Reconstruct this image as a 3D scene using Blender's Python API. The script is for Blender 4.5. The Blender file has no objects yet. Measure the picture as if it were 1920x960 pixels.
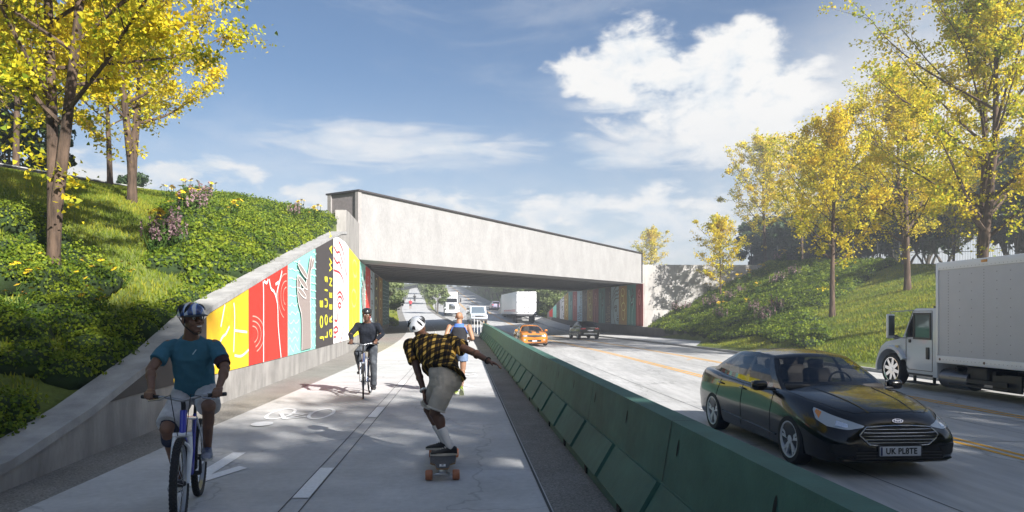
import bpy, bmesh, math, random
import numpy as np
from mathutils import Vector, Matrix, Quaternion
from mathutils.bvhtree import BVHTree
R = math.radians
random.seed(7)
rng = np.random.default_rng(7)
SC = bpy.context.scene
COL = SC.collection
HCAM = 1.65
FPX = 1280.0


def V(*a):
    return Vector(a)


def lerp(a, b, t):
    return a + (b - a) * t


def pchip(xs, ys):
    xs = np.array(xs, float)
    ys = np.array(ys, float)
    h = np.diff(xs)
    d = np.diff(ys) / h
    m = np.zeros(len(xs))
    m[0], m[-1] = d[0], d[-1]
    for i in range(1, len(xs) - 1):
        if d[i - 1] * d[i] > 0:
            w1, w2 = 2 * h[i] + h[i - 1], h[i] + 2 * h[i - 1]
            m[i] = (w1 + w2) / (w1 / d[i - 1] + w2 / d[i])

    def f(x):
        x = min(max(float(x), xs[0]), xs[-1])
        i = int(min(max(np.searchsorted(xs, x) - 1, 0), len(xs) - 2))
        t = (x - xs[i]) / h[i]
        return float((2 * t**3 - 3 * t**2 + 1) * ys[i] + (t**3 - 2 * t**2 + t) * h[i] * m[i]
                     + (-2 * t**3 + 3 * t**2) * ys[i + 1] + (t**3 - t**2) * h[i] * m[i + 1])
    return f


def lin(xs, ys):
    return lambda x: float(np.interp(x, xs, ys))


# ------------------------------------------------------------------ tagging
def tag(o, label=None, cat=None, group=None, kind=None):
    if label:
        o['label'] = label
    if cat:
        o['category'] = cat
    if group:
        o['group'] = group
    if kind:
        o['kind'] = kind
    return o


def thing(name, label, cat, loc=(0, 0, 0), rz=0, group=None, scale=1.0):
    o = bpy.data.objects.new(name, None)
    COL.objects.link(o)
    o.location = loc
    o.rotation_euler = (0, 0, rz)
    o.scale = (scale,) * 3
    o.empty_display_size = 0.2
    return tag(o, label, cat, group, 'thing')


def link_mesh(name, me, mats, parent=None):
    o = bpy.data.objects.new(name, me)
    for m in (mats if isinstance(mats, (list, tuple)) else [mats]):
        me.materials.append(m)
    COL.objects.link(o)
    if parent is not None:
        o.parent = parent
    return o


def copy_tree(root, loc, rz=0.0, scale=None, label=None, group=None):
    r = root.copy()
    COL.objects.link(r)
    r.location = loc
    r.rotation_euler = (0, 0, rz)
    if scale is not None:
        r.scale = scale if isinstance(scale, (tuple, list)) else (scale,) * 3
    if label:
        r['label'] = label
    if group:
        r['group'] = group
    for ch in list(root.children):
        c = ch.copy()
        COL.objects.link(c)
        c.parent = r
        for g in list(ch.children):
            d = g.copy()
            COL.objects.link(d)
            d.parent = c
    return r


# ------------------------------------------------------------------ mesh builder
class MB:
    def __init__(s):
        s.v, s.f, s.m = [], [], []

    def add(s, verts, faces, mi=0):
        b = len(s.v)
        s.v.extend([tuple(p) for p in verts])
        for f in faces:
            s.f.append([i + b for i in f])
            s.m.append(mi)
        return s

    def quad(s, a, b, c, d, mi=0):
        return s.add([a, b, c, d], [(0, 1, 2, 3)], mi)

    def box(s, c, size, rot=None, mi=0, taper=1.0):
        hx, hy, hz = [q / 2 for q in size]
        pts = []
        for z, k in ((-hz, 1), (hz, taper)):
            for x, y in ((-hx, -hy), (hx, -hy), (hx, hy), (-hx, hy)):
                pts.append(Vector((x * k, y * k, z)))
        if rot is not None:
            m = rot if isinstance(rot, Matrix) else Matrix.Rotation(rot, 3, 'Z')
            pts = [m @ p for p in pts]
        c = Vector(c)
        pts = [p + c for p in pts]
        return s.add(pts, [(3, 2, 1, 0), (4, 5, 6, 7), (0, 1, 5, 4), (1, 2, 6, 5), (2, 3, 7, 6), (3, 0, 4, 7)], mi)

    def rbox(s, c, size, r=0.02, rot=None, mi=0, seg=2):
        bm = bmesh.new()
        bmesh.ops.create_cube(bm, size=1.0)
        bmesh.ops.scale(bm, vec=size, verts=bm.verts)
        bmesh.ops.bevel(bm, geom=bm.edges[:] + bm.verts[:], offset=min(r, min(size) * .49), segments=seg, profile=.5, affect='EDGES')
        m = Matrix.Identity(3) if rot is None else (rot if isinstance(rot, Matrix) else Matrix.Rotation(rot, 3, 'Z'))
        c = Vector(c)
        s.bm(bm, lambda p: m @ p + c, mi)
        return s

    def bm(s, bm, fn=lambda p: p, mi=0):
        bm.verts.index_update()
        s.add([fn(v.co) for v in bm.verts], [[v.index for v in f.verts] for f in bm.faces], mi)
        bm.free()
        return s

    def tube(s, pts, rad, n=8, mi=0, cap=True):
        pts = [Vector(p) for p in pts]
        if not hasattr(rad, '__len__'):
            rad = [rad] * len(pts)
        rings, prev = [], None
        for i, p in enumerate(pts):
            a = pts[max(i - 1, 0)]
            b = pts[min(i + 1, len(pts) - 1)]
            d = (b - a)
            d = d.normalized() if d.length > 1e-9 else Vector((0, 0, 1))
            if prev is None:
                u = d.orthogonal().normalized()
            else:
                u = prev - d * prev.dot(d)
                u = u.normalized() if u.length > 1e-6 else d.orthogonal().normalized()
            prev = u
            w = d.cross(u)
            rings.append([p + (u * math.cos(2 * math.pi * k / n) + w * math.sin(2 * math.pi * k / n)) * rad[i] for k in range(n)])
        v = [q for r_ in rings for q in r_]
        f = []
        for i in range(len(pts) - 1):
            for k in range(n):
                k2 = (k + 1) % n
                f.append((i * n + k, i * n + k2, (i + 1) * n + k2, (i + 1) * n + k))
        if cap:
            f.append(tuple(reversed(range(n))))
            f.append(tuple(range((len(pts) - 1) * n, len(pts) * n)))
        return s.add(v, f, mi)

    def lathe(s, prof, n=24, fn=lambda p: p, mi=0, closed=False):
        """prof: (radius, height) pairs turned about local Z; fn maps the points."""
        v, f = [], []
        m = len(prof)
        for k in range(n):
            a = 2 * math.pi * k / n
            for r_, h in prof:
                v.append(fn(Vector((r_ * math.cos(a), r_ * math.sin(a), h))))
        for k in range(n):
            k2 = (k + 1) % n
            for i in range(m if closed else m - 1):
                j = (i + 1) % m
                f.append((k * m + i, k2 * m + i, k2 * m + j, k * m + j))
        return s.add(v, f, mi)

    def prism(s, poly, fn, h0, h1, mi=0):
        """poly: 2-D outline; fn(a, b, h) -> point."""
        n = len(poly)
        v = [fn(a, b, h0) for a, b in poly] + [fn(a, b, h1) for a, b in poly]
        f = [tuple(reversed(range(n))), tuple(range(n, 2 * n))]
        for i in range(n):
            j = (i + 1) % n
            f.append((i, j, n + j, n + i))
        return s.add(v, f, mi)

    def grid(s, rows, mi=0, closed=False):
        """rows: list of equal-length point lists."""
        n = len(rows[0])
        v = [p for r_ in rows for p in r_]
        f = []
        for i in range(len(rows) - 1):
            for k in range(n if closed else n - 1):
                k2 = (k + 1) % n
                f.append((i * n + k, i * n + k2, (i + 1) * n + k2, (i + 1) * n + k))
        return s.add(v, f, mi)

    def ellipsoid(s, c, r, rot=None, nu=16, nv=10, mi=0):
        c = Vector(c)
        m = rot if rot is not None else Matrix.Identity(3)
        v, f = [], []
        for j in range(1, nv):
            th = math.pi * j / nv
            for i in range(nu):
                ph = 2 * math.pi * i / nu
                v.append(c + m @ Vector((r[0] * math.sin(th) * math.cos(ph), r[1] * math.sin(th) * math.sin(ph), r[2] * math.cos(th))))
        top, bot = len(v), len(v) + 1
        v += [c + m @ Vector((0, 0, r[2])), c + m @ Vector((0, 0, -r[2]))]
        for j in range(nv - 2):
            for i in range(nu):
                i2 = (i + 1) % nu
                f.append((j * nu + i, (j + 1) * nu + i, (j + 1) * nu + i2, j * nu + i2))
        for i in range(nu):
            i2 = (i + 1) % nu
            f.append((top, i, i2))
            f.append((bot, (nv - 2) * nu + i2, (nv - 2) * nu + i))
        return s.add(v, f, mi)

    def mesh(s, name, smooth=None, fix=False):
        me = bpy.data.meshes.new(name)
        me.from_pydata(s.v, [], s.f)
        if any(s.m):
            me.polygons.foreach_set('material_index', s.m)
        if fix:
            bm = bmesh.new()
            bm.from_mesh(me)
            bmesh.ops.recalc_face_normals(bm, faces=bm.faces)
            bm.to_mesh(me)
            bm.free()
        if smooth is not None:
            me.polygons.foreach_set('use_smooth', [True] * len(me.polygons))
            me.set_sharp_from_angle(angle=R(smooth))
        me.update()
        return me

    def build(s, name, mats, parent=None, smooth=None, fix=False):
        return link_mesh(name, s.mesh(name, smooth, fix), mats, parent)


def quads_mesh(name, P):
    """P: (n,4,3) array -> mesh of loose quads."""
    n = len(P)
    me = bpy.data.meshes.new(name)
    me.vertices.add(n * 4)
    me.vertices.foreach_set('co', np.ascontiguousarray(P, dtype=np.float32).reshape(-1))
    me.loops.add(n * 4)
    me.loops.foreach_set('vertex_index', np.arange(n * 4, dtype=np.int32))
    me.polygons.add(n)
    me.polygons.foreach_set('loop_start', np.arange(0, n * 4, 4, dtype=np.int32))
    me.update(calc_edges=True)
    return me


def leaf_quads(pos, size, up=0.3, aspect=0.75, jit=0.35, nrm=None, fan=False):
    """Rhomb leaves at pos (n,3); random tilt, biased towards nrm when given."""
    n = len(pos)
    d = rng.normal(size=(n, 3))
    if nrm is not None:
        d = d * (1 - up) + nrm * up * 2.2
    else:
        d[:, 2] += up * 2
    d /= np.linalg.norm(d, axis=1, keepdims=True) + 1e-9
    a = np.cross(d, rng.normal(size=(n, 3)))
    a /= np.linalg.norm(a, axis=1, keepdims=True) + 1e-9
    b = np.cross(d, a)
    sz = size * (1 + jit * rng.uniform(-1, 1, size=(n, 1)))
    L = a * sz * .5
    W = b * sz * .5 * aspect
    if fan:
        return np.stack([pos - L, pos + W * 1.15 + L * .42, pos + L * .72, pos - W * 1.15 + L * .42], axis=1)
    return np.stack([pos - L, pos + W - L * .1, pos + L, pos - W - L * .1], axis=1)


# ------------------------------------------------------------------ materials
MATS = {}


def mat(name, base=(.5, .5, .5), rough=.6, metal=0.0, spec=.5, coat=0.0, var=None, var2=None, bump=None, emit=None,
        alpha=None, trans=0.0, stretch=None, ior=1.5, crack=None):
    """var = (scale, dark factor 0..1[, second colour]); bump = (scale, strength)."""
    if name in MATS:
        return MATS[name]
    m = bpy.data.materials.new(name)
    m.use_nodes = True
    nt = m.node_tree
    b = nt.nodes['Principled BSDF']
    b.inputs['Base Color'].default_value = (*base, 1)
    b.inputs['Roughness'].default_value = rough
    b.inputs['Metallic'].default_value = metal
    b.inputs['Specular IOR Level'].default_value = spec
    b.inputs['IOR'].default_value = ior
    b.inputs['Coat Weight'].default_value = coat
    b.inputs['Coat Roughness'].default_value = .03
    if trans:
        b.inputs['Transmission Weight'].default_value = trans
    if alpha is not None:
        b.inputs['Alpha'].default_value = alpha
    if emit:
        b.inputs['Emission Color'].default_value = (*emit[0], 1)
        b.inputs['Emission Strength'].default_value = emit[1]
    if var or bump:
        tc = nt.nodes.new('ShaderNodeTexCoord')
        src = tc.outputs['Object']
        if stretch:
            mp = nt.nodes.new('ShaderNodeMapping')
            mp.inputs['Scale'].default_value = stretch
            nt.links.new(src, mp.inputs['Vector'])
            src = mp.outputs['Vector']
    if var:
        cur = None
        for k, vv in enumerate([var] + ([var2] if var2 else [])):
            nz = nt.nodes.new('ShaderNodeTexNoise')
            nz.inputs['Scale'].default_value = vv[0]
            nz.inputs['Detail'].default_value = 6
            nz.inputs['Roughness'].default_value = .6
            nt.links.new(src, nz.inputs['Vector'])
            rp = nt.nodes.new('ShaderNodeValToRGB')
            rp.color_ramp.elements[0].position = .32
            rp.color_ramp.elements[1].position = .68
            c2 = vv[2] if len(vv) > 2 else tuple(min(1, c * 1) for c in base)
            dk = tuple(c * (1 - vv[1]) for c in base)
            if k == 0:
                rp.color_ramp.elements[0].color = (*dk, 1)
                rp.color_ramp.elements[1].color = (*c2, 1)
                nt.links.new(nz.outputs['Fac'], rp.inputs['Fac'])
                cur = rp.outputs['Color']
            else:
                rp.color_ramp.elements[0].color = (1 - vv[1],) * 3 + (1,)
                rp.color_ramp.elements[1].color = (1, 1, 1, 1)
                nt.links.new(nz.outputs['Fac'], rp.inputs['Fac'])
                mx = nt.nodes.new('ShaderNodeMix')
                mx.data_type = 'RGBA'
                mx.blend_type = 'MULTIPLY'
                mx.inputs['Factor'].default_value = 1
                nt.links.new(cur, mx.inputs['A'])
                nt.links.new(rp.outputs['Color'], mx.inputs['B'])
                cur = mx.outputs['Result']
        if crack:
            # hairline cracks and a few blotchy stains, fixed to the slab
            wob = nt.nodes.new('ShaderNodeTexNoise')
            wob.inputs['Scale'].default_value = 1.6
            wob.inputs['Detail'].default_value = 5
            nt.links.new(tc.outputs['Object'], wob.inputs['Vector'])
            vm = nt.nodes.new('ShaderNodeVectorMath')
            vm.operation = 'MULTIPLY_ADD'
            vm.inputs[1].default_value = (.9, .9, .9)
            nt.links.new(wob.outputs['Color'], vm.inputs[0])
            nt.links.new(tc.outputs['Object'], vm.inputs[2])
            vo = nt.nodes.new('ShaderNodeTexVoronoi')
            vo.feature = 'DISTANCE_TO_EDGE'
            vo.inputs['Scale'].default_value = crack[0]
            nt.links.new(vm.outputs[0], vo.inputs['Vector'])
            mr = nt.nodes.new('ShaderNodeMapRange')
            mr.inputs['From Min'].default_value = 0
            mr.inputs['From Max'].default_value = crack[1]
            mr.inputs['To Min'].default_value = crack[2]
            mr.inputs['To Max'].default_value = 1
            nt.links.new(vo.outputs['Distance'], mr.inputs['Value'])
            stn = nt.nodes.new('ShaderNodeTexNoise')
            stn.inputs['Scale'].default_value = .9
            stn.inputs['Detail'].default_value = 7
            stn.inputs['Roughness'].default_value = .7
            nt.links.new(tc.outputs['Object'], stn.inputs['Vector'])
            sr = nt.nodes.new('ShaderNodeMapRange')
            sr.inputs['From Min'].default_value = .60
            sr.inputs['From Max'].default_value = .72
            sr.inputs['To Min'].default_value = 1
            sr.inputs['To Max'].default_value = crack[3]
            nt.links.new(stn.outputs['Fac'], sr.inputs['Value'])
            pm_ = nt.nodes.new('ShaderNodeMath')
            pm_.operation = 'MULTIPLY'
            nt.links.new(mr.outputs[0], pm_.inputs[0])
            nt.links.new(sr.outputs[0], pm_.inputs[1])
            mx = nt.nodes.new('ShaderNodeMix')
            mx.data_type = 'RGBA'
            mx.blend_type = 'MULTIPLY'
            mx.inputs['Factor'].default_value = 1
            nt.links.new(cur, mx.inputs['A'])
            nt.links.new(pm_.outputs[0], mx.inputs['B'])
            cur = mx.outputs['Result']
        nt.links.new(cur, b.inputs['Base Color'])
    if bump:
        nz = nt.nodes.new('ShaderNodeTexNoise')
        nz.inputs['Scale'].default_value = bump[0]
        nz.inputs['Detail'].default_value = 5
        nt.links.new(src, nz.inputs['Vector'])
        bp = nt.nodes.new('ShaderNodeBump')
        bp.inputs['Strength'].default_value = bump[1]
        bp.inputs['Distance'].default_value = .02
        nt.links.new(nz.outputs['Fac'], bp.inputs['Height'])
        nt.links.new(bp.outputs['Normal'], b.inputs['Normal'])
    MATS[name] = m
    return m


def leaf_mat(name, c1, c2, c3=None, trans=.35, clump=.6, rough=.55, spec=.2):
    """Leaf: colour by random-per-leaf and by clump noise, diffuse + translucent."""
    m = bpy.data.materials.new(name)
    m.use_nodes = True
    nt = m.node_tree
    nt.nodes.clear()
    out = nt.nodes.new('ShaderNodeOutputMaterial')
    geo = nt.nodes.new('ShaderNodeNewGeometry')
    tc = nt.nodes.new('ShaderNodeTexCoord')
    nz = nt.nodes.new('ShaderNodeTexNoise')
    nz.inputs['Scale'].default_value = clump
    nz.inputs['Detail'].default_value = 3
    nt.links.new(tc.outputs['Object'], nz.inputs['Vector'])
    ad = nt.nodes.new('ShaderNodeMath')
    ad.operation = 'MULTIPLY_ADD'
    ad.inputs[1].default_value = .55
    nt.links.new(geo.outputs['Random Per Island'], ad.inputs[0])
    mm = nt.nodes.new('ShaderNodeMath')
    mm.operation = 'MULTIPLY_ADD'
    mm.inputs[1].default_value = 1.5
    mm.inputs[2].default_value = -.52
    nt.links.new(nz.outputs['Fac'], mm.inputs[0])
    nt.links.new(mm.outputs[0], ad.inputs[2])
    rp = nt.nodes.new('ShaderNodeValToRGB')
    rp.color_ramp.elements[0].color = (*c1, 1)
    rp.color_ramp.elements[0].position = .15
    rp.color_ramp.elements[1].color = (*c2, 1)
    rp.color_ramp.elements[1].position = .85
    if c3:
        e = rp.color_ramp.elements.new(.5)
        e.color = (*c3, 1)
    nt.links.new(ad.outputs[0], rp.inputs['Fac'])
    b = nt.nodes.new('ShaderNodeBsdfPrincipled')
    b.inputs['Roughness'].default_value = rough
    b.inputs['Specular IOR Level'].default_value = spec
    nt.links.new(rp.outputs['Color'], b.inputs['Base Color'])
    tr = nt.nodes.new('ShaderNodeBsdfTranslucent')
    nt.links.new(rp.outputs['Color'], tr.inputs['Color'])
    mx = nt.nodes.new('ShaderNodeMixShader')
    mx.inputs[0].default_value = trans
    nt.links.new(b.outputs[0], mx.inputs[1])
    nt.links.new(tr.outputs[0], mx.inputs[2])
    nt.links.new(mx.outputs[0], out.inputs['Surface'])
    MATS[name] = m
    return m


WHITE_PAINT = mat('white_road_paint', (.86, .87, .88), .7, var=(30, .16))
YELLOW_PAINT = mat('yellow_road_paint', (.75, .38, .03), .7, var=(30, .2))
CHROME = mat('chrome', (.75, .75, .76), .12, 1.0)
RUBBER = mat('tyre_rubber', (.022, .022, .024), .75, var=(30, .3))
BLACK_PLASTIC = mat('black_plastic', (.018, .018, .02), .45)
DARK_STEEL = mat('dark_steel', (.03, .03, .033), .5, .3)
ALLOY = mat('alloy_metal', (.62, .63, .65), .32, .45)


def text_mesh(txt, size, extrude=0.004, bold=0.0, align='CENTER', spacing=1.0):
    cu = bpy.data.curves.new('lettering', 'FONT')
    cu.body = txt
    cu.size = size
    cu.extrude = extrude
    cu.offset = bold
    cu.align_x = align
    cu.align_y = 'CENTER'
    cu.space_character = spacing
    o = bpy.data.objects.new('lettering_tmp', cu)
    COL.objects.link(o)
    bpy.context.view_layer.update()
    me = bpy.data.meshes.new_from_object(o.evaluated_get(bpy.context.evaluated_depsgraph_get()))
    bpy.data.objects.remove(o)
    bpy.data.curves.remove(cu)
    return me


def eval_modifiers(o):
    dg = bpy.context.evaluated_depsgraph_get()
    dg.update()
    me = bpy.data.meshes.new_from_object(o.evaluated_get(dg))
    o.modifiers.clear()
    old = o.data
    o.data = me
    bpy.data.meshes.remove(old)
    return o
# ================================================================== alignment of the place
def ax(y):
    if y < 30:
        e = 0.0
    elif y < 72:
        e = -.0012 * (y - 30)**2
    elif y < 110:
        e = -2.117 - .1008 * (y - 72)
    elif y < 130:
        e = -5.947 - .1008 * (y - 110) + .0009 * (y - 110)**2
    else:
        e = -7.603 - .0648 * (y - 130)
    return -.0727 * y + e


def zp(y):
    if y < 8:
        return 0.0
    if y < 160:
        return .00023 * (y - 8)**2
    return 5.314 + .07 * (min(y, 262) - 160)


def zr(y, s):
    b = -.3 - .0167 * (min(max(s, 2), 16) - 2)
    if y > 50:
        b += .0012 * max(0, y - 70)**2 if y < 108 else 1.733 + .075 * (min(y, 262) - 108)
    return b


def P(s, y, z):
    return Vector((ax(y) + s, y, z))


_wx = lin([-14, 2, 6.4, 9, 13, 20, 29, 36, 48, 61, 66, 120], [-3.55, -4.4, -4.8, -5.1, -5.5, -6.1, -6.95, -8.06, -9.6, -11.0, -11.6, -18])


def xw(y):
    return _wx(y)


zw = lin([-14, 4, 6.5, 8.07, 10.3, 12.2, 20, 25.4, 27, 28.4], [.12, .16, .27, .57, 1.15, 1.81, 3.55, 4.67, 4.98, 5.15])


def wall_top(y):
    if y < 28.4:
        return zw(y)
    return 6.05 + (y - 28.4) * .06


def ray_wall(px, fx, y0, y1):
    r = (px - 960) / FPX
    a, b = y0, y1
    for _ in range(50):
        m = (a + b) / 2
        if (fx(m) - r * m) * (fx(a) - r * a) <= 0:
            b = m
        else:
            a = m
    return (a + b) / 2


XTOP_L = -17.5
zbL = lin([-14, 4, 6.5, 8, 10.3, 12.2, 20, 25.4, 28.4, 36, 50, 61, 66, 110], [.05, .1, .15, .45, 1.0, 1.68, 3.4, 4.5, 5.5, 5.9, 5.9, 3.0, .9, 2.5])


def ztL(y):
    if y < 50:
        return min(max(6.6 + .09 * (y - 23), 5.0), 7.5)
    if y < 66:
        return lerp(7.5, zp(66) + 1.4, (y - 50) / 16)
    return zp(y) + 1.4


def xtopL(y):
    return XTOP_L if y < 61 else min(XTOP_L, xw(66) + (ax(y) - ax(66)) - 6)


def bankL(y, x):
    b = xw(y) - .4 if y < 66 else ax(y) - 5.0
    lo = zbL(y) if y < 66 else zp(y) - .02
    t = min(max((b - x) / (b - xtopL(y)), 0), 1)
    return lerp(lo, ztL(y), t + .12 * math.sin(math.pi * t) * (1 if y < 40 else 0))


xr_ = lambda y: 13.3 - .2037 * (y - 70)
_st = lin([-30, 44, 56], [17, 17, 20.5])


def sRtoe(y):
    if y < 56:
        return _st(y)
    if y < 70:
        return lerp(20.5, xr_(70) - ax(70) + .25, (y - 56) / 14)
    if y < 108:
        return xr_(y) - ax(y) + .25
    return max(xr_(108) - ax(108) + .25, 19)


sRtop = lin([-30, 45, 70, 97, 110, 200], [33, 33, 34, 34, 30, 28])


def ztR(y):
    if y < 100:
        return float(np.interp(y, [-30, 45, 70, 100], [4.9, 4.9, 6.9, 7.2]))
    return float(np.interp(y, [100, 120], [7.2, zr(120, 16) + 5])) if y < 120 else zr(y, 16) + 5


def bankR(y, s):
    a, b = sRtoe(y), sRtop(y)
    lo = zr(y, 16) + .12 + (.45 if 52 < y < 98 else 0)
    t = min(max((s - a) / (b - a), 0), 1)
    if 71.5 < y < 97:
        t = 1 if s > a else 0
    return lerp(lo, ztR(y), t)


# ================================================================== materials of the setting
CONC = mat('path_concrete', (.52, .518, .517), .85, var=(1.3, .16, (.565, .563, .562)), var2=(14, .14), bump=(60, .15), crack=(.28, .006, .72, .84))
ROADC = mat('road_concrete', (.50, .495, .485), .6, var=(1.1, .26, (.55, .54, .53)), var2=(7, .24), bump=(45, .15), stretch=(1, .12, 1), crack=(.22, .007, .55, .74))
GRAVEL = mat('fine_gravel', (.27, .255, .23), .95, var=(55, .55, (.38, .36, .33)), var2=(1.2, .25), bump=(60, .7))
WALLC = mat('cast_concrete', (.33, .315, .30), .85, var=(2.2, .34, (.39, .37, .35)), var2=(9, .15), bump=(30, .2), stretch=(1, 1, .35))
COPE = mat('coping_concrete', (.34, .335, .33), .85, var=(3, .26, (.39, .385, .38)), bump=(40, .2))
FASCIA = mat('fascia_concrete', (.292, .286, .284), .85, var=(1.2, .12, (.318, .312, .310)), var2=(11, .17), bump=(26, .4), stretch=(1, 1, .5))
FLANGE = mat('flange_dark_metal', (.045, .04, .042), .6, var=(6, .3))
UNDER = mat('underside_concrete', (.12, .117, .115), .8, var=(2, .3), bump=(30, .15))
PARCH = mat('end_panel_concrete', (.25, .22, .22), .85, var=(7, .3), bump=(40, .3))
DARKCONC = mat('dark_concrete', (.085, .08, .078), .8, var=(2, .35), bump=(40, .2), stretch=(1, 1, .5))
JOINT = mat('joint_dark', (.06, .06, .06), .9)
GREENB = mat('green_painted_concrete', (.054, .150, .116), .75, var=(1.3, .18, (.060, .168, .130)), var2=(5, .22), bump=(50, .12))
GREENDK = mat('slot_dark', (.006, .012, .01), .9)
SOIL = mat('ground_soil_grass', (.13, .18, .03), .95, var=(1.1, .35, (.18, .22, .04)), var2=(12, .4), bump=(18, .6))

# ------------------------------------------------------------------ ground sheet
ys = list(np.arange(-40, 130, 1.0)) + list(np.arange(130, 270, 5.0)) + [300, 400, 600, 900]
rows = []
for y in ys:
    yc = min(y, 262)
    xl = xw(y) - .4 if y < 66 else ax(yc) - 5.0
    lo = zbL(y) if y < 66 else zp(yc) - .02
    a = ax(yc)
    row = [(-900, y, ztL(yc)), (-90, y, ztL(yc)), (-35, y, ztL(yc) + (.1 if y < 50 else 0))]
    xt = xtopL(yc)
    for k in range(10):
        x = lerp(xt, xl, k / 9)
        row.append((x, y, bankL(yc, x)))
    row.append((xl + .05, y, zp(yc) - .16 if y < 66 else lo))
    row.append((a - 3.0, y, zp(yc) - .13))
    row.append((a + 1.2, y, zp(yc) - .13))
    row.append((a + 1.9, y, zr(yc, 2) - .14))
    row.append((a + 16.3, y, zr(yc, 16) - .14))
    st, sp = sRtoe(yc), sRtop(yc)
    row.append((a + st - .3, y, zr(yc, 16) - .05))
    for k in range(10):
        s = lerp(st, sp, max(k / 9, .005))
        row.append((a + s, y, bankR(yc, s)))
    row += [(a + sp + 20, y, ztR(yc) + .1), (a + 120, y, ztR(yc)), (900, y, ztR(yc))]
    rows.append(row)
tag(MB().grid(rows).build('ground', SOIL, None, 60), kind='structure')


def strip(name, f0, f1, zf, y0, y1, m, step=1.0, parent=None, n=1, kind='structure'):
    b = MB()
    N = max(1, int(round((y1 - y0) / step)))
    rows = []
    for i in range(N + 1):
        y = lerp(y0, y1, i / N)
        rows.append([P(lerp(f0(y), f1(y), k / n), y, zf(y, lerp(f0(y), f1(y), k / n))) for k in range(n + 1)])
    b.grid(rows)
    o = b.build(name, m, parent)
    if parent is None and kind:
        o['kind'] = kind
    return o


c_ = lambda v: (lambda y: v)
path_l = lin([-14, 9, 22, 40, 61, 75, 262], [-3.68, -3.75, -3.5, -3.55, -3.75, -3.75, -3.75])
path = strip('bike_path', path_l, c_(.77), lambda y, s: zp(y), -14, 262, CONC)
strip('gravel_strip', lambda y: (xw(y) - ax(y) - .05) if y < 64 else -5.0, path_l, lambda y, s: zp(y) - .012, -14, 200, GRAVEL)
strip('gravel_strip', c_(.77), c_(1.45), lambda y, s: zp(y) - .012, -14, 200, GRAVEL)
road = strip('road', c_(1.98), c_(16.0), lambda y, s: zr(y, s), -30, 262, ROADC, n=4)

# joints of the path, scored lines
b = MB()
for s0 in (-1.545, -1.375):
    rows = [[P(s0 - .006, y, zp(y) + .004), P(s0 + .006, y, zp(y) + .004)] for y in np.arange(-12, 75, 1.0)]
    b.grid(rows)
for s0 in (.745,):
    rows = [[P(s0 - .012, y, zp(y) + .004), P(s0 + .012, y, zp(y) + .004)] for y in np.arange(-12, 75, 1.0)]
    b.grid(rows)
b.build('joint', JOINT, path)
b = MB()
for y in np.arange(3.9, 60, 3.4):
    b.quad(P(path_l(y), y, zp(y) + .006), P(.77, y, zp(y) + .006), P(.77, y + .006, zp(y) + .006), P(path_l(y), y + .006, zp(y) + .006))
b.build('joint', mat('joint_faint', (.34, .33, .32), .9), path)
for y in [6.16 + 4.9 * k for k in range(0, 22)]:
    b = MB()
    b.quad(P(-1.535, y, zp(y) + .008), P(-1.385, y, zp(y) + .008), P(-1.385, y + 1.22, zp(y + 1.22) + .008), P(-1.535, y + 1.22, zp(y + 1.22) + .008))
    b.build('centre_dash', WHITE_PAINT, path)


def ring(b, cx, cy, rx, ry, w, fn, n=36):
    rows = []
    for k in range(n + 1):
        a = 2 * math.pi * k / n
        rows.append([fn(cx + math.cos(a) * rx, cy + math.sin(a) * ry), fn(cx + math.cos(a) * (rx - w), cy + math.sin(a) * (ry - w * 1.9))])
    b.grid(rows)


def ribbon(b, pts, w, fn):
    for (x0, y0), (x1, y1) in zip(pts[:-1], pts[1:]):
        dx, dy = x1 - x0, y1 - y0
        L = math.hypot(dx, dy) + 1e-9
        ux, uy = -dy / L * w / 2, dx / L * w / 2
        b.quad(fn(x0 + ux, y0 + uy), fn(x0 - ux, y0 - uy), fn(x1 - ux, y1 - uy), fn(x1 + ux, y1 + uy))


def bike_symbol(s0, y0, sgn):
    b = MB()
    lift = [.008]
    fn = lambda u, v: P(s0 + sgn * u, y0 + sgn * v, zp(y0 + sgn * v) + lift[0])
    ring(b, -.34, 0, .215, .64, .055, fn)
    ring(b, .34, 0, .205, .62, .055, fn)
    lift[0] = .010
    ribbon(b, [(-.34, 0), (-.12, -.62)], .07, fn)
    lift[0] = .012
    ribbon(b, [(-.12, -.62), (.16, -.36)], .06, fn)
    lift[0] = .014
    ribbon(b, [(-.14, -.60), (.16, .10)], .05, fn)
    lift[0] = .016
    ribbon(b, [(-.34, -.02), (.12, -.05)], .05, fn)
    rows = [[fn(-.33, -1.12)] * 2]
    n = 24
    v = [fn(-.33 + .16 * math.cos(2 * math.pi * k / n), -1.12 + .22 * math.sin(2 * math.pi * k / n)) for k in range(n)]
    b.add(v, [tuple(range(n))])
    b.build('bike_symbol', WHITE_PAINT, path)


bike_symbol(-2.70, 11.45, 1)
bike_symbol(-.15, 18.6, -1)


def arrow(s0, y0, sgn, L=1.75):
    b = MB()
    fn = lambda u, v: P(s0 + sgn * u, y0 + sgn * v, zp(y0 + sgn * v) + .008)
    b.add([fn(-.08, .55), fn(.08, .42), fn(.08, L), fn(-.08, L)], [(0, 1, 2, 3)])
    b.add([fn(0, 0), fn(.36, .92), fn(.24, 1.02), fn(0, .42), fn(-.24, 1.02), fn(-.36, .92)], [(0, 1, 2, 3), (0, 3, 4, 5)])
    b.build('arrow_marking', WHITE_PAINT, path)


arrow(-2.68, 6.45, 1)
arrow(-.05, 16.6, -1)

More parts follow.
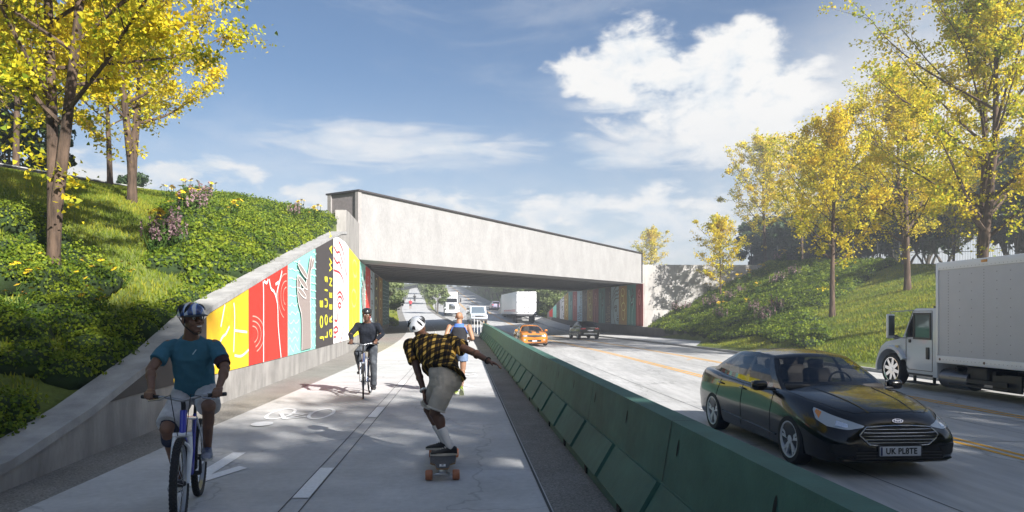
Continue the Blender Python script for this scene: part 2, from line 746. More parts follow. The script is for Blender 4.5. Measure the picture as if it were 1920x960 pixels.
# road lines
for s0 in (8.0, 8.24, 11.5, 11.74):
    strip('centre_line', c_(s0 - .055), c_(s0 + .055), lambda y, s: zr(y, s) + .005, -20, 262, YELLOW_PAINT, 2.0, road)
for y0 in (9.3, 21.5, 33.7):
    b = MB()
    a, c = P(11.4, y0, zr(y0, 11.4) + .006), P(10.6, y0 - 1.6, zr(y0 - 1.6, 10.6) + .006)
    d = Vector((0, .14, 0))
    b.quad(a, c, c + d, a + d)
    b.build('tick_mark', YELLOW_PAINT, road)
b = MB()
for s0 in (5.1, 13.8, 9.9):
    rows = [[P(s0 - .008, y, zr(y, s0) + .003), P(s0 + .008, y, zr(y, s0) + .003)] for y in np.arange(-10, 90, 2.0)]
    b.grid(rows)
for y in np.arange(2, 90, 4.6):
    for k in range(4):
        s0, s1 = lerp(1.98, 16, k / 4), lerp(1.98, 16, (k + 1) / 4)
        b.quad(P(s0, y, zr(y, s0) + .004), P(s1, y, zr(y, s1) + .004), P(s1, y + .014, zr(y, s1) + .004), P(s0, y + .014, zr(y, s0) + .004))
b.build('joint', JOINT, road)

# kerb and sidewalk
b = MB()
for side in (0,):
    rows = []
    for y in np.arange(-30, 120, 1.0):
        z = zr(y, 16)
        rows.append([P(16.0, y, z - .1), P(16.0, y, z + .11), P(16.02, y, z + .13), P(16.2, y, z + .13), P(16.2, y, z - .1)])
    b.grid(rows)
tag(b.build('kerb', COPE, None), kind='structure')
strip('sidewalk', c_(16.2), lambda y: min(lerp(16.25, 20.6, min(1, (y - 46) / 9)), (xr_(y) - ax(y) - .3) if y > 66 else 99), lambda y, s: zr(y, 16) + .118, 46, 120, CONC)

# ------------------------------------------------------------------ green barrier
bar = thing('road_barrier', 'long dark green concrete traffic barrier between the bike path and the road', 'barrier', P(1.31, 2, 0))
ob = bar.location.copy()
BAR0, BAR1 = -4.0, 44.0
prof = [(0, -.02), (0, .07), (.19, .40), (.265, .86), (.45, .86), (.54, .40), (.70, .0), (.72, -.5)]
rows = []
for y in list(np.arange(BAR0, BAR1 + .01, 1.0)):
    rows.append([P(1.31 + o_, y, zp(y) + (h if h > -.1 else -.6)) - ob for o_, h in prof])
b = MB().grid(rows)
b.add(rows[-1], [tuple(range(len(prof)))])
b.build('body', GREENB, bar, 20, True)
# sloping foot plates, one edge proud, with a gap between two plates
b = MB()
L = 1.52
y = BAR0
while y < BAR1 - L:
    a, c = y + .02, y + L - .02
    def fp(yy, t, off):
        o_, h = lerp(.0, .19, t), lerp(.07, .40, t)
        return P(1.31 + o_ - off * .87, yy, zp(yy) + h + off * .5) - ob
    v = [fp(a, .02, .034), fp(c, .02, .012), fp(c, .96, .012), fp(a, .96, .034), fp(a, .02, -.01), fp(c, .02, -.01), fp(c, .96, -.01), fp(a, .96, -.01)]
    b.add(v, [(0, 1, 2, 3), (4, 7, 6, 5), (0, 4, 5, 1), (1, 5, 6, 2), (2, 6, 7, 3), (3, 7, 4, 0)])
    y += L
b.build('foot_plates', GREENB, bar, None, True)
b = MB()
for y in np.arange(BAR0 + 3.04, BAR1 - 2, 3.04):
    q = [P(1.31 + o_ - .003, y, zp(y) + h + .003) - ob for o_, h in prof[2:5]]
    w_ = Vector((0, .006, 0))
    for a_, c_2 in zip(q[:-1], q[1:]):
        b.quad(a_ - w_, a_ + w_, c_2 + w_, c_2 - w_)
b.build('joint', GREENDK, bar)
y = BAR0 + 1.3
k = 0
while y < 34:
    b = MB()
    n = 14
    ctr = .70
    pts = []
    for i in range(n):
        aa = 2 * math.pi * i / n
        hh = ctr + .062 * math.sin(aa)
        o_ = lerp(.19, .265, (hh - .40) / .46)
        pts.append(P(1.31 + o_ - .004, y + .018 * math.cos(aa), zp(y) + hh) - ob)
    b.add(pts, [tuple(range(n))])
    b.build('slot', GREENDK, bar)
    b = MB()
    b.box(P(1.312, y + .8, zp(y) + .03) - ob, (.03, .16, .06))
    b.build('drain_gap', GREENDK, bar)
    y += L
    k += 1

# ------------------------------------------------------------------ left retaining wall with the mural
rw = thing('retaining_wall', 'sloping concrete retaining wall with colourful mural panels beside the bike path', 'wall', (xw(13), 13, 0))
orw = rw.location.copy()


def W(y, z, h=0.0):
    d = xw(y + .5) - xw(y - .5)
    n = Vector((1, -d, 0)).normalized()
    return Vector((xw(y), y, z)) + n * h - orw


def wall_body(name, yl, top, m, th=.4):
    rows = []
    for y in yl:
        t = top(y)
        rows.append([W(y, zp(y) - .2, 0), W(y, t, 0), W(y, t, -th), W(y, zp(y) - .2, -th)])
    b = MB().grid(rows)
    b.add(rows[0], [(0, 1, 2, 3)])
    b.add(rows[-1], [(0, 1, 2, 3)])
    return b.build(name, m, rw, None, True)


wall_body('wall', [-14, -8, -2, 2, 4, 6.5, 8.07, 10.3, 12.2, 15, 17.5, 20, 22.5, 25.4, 27, 28.38], lambda y: zw(y) - .1, WALLC)
wall_body('pier', list(np.linspace(28.4, 35.9, 8)), wall_top, WALLC, .45)
wall_body('abutment', list(np.linspace(35.92, 61, 14)), lambda y: 4.62, WALLC, .5)
# coping
rows = []
for y in [-14, -8, -2, 2, 4, 6.5, 8.07, 10.3, 12.2, 15, 17.5, 20, 22.5, 25.4, 27, 28.39]:
    t = zw(y)
    rows.append([W(y, t - .1, .035), W(y, t, .035), W(y, t + .004, -.40), W(y, t - .1, -.40)])
b = MB().grid(rows, closed=True)
b.add(rows[0], [(0, 1, 2, 3)])
b.add(rows[-1], [(0, 1, 2, 3)])
b.build('coping', COPE, rw, None, True)

MU = {
    'orange': mat('mural_orange_yellow', (.85, .42, .015), .6, var=(.9, .02, (.90, .68, .02)), var2=(60, .12)),
    'yellow': mat('mural_yellow', (.88, .72, .02), .6, var=(20, .1)),
    'red': mat('mural_red', (.72, .035, .02), .6, var=(20, .12)),
    'turq': mat('mural_turquoise', (.28, .70, .60), .6, var=(20, .1)),
    'dark': mat('mural_charcoal', (.05, .042, .042), .65, var=(20, .2)),
    'white': mat('mural_white', (.82, .80, .80), .6, var=(20, .05)),
    'teal': mat('mural_teal', (.09, .25, .22), .6, var=(20, .12)),
    'ochre': mat('mural_ochre', (.50, .27, .04), .6, var=(20, .12)),
    'brick': mat('mural_brick_red', (.35, .035, .03), .6, var=(20, .12)),
    'pale': mat('mural_pale_blue', (.52, .66, .72), .6, var=(20, .08)),
    'brown': mat('mural_brown', (.10, .07, .06), .6, var=(20, .2)),
    'taupe': mat('mural_taupe', (.33, .27, .25), .65, var=(30, .15)),
    'lwhite': mat('mural_line_white', (.80, .79, .76), .6),
    'lred': mat('mural_line_red', (.48, .03, .04), .6),
    'lyel': mat('mural_line_yellow', (.90, .85, .25), .6),
    'lfaint': mat('mural_line_faint', (.80, .35, .28), .6),
    'ltq': mat('mural_line_pale_turquoise', (.55, .85, .80), .6),
    'ldark': mat('mural_line_dark', (.09, .08, .09), .6),
    'letter': mat('mural_letter_yellow', (.88, .80, .03), .6),
    'tletter': mat('mural_letter_tan', (.45, .36, .22), .6),
}


def curve(pts, n=6):
    """Catmull-Rom through 2-D points."""
    out = []
    for i in range(len(pts) - 1):
        p0, p1, p2, p3 = pts[max(i - 1, 0)], pts[i], pts[i + 1], pts[min(i + 2, len(pts) - 1)]
        for k in range(n):
            t = k / n
            out.append(tuple(.5 * ((2 * p1[j]) + (-p0[j] + p2[j]) * t + (2 * p0[j] - 5 * p1[j] + 4 * p2[j] - p3[j]) * t * t + (-p0[j] + 3 * p1[j] - 3 * p2[j] + p3[j]) * t**3) for j in range(2)))
    out.append(pts[-1])
    return out


def loop_(cx, cy, rx, ry, n=18, a0=0, a1=360):
    return [(cx + rx * math.cos(R(a0 + (a1 - a0) * k / n)), cy + ry * math.sin(R(a0 + (a1 - a0) * k / n))) for k in range(n + 1)]


HAND = [[(.40, .02), (.40, .30), (.30, .42), (.26, .50), (.24, .60), (.27, .66), (.34, .62), (.38, .55), (.48, .56), (.56, .62), (.66, .74), (.72, .84), (.78, .86), (.80, .80), (.74, .70), (.72, .50), (.74, .30), (.76, .02)]]
FINGERS = [[(.30, .50), (.30, .58), (.52, .54), (.52, .47)], [(.28, .60), (.28, .69), (.54, .64), (.54, .56)], [(.28, .71), (.32, .80), (.54, .73), (.54, .66)], [(.30, .84), (.30, .94), (.42, .94), (.40, .84)]]
FACE = [[(.02, .68), (.3, .68), (.45, .66), (.62, .60), (.72, .45), (.70, .25), (.55, .08), (.42, .0)], [(.02, .90), (.2, .86), (.35, .88), (.5, .82), (.62, .76), (.6, .68)], [(.02, .80), (.2, .76), (.35, .78), (.5, .72)],
        [(.3, .98), (.55, .92), (.68, .84), (.74, .74), (.86, .66), (.9, .5), (.88, .38)], [(.22, .40), (.3, .44), (.45, .44), (.56, .40)], [(.25, .36), (.35, .385), (.46, .36), (.36, .335), (.25, .36)],
        [(.22, .46), (.36, .49), (.5, .47), (.62, .42)], [(.05, .22), (.2, .21), (.22, .25), (.18, .31)], [(.02, .14), (.15, .155), (.26, .12), (.12, .10), (.02, .11)], [(.02, .06), (.12, .062)]]
BODY = [[(.32, .0), (.32, .6), (.30, .75), (.26, .95)], [(.30, .72), (.40, .70), (.44, .76)], [(.44, .78), (.50, .66), (.60, .62), (.68, .50), (.70, .3), (.78, 0)], [(.68, .50), (.66, .62), (.78, .80), (.90, 1)], [(.62, .70), (.72, .73)]]
KNOT = [loop_(.5, .82, .2, .1), loop_(.42, .46, .22, .1), loop_(.5, .64, .12, .10, 18, 60, 300), [(.3, .4), (.25, .25), (.4, .12), (.6, .2), (.62, .36)], [(.62, .80), (.74, .66), (.7, .5), (.6, .45)]]
PALM = [[(.25, 0), (.25, .4), (.3, .6), (.42, .8), (.55, .85), (.70, .75), (.78, .6), (.72, .4), (.70, 0)], [(.42, .66), (.45, .5), (.55, .56), (.6, .66)], [(.35, .72), (.5, .7), (.62, .75)]]


def waves(n=9, u0=0, u1=1):
    o = []
    for k in range(n):
        v = (k + .3) / n
        o.append([(lerp(u0, u1, i / 6), v + .022 * math.sin(i * 2.1 + k) + .05 * abs(math.sin(i * 1.05 + .4 * k))) for i in range(7)])
    return o


def mural_panel(Wf, y0, y1, zb, zt, col, art=(), parent=None, zfull=4.6, seg=4, prox=.022, flip=False):
    """Panel as thin slab; art: list of (material key, strokes, width, filled?). zb, zt are functions of y."""
    b = MB()
    rows = []
    for i in range(seg + 1):
        y = lerp(y0, y1, i / seg)
        rows.append([Wf(y, zb(y), 0), Wf(y, zb(y), prox), Wf(y, max(zt(y), zb(y) + .02), prox), Wf(y, max(zt(y), zb(y) + .02), 0)])
    b.grid(rows)
    b.add(rows[0], [(0, 1, 2, 3)])
    b.add(rows[-1], [(3, 2, 1, 0)])
    p = b.build('mural_panel', MU[col], parent, None, True)
    lift = prox + .004
    for key, strokes, w, filled in art:
        b = MB()

        def to(u, v):
            y = lerp(y0, y1, min(max(u, .01), .99)) if not flip else lerp(y1, y0, min(max(u, .01), .99))
            z0 = zb(y)
            return y, z0 + v * (zfull - z0)
        for st in strokes:
            pts = [to(u, v) for u, v in st]
            if filled:
                ok = all(z < zt(y) for y, z in pts)
                if ok:
                    b.add([Wf(y, z, lift) for y, z in pts], [tuple(range(len(pts)))])
            else:
                pts = [q for q in pts]
                run = []
                for q in pts + [None]:
                    if q is not None and q[1] < zt(q[0]) - .02 and q[1] >= zb(q[0]):
                        run.append(q)
                    else:
                        if len(run) > 1:
                            ribbon(b, run, w, lambda yy, zz: Wf(yy, zz, lift))
                        run = []
            lift += .0012
        if b.f:
            b.build('line_pattern' if key != 'letter' and key != 'tletter' else 'lettering', MU[key], p)
        lift += .002
    return p


rw_b = lambda y: .58 + zp(y) * .6 - (max(0, 9 - y) * .02)
rw_t = lambda y: min(zw(y) - .105, 4.66) if y < 28.4 else 4.55
ph = [curve(s_, 5) for s_ in HAND]
pf = []
for cu_, cv_, hl_, sl_, th_ in ((.40, .515, .15, -.03, .030), (.43, .605, .17, -.04, .034), (.43, .705, .17, -.045, .034), (.33, .84, .07, .06, .030), (.80, .80, .07, .05, .026)):
    pf.append([(cu_ + hl_ * math.cos(q) - .02 * math.sin(q), cv_ + sl_ * math.cos(q) + th_ * math.sin(q)) for q in np.linspace(0, 2 * math.pi, 17)])
fc = [curve(s_, 4) for s_ in FACE]
bd = [curve(s_, 5) for s_ in BODY]
kn = [curve(s_, 3) for s_ in KNOT]
pm = [curve(s_, 4) for s_ in PALM]
turq_art = [('ltq', waves(14, 0, .35) + waves(14, .75, 1), .035, False), ('taupe', [ph[0]], 0, True), ('lwhite', ph, .05, False), ('taupe', pf, 0, True), ('lwhite', pf, .03, False)]
red_art = [('lfaint', [loop_(.08, .25, .12 * k, .07 * k, 14, -70, 90) for k in (1, 1.6, 2.2)] + [loop_(.95, .6, .1 * k, .09 * k, 14, 90, 250) for k in (1, 1.7, 2.5)], .03, False), ('lwhite', bd, .07, False)]
white_art = [('lred', fc, .085, False)]
yel_art = [('lyel', kn, .085, False)]
edges_px = [232, 385, 464, 538, 590, 624, 653, 673.5]
ye = [ray_wall(p_, xw, 5.5, 45) for p_ in edges_px]
ye = ye + [ye[-1] + (61 - ye[-1]) * k / 7 for k in range(1, 7)]
orng = [('lwhite', [curve([(.1, .02), (.3, .35), (.42, .42), (.5, .5)], 5), curve([(.5, .95), (.42, .8), (.3, .5)], 5), curve([(.5, .95), (.62, .7), (.6, .2)], 5), curve([(.62, .45), (.95, .42)], 3), curve([(.62, .16), (.8, .14), (1, .2)], 4)], .05, False)]
mural_panel(W, 8.15, ye[1], rw_b, rw_t, 'dark', [('orange', [curve([(.62, .02), (.72, .09), (.8, .18), (.9, .35)], 6)], .09, False)], rw, 3.0)
mural_panel(W, ye[1], ye[2], rw_b, rw_t, 'orange', orng, rw, 2.3)
mural_panel(W, ye[2], ye[3], rw_b, rw_t, 'red', red_art, rw, 3.2)
mural_panel(W, ye[3], ye[4], rw_b, rw_t, 'turq', turq_art, rw, 3.9)
tp = mural_panel(W, ye[4], ye[5], rw_b, rw_t, 'dark', [], rw)
mural_panel(W, ye[5], ye[6], rw_b, rw_t, 'white', white_art, rw)
mural_panel(W, ye[6], ye[7], rw_b, rw_t, 'yellow', yel_art, rw)
mural_panel(W, ye[7], ye[8], rw_b, rw_t, 'turq', turq_art, rw)
mural_panel(W, ye[8], ye[9], rw_b, rw_t, 'red', [('lwhite', pm, .05, False)], rw)
mural_panel(W, ye[9], ye[10], rw_b, rw_t, 'pale', [('ldark', fc, .10, False)], rw)
mural_panel(W, ye[10], ye[11], rw_b, rw_t, 'brown', yel_art, rw)
mural_panel(W, ye[11], ye[12], rw_b, rw_t, 'ochre', yel_art, rw)
mural_panel(W, ye[12], 61, rw_b, rw_t, 'teal', [('ltq', waves(12), .03, False)], rw)
# lettering turned a quarter, read from bottom to top
yc = (ye[4] + ye[5]) / 2
wd = ye[5] - ye[4]
d_ = Vector((xw(ye[5]) - xw(ye[4]), wd, 0)).normalized()
for word, fr, want in (('JOE', .30, 1.30), ('LOUIS', .56, 2.15), ('GREENWAY', .83, 3.80)):
    me = text_mesh(word, 1.0, .003, .012, 'LEFT', 1.85)
    yy = lerp(ye[4], ye[5], fr)
    base = W(yy, .86, .030)
    nrm = Vector((d_.y, -d_.x, 0))
    xm = max(v.co.x for v in me.vertices)
    # the line of text runs up the wall
    M4 = Matrix(((0, -d_.x, nrm.x, base.x), (0, -d_.y, nrm.y, base.y), (1, 0, 0, base.z), (0, 0, 0, 1)))
    me.transform(M4 @ Matrix.Diagonal((want / xm, .72, 1, 1)))
    link_mesh('lettering', me, MU['letter'], tp)

# ------------------------------------------------------------------ bridge
NL, NR = V(-8.07, 36.0, 0), V(13.3, 70.0, 0)
FL, FR = V(-11.9, 61.0, 0), V(8.6, 92.0, 0)
bd_ = (NR - NL).normalized()
bk = Vector((-bd_.y, bd_.x, 0))
br = thing('bridge', 'pale concrete girder bridge spanning the path and the road', 'bridge', (NL.x, NL.y, 4.6))
obr = br.location.copy()
BZ = lambda t: lerp(4.66, 4.98, t)
TZ = lambda t: lerp(8.28, 8.10, t)


def gbox(b, p0, p1, off0, off1, z00, z01, z10, z11):
    """Beam along p0-p1 between perpendicular offsets; z00/z01 bottom at both ends, z10/z11 top."""
    v = []
    for p, zb_, zt_ in ((p0, z00, z10), (p1, z01, z11)):
        for o_, z in ((off0, zb_), (off1, zb_), (off1, zt_), (off0, zt_)):
            q = p + bk * o_
            v.append(Vector((q.x, q.y, z)) - obr)
    b.add(v, [(3, 2, 1, 0), (4, 5, 6, 7), (0, 1, 5, 4), (1, 2, 6, 5), (2, 3, 7, 6), (3, 0, 4, 7)])
    return b


ext = bd_ * .0
gbox(MB(), NL, NR, 0, 2.2, 4.70, 5.02, 8.2, 8.02).build('girder', FASCIA, br, None, True)
gbox(MB(), NL - bd_ * .14, NR + bd_ * .1, -.13, 2.35, 8.2, 8.02, 8.29, 8.11).build('top_flange', FLANGE, br, None, True)
gbox(MB(), NL - bd_ * .05, NR + bd_ * .05, -.09, 2.28, 4.62, 4.94, 4.70, 5.02).build('bottom_flange', FASCIA, br, None, True)
for o0, o1 in ((-.06, .16), (1.98, 2.24)):
    gbox(MB(), NL - bd_ * .12, NL + bd_ * .12, o0, o1, 4.702, 4.704, 8.198, 8.196).build('end_stiffener', mat('stiffener_concrete', (.30, .28, .27), .8, var=(6, .2)), br, None, True)
gbox(MB(), NL - bd_ * .03, NL - bd_ * .002, .16, 1.98, 4.72, 4.72, 8.19, 8.19).build('end_panel', PARCH, br, None, True)
gbox(MB(), NR - bd_ * .1, NR + bd_ * .14, -.06, .2, 5.03, 5.03, 8.01, 8.01).build('end_stiffener', FLANGE, br, None, True)
# deck beams
NB = 11
for k in range(NB):
    t = .16 + .80 * k / (NB - 1)
    a, c = lerp(NL, FL, t), lerp(NR, FR, t)
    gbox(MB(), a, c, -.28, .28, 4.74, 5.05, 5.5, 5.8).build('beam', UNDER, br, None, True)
b = MB()
v = []
for p, z in ((NL + bk * .5, 5.42), (NR + bk * .5, 5.72), (FR - bk * .3, 5.72), (FL - bk * .3, 5.42)):
    v += [Vector((p.x, p.y, z)) - obr, Vector((p.x, p.y, z + .3)) - obr]
b.add(v, [(0, 2, 4, 6), (1, 7, 5, 3), (0, 1, 3, 2), (2, 3, 5, 4), (4, 5, 7, 6), (6, 7, 1, 0)])
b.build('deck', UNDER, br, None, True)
gbox(MB(), FL - (FR - FL).normalized() * .5, FR + (FR - FL).normalized() * 3, -1.2, .2, 4.7, 5.02, 5.9, 5.9).build('girder', FASCIA, br, None, True)  # far girder; its unseen top is kept low to shorten the bridge shadow

# ------------------------------------------------------------------ right abutment with mural panels
ra = thing('abutment_wall', 'concrete abutment wall with a row of coloured mural panels beyond the road', 'wall', (13.3, 70, 0))
ora = ra.location.copy()
xr_ = lambda y: 13.3 - .2037 * (y - 70)


def WR(y, z, h=0.0):
    n = Vector((-1, -.2037, 0)).normalized()
    return Vector((xr_(y), y, z)) + n * h - ora


ra_t = lambda y: 5.0 if y < 96.5 else float(np.interp(y, [96.5, 108], [5.0, 2.0]))
rows = []
for y in [69.9, 75, 80, 85, 90, 96.5, 102, 108]:
    t = ra_t(y) + (0.0 if y < 96 else .06)
    rows.append([WR(y, -.8, 0), WR(y, t, 0), WR(y, t, -.5), WR(y, -.8, -.5)])
b = MB().grid(rows)
b.add(rows[0], [(0, 1, 2, 3)])
b.add(rows[-1], [(0, 1, 2, 3)])
b.build('wall', WALLC, ra, None, True)
px_e = [1206, 1192.7, 1175.8, 1160.6, 1146, 1135, 1122.7, 1111.7, 1100.9, 1092, 1082.5, 1074, 1066, 1058, 1050, 1043.5, 1036.7, 1030]
yR = []
for p_ in px_e:
    r = (p_ - 960) / FPX
    yR.append((13.3 + .2037 * 70) / (r + .2037))
cols = ['brick', 'teal', 'ochre', 'pale', 'brown', 'teal', 'brick', 'ochre', 'brown', 'pale', 'brick', 'teal', 'ochre', 'white', 'brown', 'turq', 'red']
arts = {'brick': [('lfaint', pm, .10, False)], 'red': [], 'teal': [('ldark', pf, 0, True), ('ltq', ph, .07, False)], 'turq': [], 'ochre': [('lyel', kn, .09, False)],
        'pale': [('ldark', fc, .10, False)], 'white': [('ldark', fc, .09, False)], 'brown': [('tletter', fc, .05, False)]}
ra_b = lambda y: float(np.interp(y, [70, 97, 108], [.56, 1.04, 1.6]))
for i, cn in enumerate(cols):
    p = mural_panel(WR, yR[i], yR[i + 1], ra_b, lambda y: ra_t(y) - .06, cn, [] if (i in (4, 9, 14)) else arts[cn], ra, 5.0, 3)
    if i in (4, 9, 14):
        mc = MU['tletter'] if i != 9 else MU['ldark']
        yy = (yR[i] + yR[i + 1]) / 2
        wd = abs(yR[i + 1] - yR[i])
        dr = Vector((.2037, -1, 0)).normalized()
        for word, fr, want in (('JOE', .24, 1.05), ('LOUIS', .5, 1.85), ('GREENWAY', .77, 3.6 if i != 14 else 1.0)):
            if i == 14 and word == 'GREENWAY':
                continue
            me = text_mesh(word, .62, .003, .01, 'LEFT', 1.2)
            xm = max(v.co.x for v in me.vertices)
            y_ = lerp(yR[i + 1], yR[i], fr)
            base = WR(y_, ra_b(y_) + .15, .030)
            nn = Vector((-1, -.2037, 0)).normalized()
            M4 = Matrix(((0, -dr.x, nn.x, base.x), (0, -dr.y, nn.y, base.y), (1, 0, 0, base.z), (0, 0, 0, 1)))
            me.transform(M4 @ Matrix.Diagonal((want / xm * (.55 if i == 14 else 1), 1, 1, 1)))
            link_mesh('lettering', me, mc, p)

# right wing wall, square to the view, and the low dark wall
ww = thing('wing_wall', 'pale concrete wing wall at the right end of the bridge with a tree shadow', 'wall', (13.36, 69.95, 0))
b = MB()
A, B_ = Vector((0.02, 0, 0)), Vector((16.5, .55, 0))
nn = Vector((.55, -16.5, 0)).normalized()
v = []
for p in (A, B_):
    for o_ in (0, -.5):
        for z in (-.6, 6.88):
            v.append(p + nn * o_ + Vector((0, 0, z)))
b.add(v, [(0, 1, 5, 4), (2, 6, 7, 3), (1, 3, 7, 5), (0, 2, 3, 1), (4, 5, 7, 6), (0, 4, 6, 2)])
b.build('wall', mat('wing_concrete', (.45, .43, .405), .85, var=(1.4, .25, (.5, .48, .455)), var2=(7, .18), bump=(20, .2), stretch=(1, 1, .25)), ww, None, True)
b = MB()
for p_, q_ in ((A, B_),):
    for z in (2.3, 4.6):
        b.add([p_ + nn * .003 + V(0, 0, z), q_ + nn * .003 + V(0, 0, z), q_ + nn * .003 + V(0, 0, z + .02), p_ + nn * .003 + V(0, 0, z + .02)], [(0, 1, 2, 3)])
    for t in (.28, .56, .84):
        q = lerp(p_, q_, t) + nn * .004
        d = (q_ - p_).normalized() * .01
        b.add([q - d + V(0, 0, -.5), q + d + V(0, 0, -.5), q + d + V(0, 0, 6.8), q - d + V(0, 0, 6.8)], [(0, 1, 2, 3)])
b.build('joint', mat('wing_joint', (.25, .24, .23), .9), ww)

lw = thing('low_wall', 'low dark concrete wall at the foot of the planted slope beside the sidewalk', 'wall', P(20.5, 55, -.4))
olw = lw.location.copy()
rows = []
sl = lambda y: 20.9 - (y - 53) * .04 if y < 64 else (lerp(20.46, xr_(70) - ax(70) - .36, (y - 64) / 6) if y < 70 else xr_(y) - ax(y) - .36)
for y in [53, 56, 60, 65, 70, 75, 80, 85, 90, 97, 104]:
    zt = float(np.interp(y, [53, 70, 97, 108], [.12, .54, 1.02, 1.58]))
    rows.append([P(sl(y), y, zr(y, 16) - .3) - olw, P(sl(y), y, zt) - olw, P(sl(y) + .35, y, zt) - olw, P(sl(y) + .35, y, zr(y, 16) - .3) - olw])
b = MB().grid(rows)
b.add(rows[0], [(0, 1, 2, 3)])
b.build('wall', DARKCONC, lw, None, True)
# ================================================================== vehicles
GLASS_D = mat('dark_car_glass', (.010, .011, .013), .06, spec=.4, coat=.25)
GLASS_M = mat('van_glass', (.10, .13, .16), .05, spec=.7, coat=.6)
INTER = mat('car_interior', (.05, .045, .042), .8)
SEATM = mat('seat_leather', (.10, .085, .075), .6)
LAMPG = mat('lamp_clear', (.42, .45, .48), .12, spec=.7, coat=1)
LAMPIN = mat('lamp_reflector', (.75, .77, .8), .15, .8)
AMBER = mat('lamp_amber', (.75, .25, .03), .2, coat=1)
REDL = mat('lamp_red', (.45, .012, .015), .15, coat=1)
UNDERM = mat('underbody_black', (.012, .012, .013), .8)
CHROMED = mat('dark_chrome', (.42, .43, .45), .2, 1.0)


def glass_mat():
    m = bpy.data.materials.new('tinted_car_glass')
    m.use_nodes = True
    nt = m.node_tree
    nt.nodes.clear()
    o = nt.nodes.new('ShaderNodeOutputMaterial')
    t = nt.nodes.new('ShaderNodeBsdfTransparent')
    t.inputs[0].default_value = (.32, .32, .31, 1)
    g = nt.nodes.new('ShaderNodeBsdfGlossy')
    g.inputs['Roughness'].default_value = .02
    g.inputs['Color'].default_value = (.9, .95, 1, 1)
    lw_ = nt.nodes.new('ShaderNodeLayerWeight')
    lw_.inputs['Blend'].default_value = .5
    pw = nt.nodes.new('ShaderNodeMath')
    pw.operation = 'POWER'
    pw.inputs[1].default_value = 3.5
    nt.links.new(lw_.outputs['Facing'], pw.inputs[0])
    f = nt.nodes.new('ShaderNodeMath')
    f.operation = 'MULTIPLY_ADD'
    f.inputs[1].default_value = .55
    f.inputs[2].default_value = .045
    nt.links.new(pw.outputs[0], f.inputs[0])
    x = nt.nodes.new('ShaderNodeMixShader')
    nt.links.new(f.outputs[0], x.inputs[0])
    nt.links.new(t.outputs[0], x.inputs[1])
    nt.links.new(g.outputs[0], x.inputs[2])
    nt.links.new(x.outputs[0], o.inputs['Surface'])
    MATS[m.name] = m
    return m


GLASS_T = glass_mat()


def wheel(parent, pos, r, w, side, rim=ALLOY, spokes=5, twin=True, detail=True):
    """side = +1: outer face towards +y of the vehicle."""
    x, y, z = pos
    wl = bpy.data.objects.new('wheel', None)
    fn = lambda p: Vector((x + p.x, y + p.z * side, z + p.y))
    rr = r * .745
    t = MB().lathe([(rr, -w / 2), (r * .93, -w / 2), (r * .985, -w * .40), (r, -w * .28), (r, w * .28), (r * .985, w * .40), (r * .93, w / 2), (rr, w / 2)], 36, fn, closed=True)
    tw = t.build('wheel', RUBBER, parent, 35, True)
    rm = MB()
    rm.lathe([(rr * 1.01, w * .5), (rr * .93, w * .485), (rr * .90, w * .38), (rr * .88, -.3 * w)], 32, fn)
    rm.lathe([(.0, w * .43), (.055, w * .43), (.065, w * .34), (.0, w * .30)], 16, fn)
    n = spokes
    for k in range(n):
        for o_ in ((-.16, .16) if twin else (0,)):
            a = 2 * math.pi * (k + .25) / n
            a1 = a + o_
            wd = (.045 if twin else .075) * (r / .33)
            ca, sa, c1, s1 = math.cos(a + o_ * .3), math.sin(a + o_ * .3), math.cos(a1), math.sin(a1)
            pts = []
            for rad, cc, ss, hh, ww in ((.05, ca, sa, .40, wd), (rr * .92, c1, s1, .44, wd * .8)):
                for e in (-1, 1):
                    for h in (hh, hh - .16):
                        pts.append(fn(Vector((cc * rad - ss * ww / 2 * e, ss * rad + cc * ww / 2 * e, h * w))))
            rm.add(pts, [(0, 4, 5, 1), (2, 3, 7, 6), (0, 2, 6, 4), (1, 5, 7, 3), (4, 6, 7, 5), (0, 1, 3, 2)])
    rm.build('rim', rim, tw, 35, True)
    if detail:
        MB().lathe([(0, w * .05), (rr * .8, w * .05), (rr * .8, w * .0), (0, 0)], 24, fn).build('brake_disc', mat('brake_disc', (.12, .12, .125), .4, .7), tw, 35)
    return tw


def catmull3(pts, n):
    out = []
    for i in range(len(pts) - 1):
        p0, p1, p2, p3 = pts[max(i - 1, 0)], pts[i], pts[i + 1], pts[min(i + 2, len(pts) - 1)]
        for k in range(n):
            t = k / n
            out.append(.5 * ((2 * p1) + (-p0 + p2) * t + (2 * p0 - 5 * p1 + 4 * p2 - p3) * t * t + (-p0 + 3 * p1 - 3 * p2 + p3) * t**3))
    out.append(pts[-1])
    return out


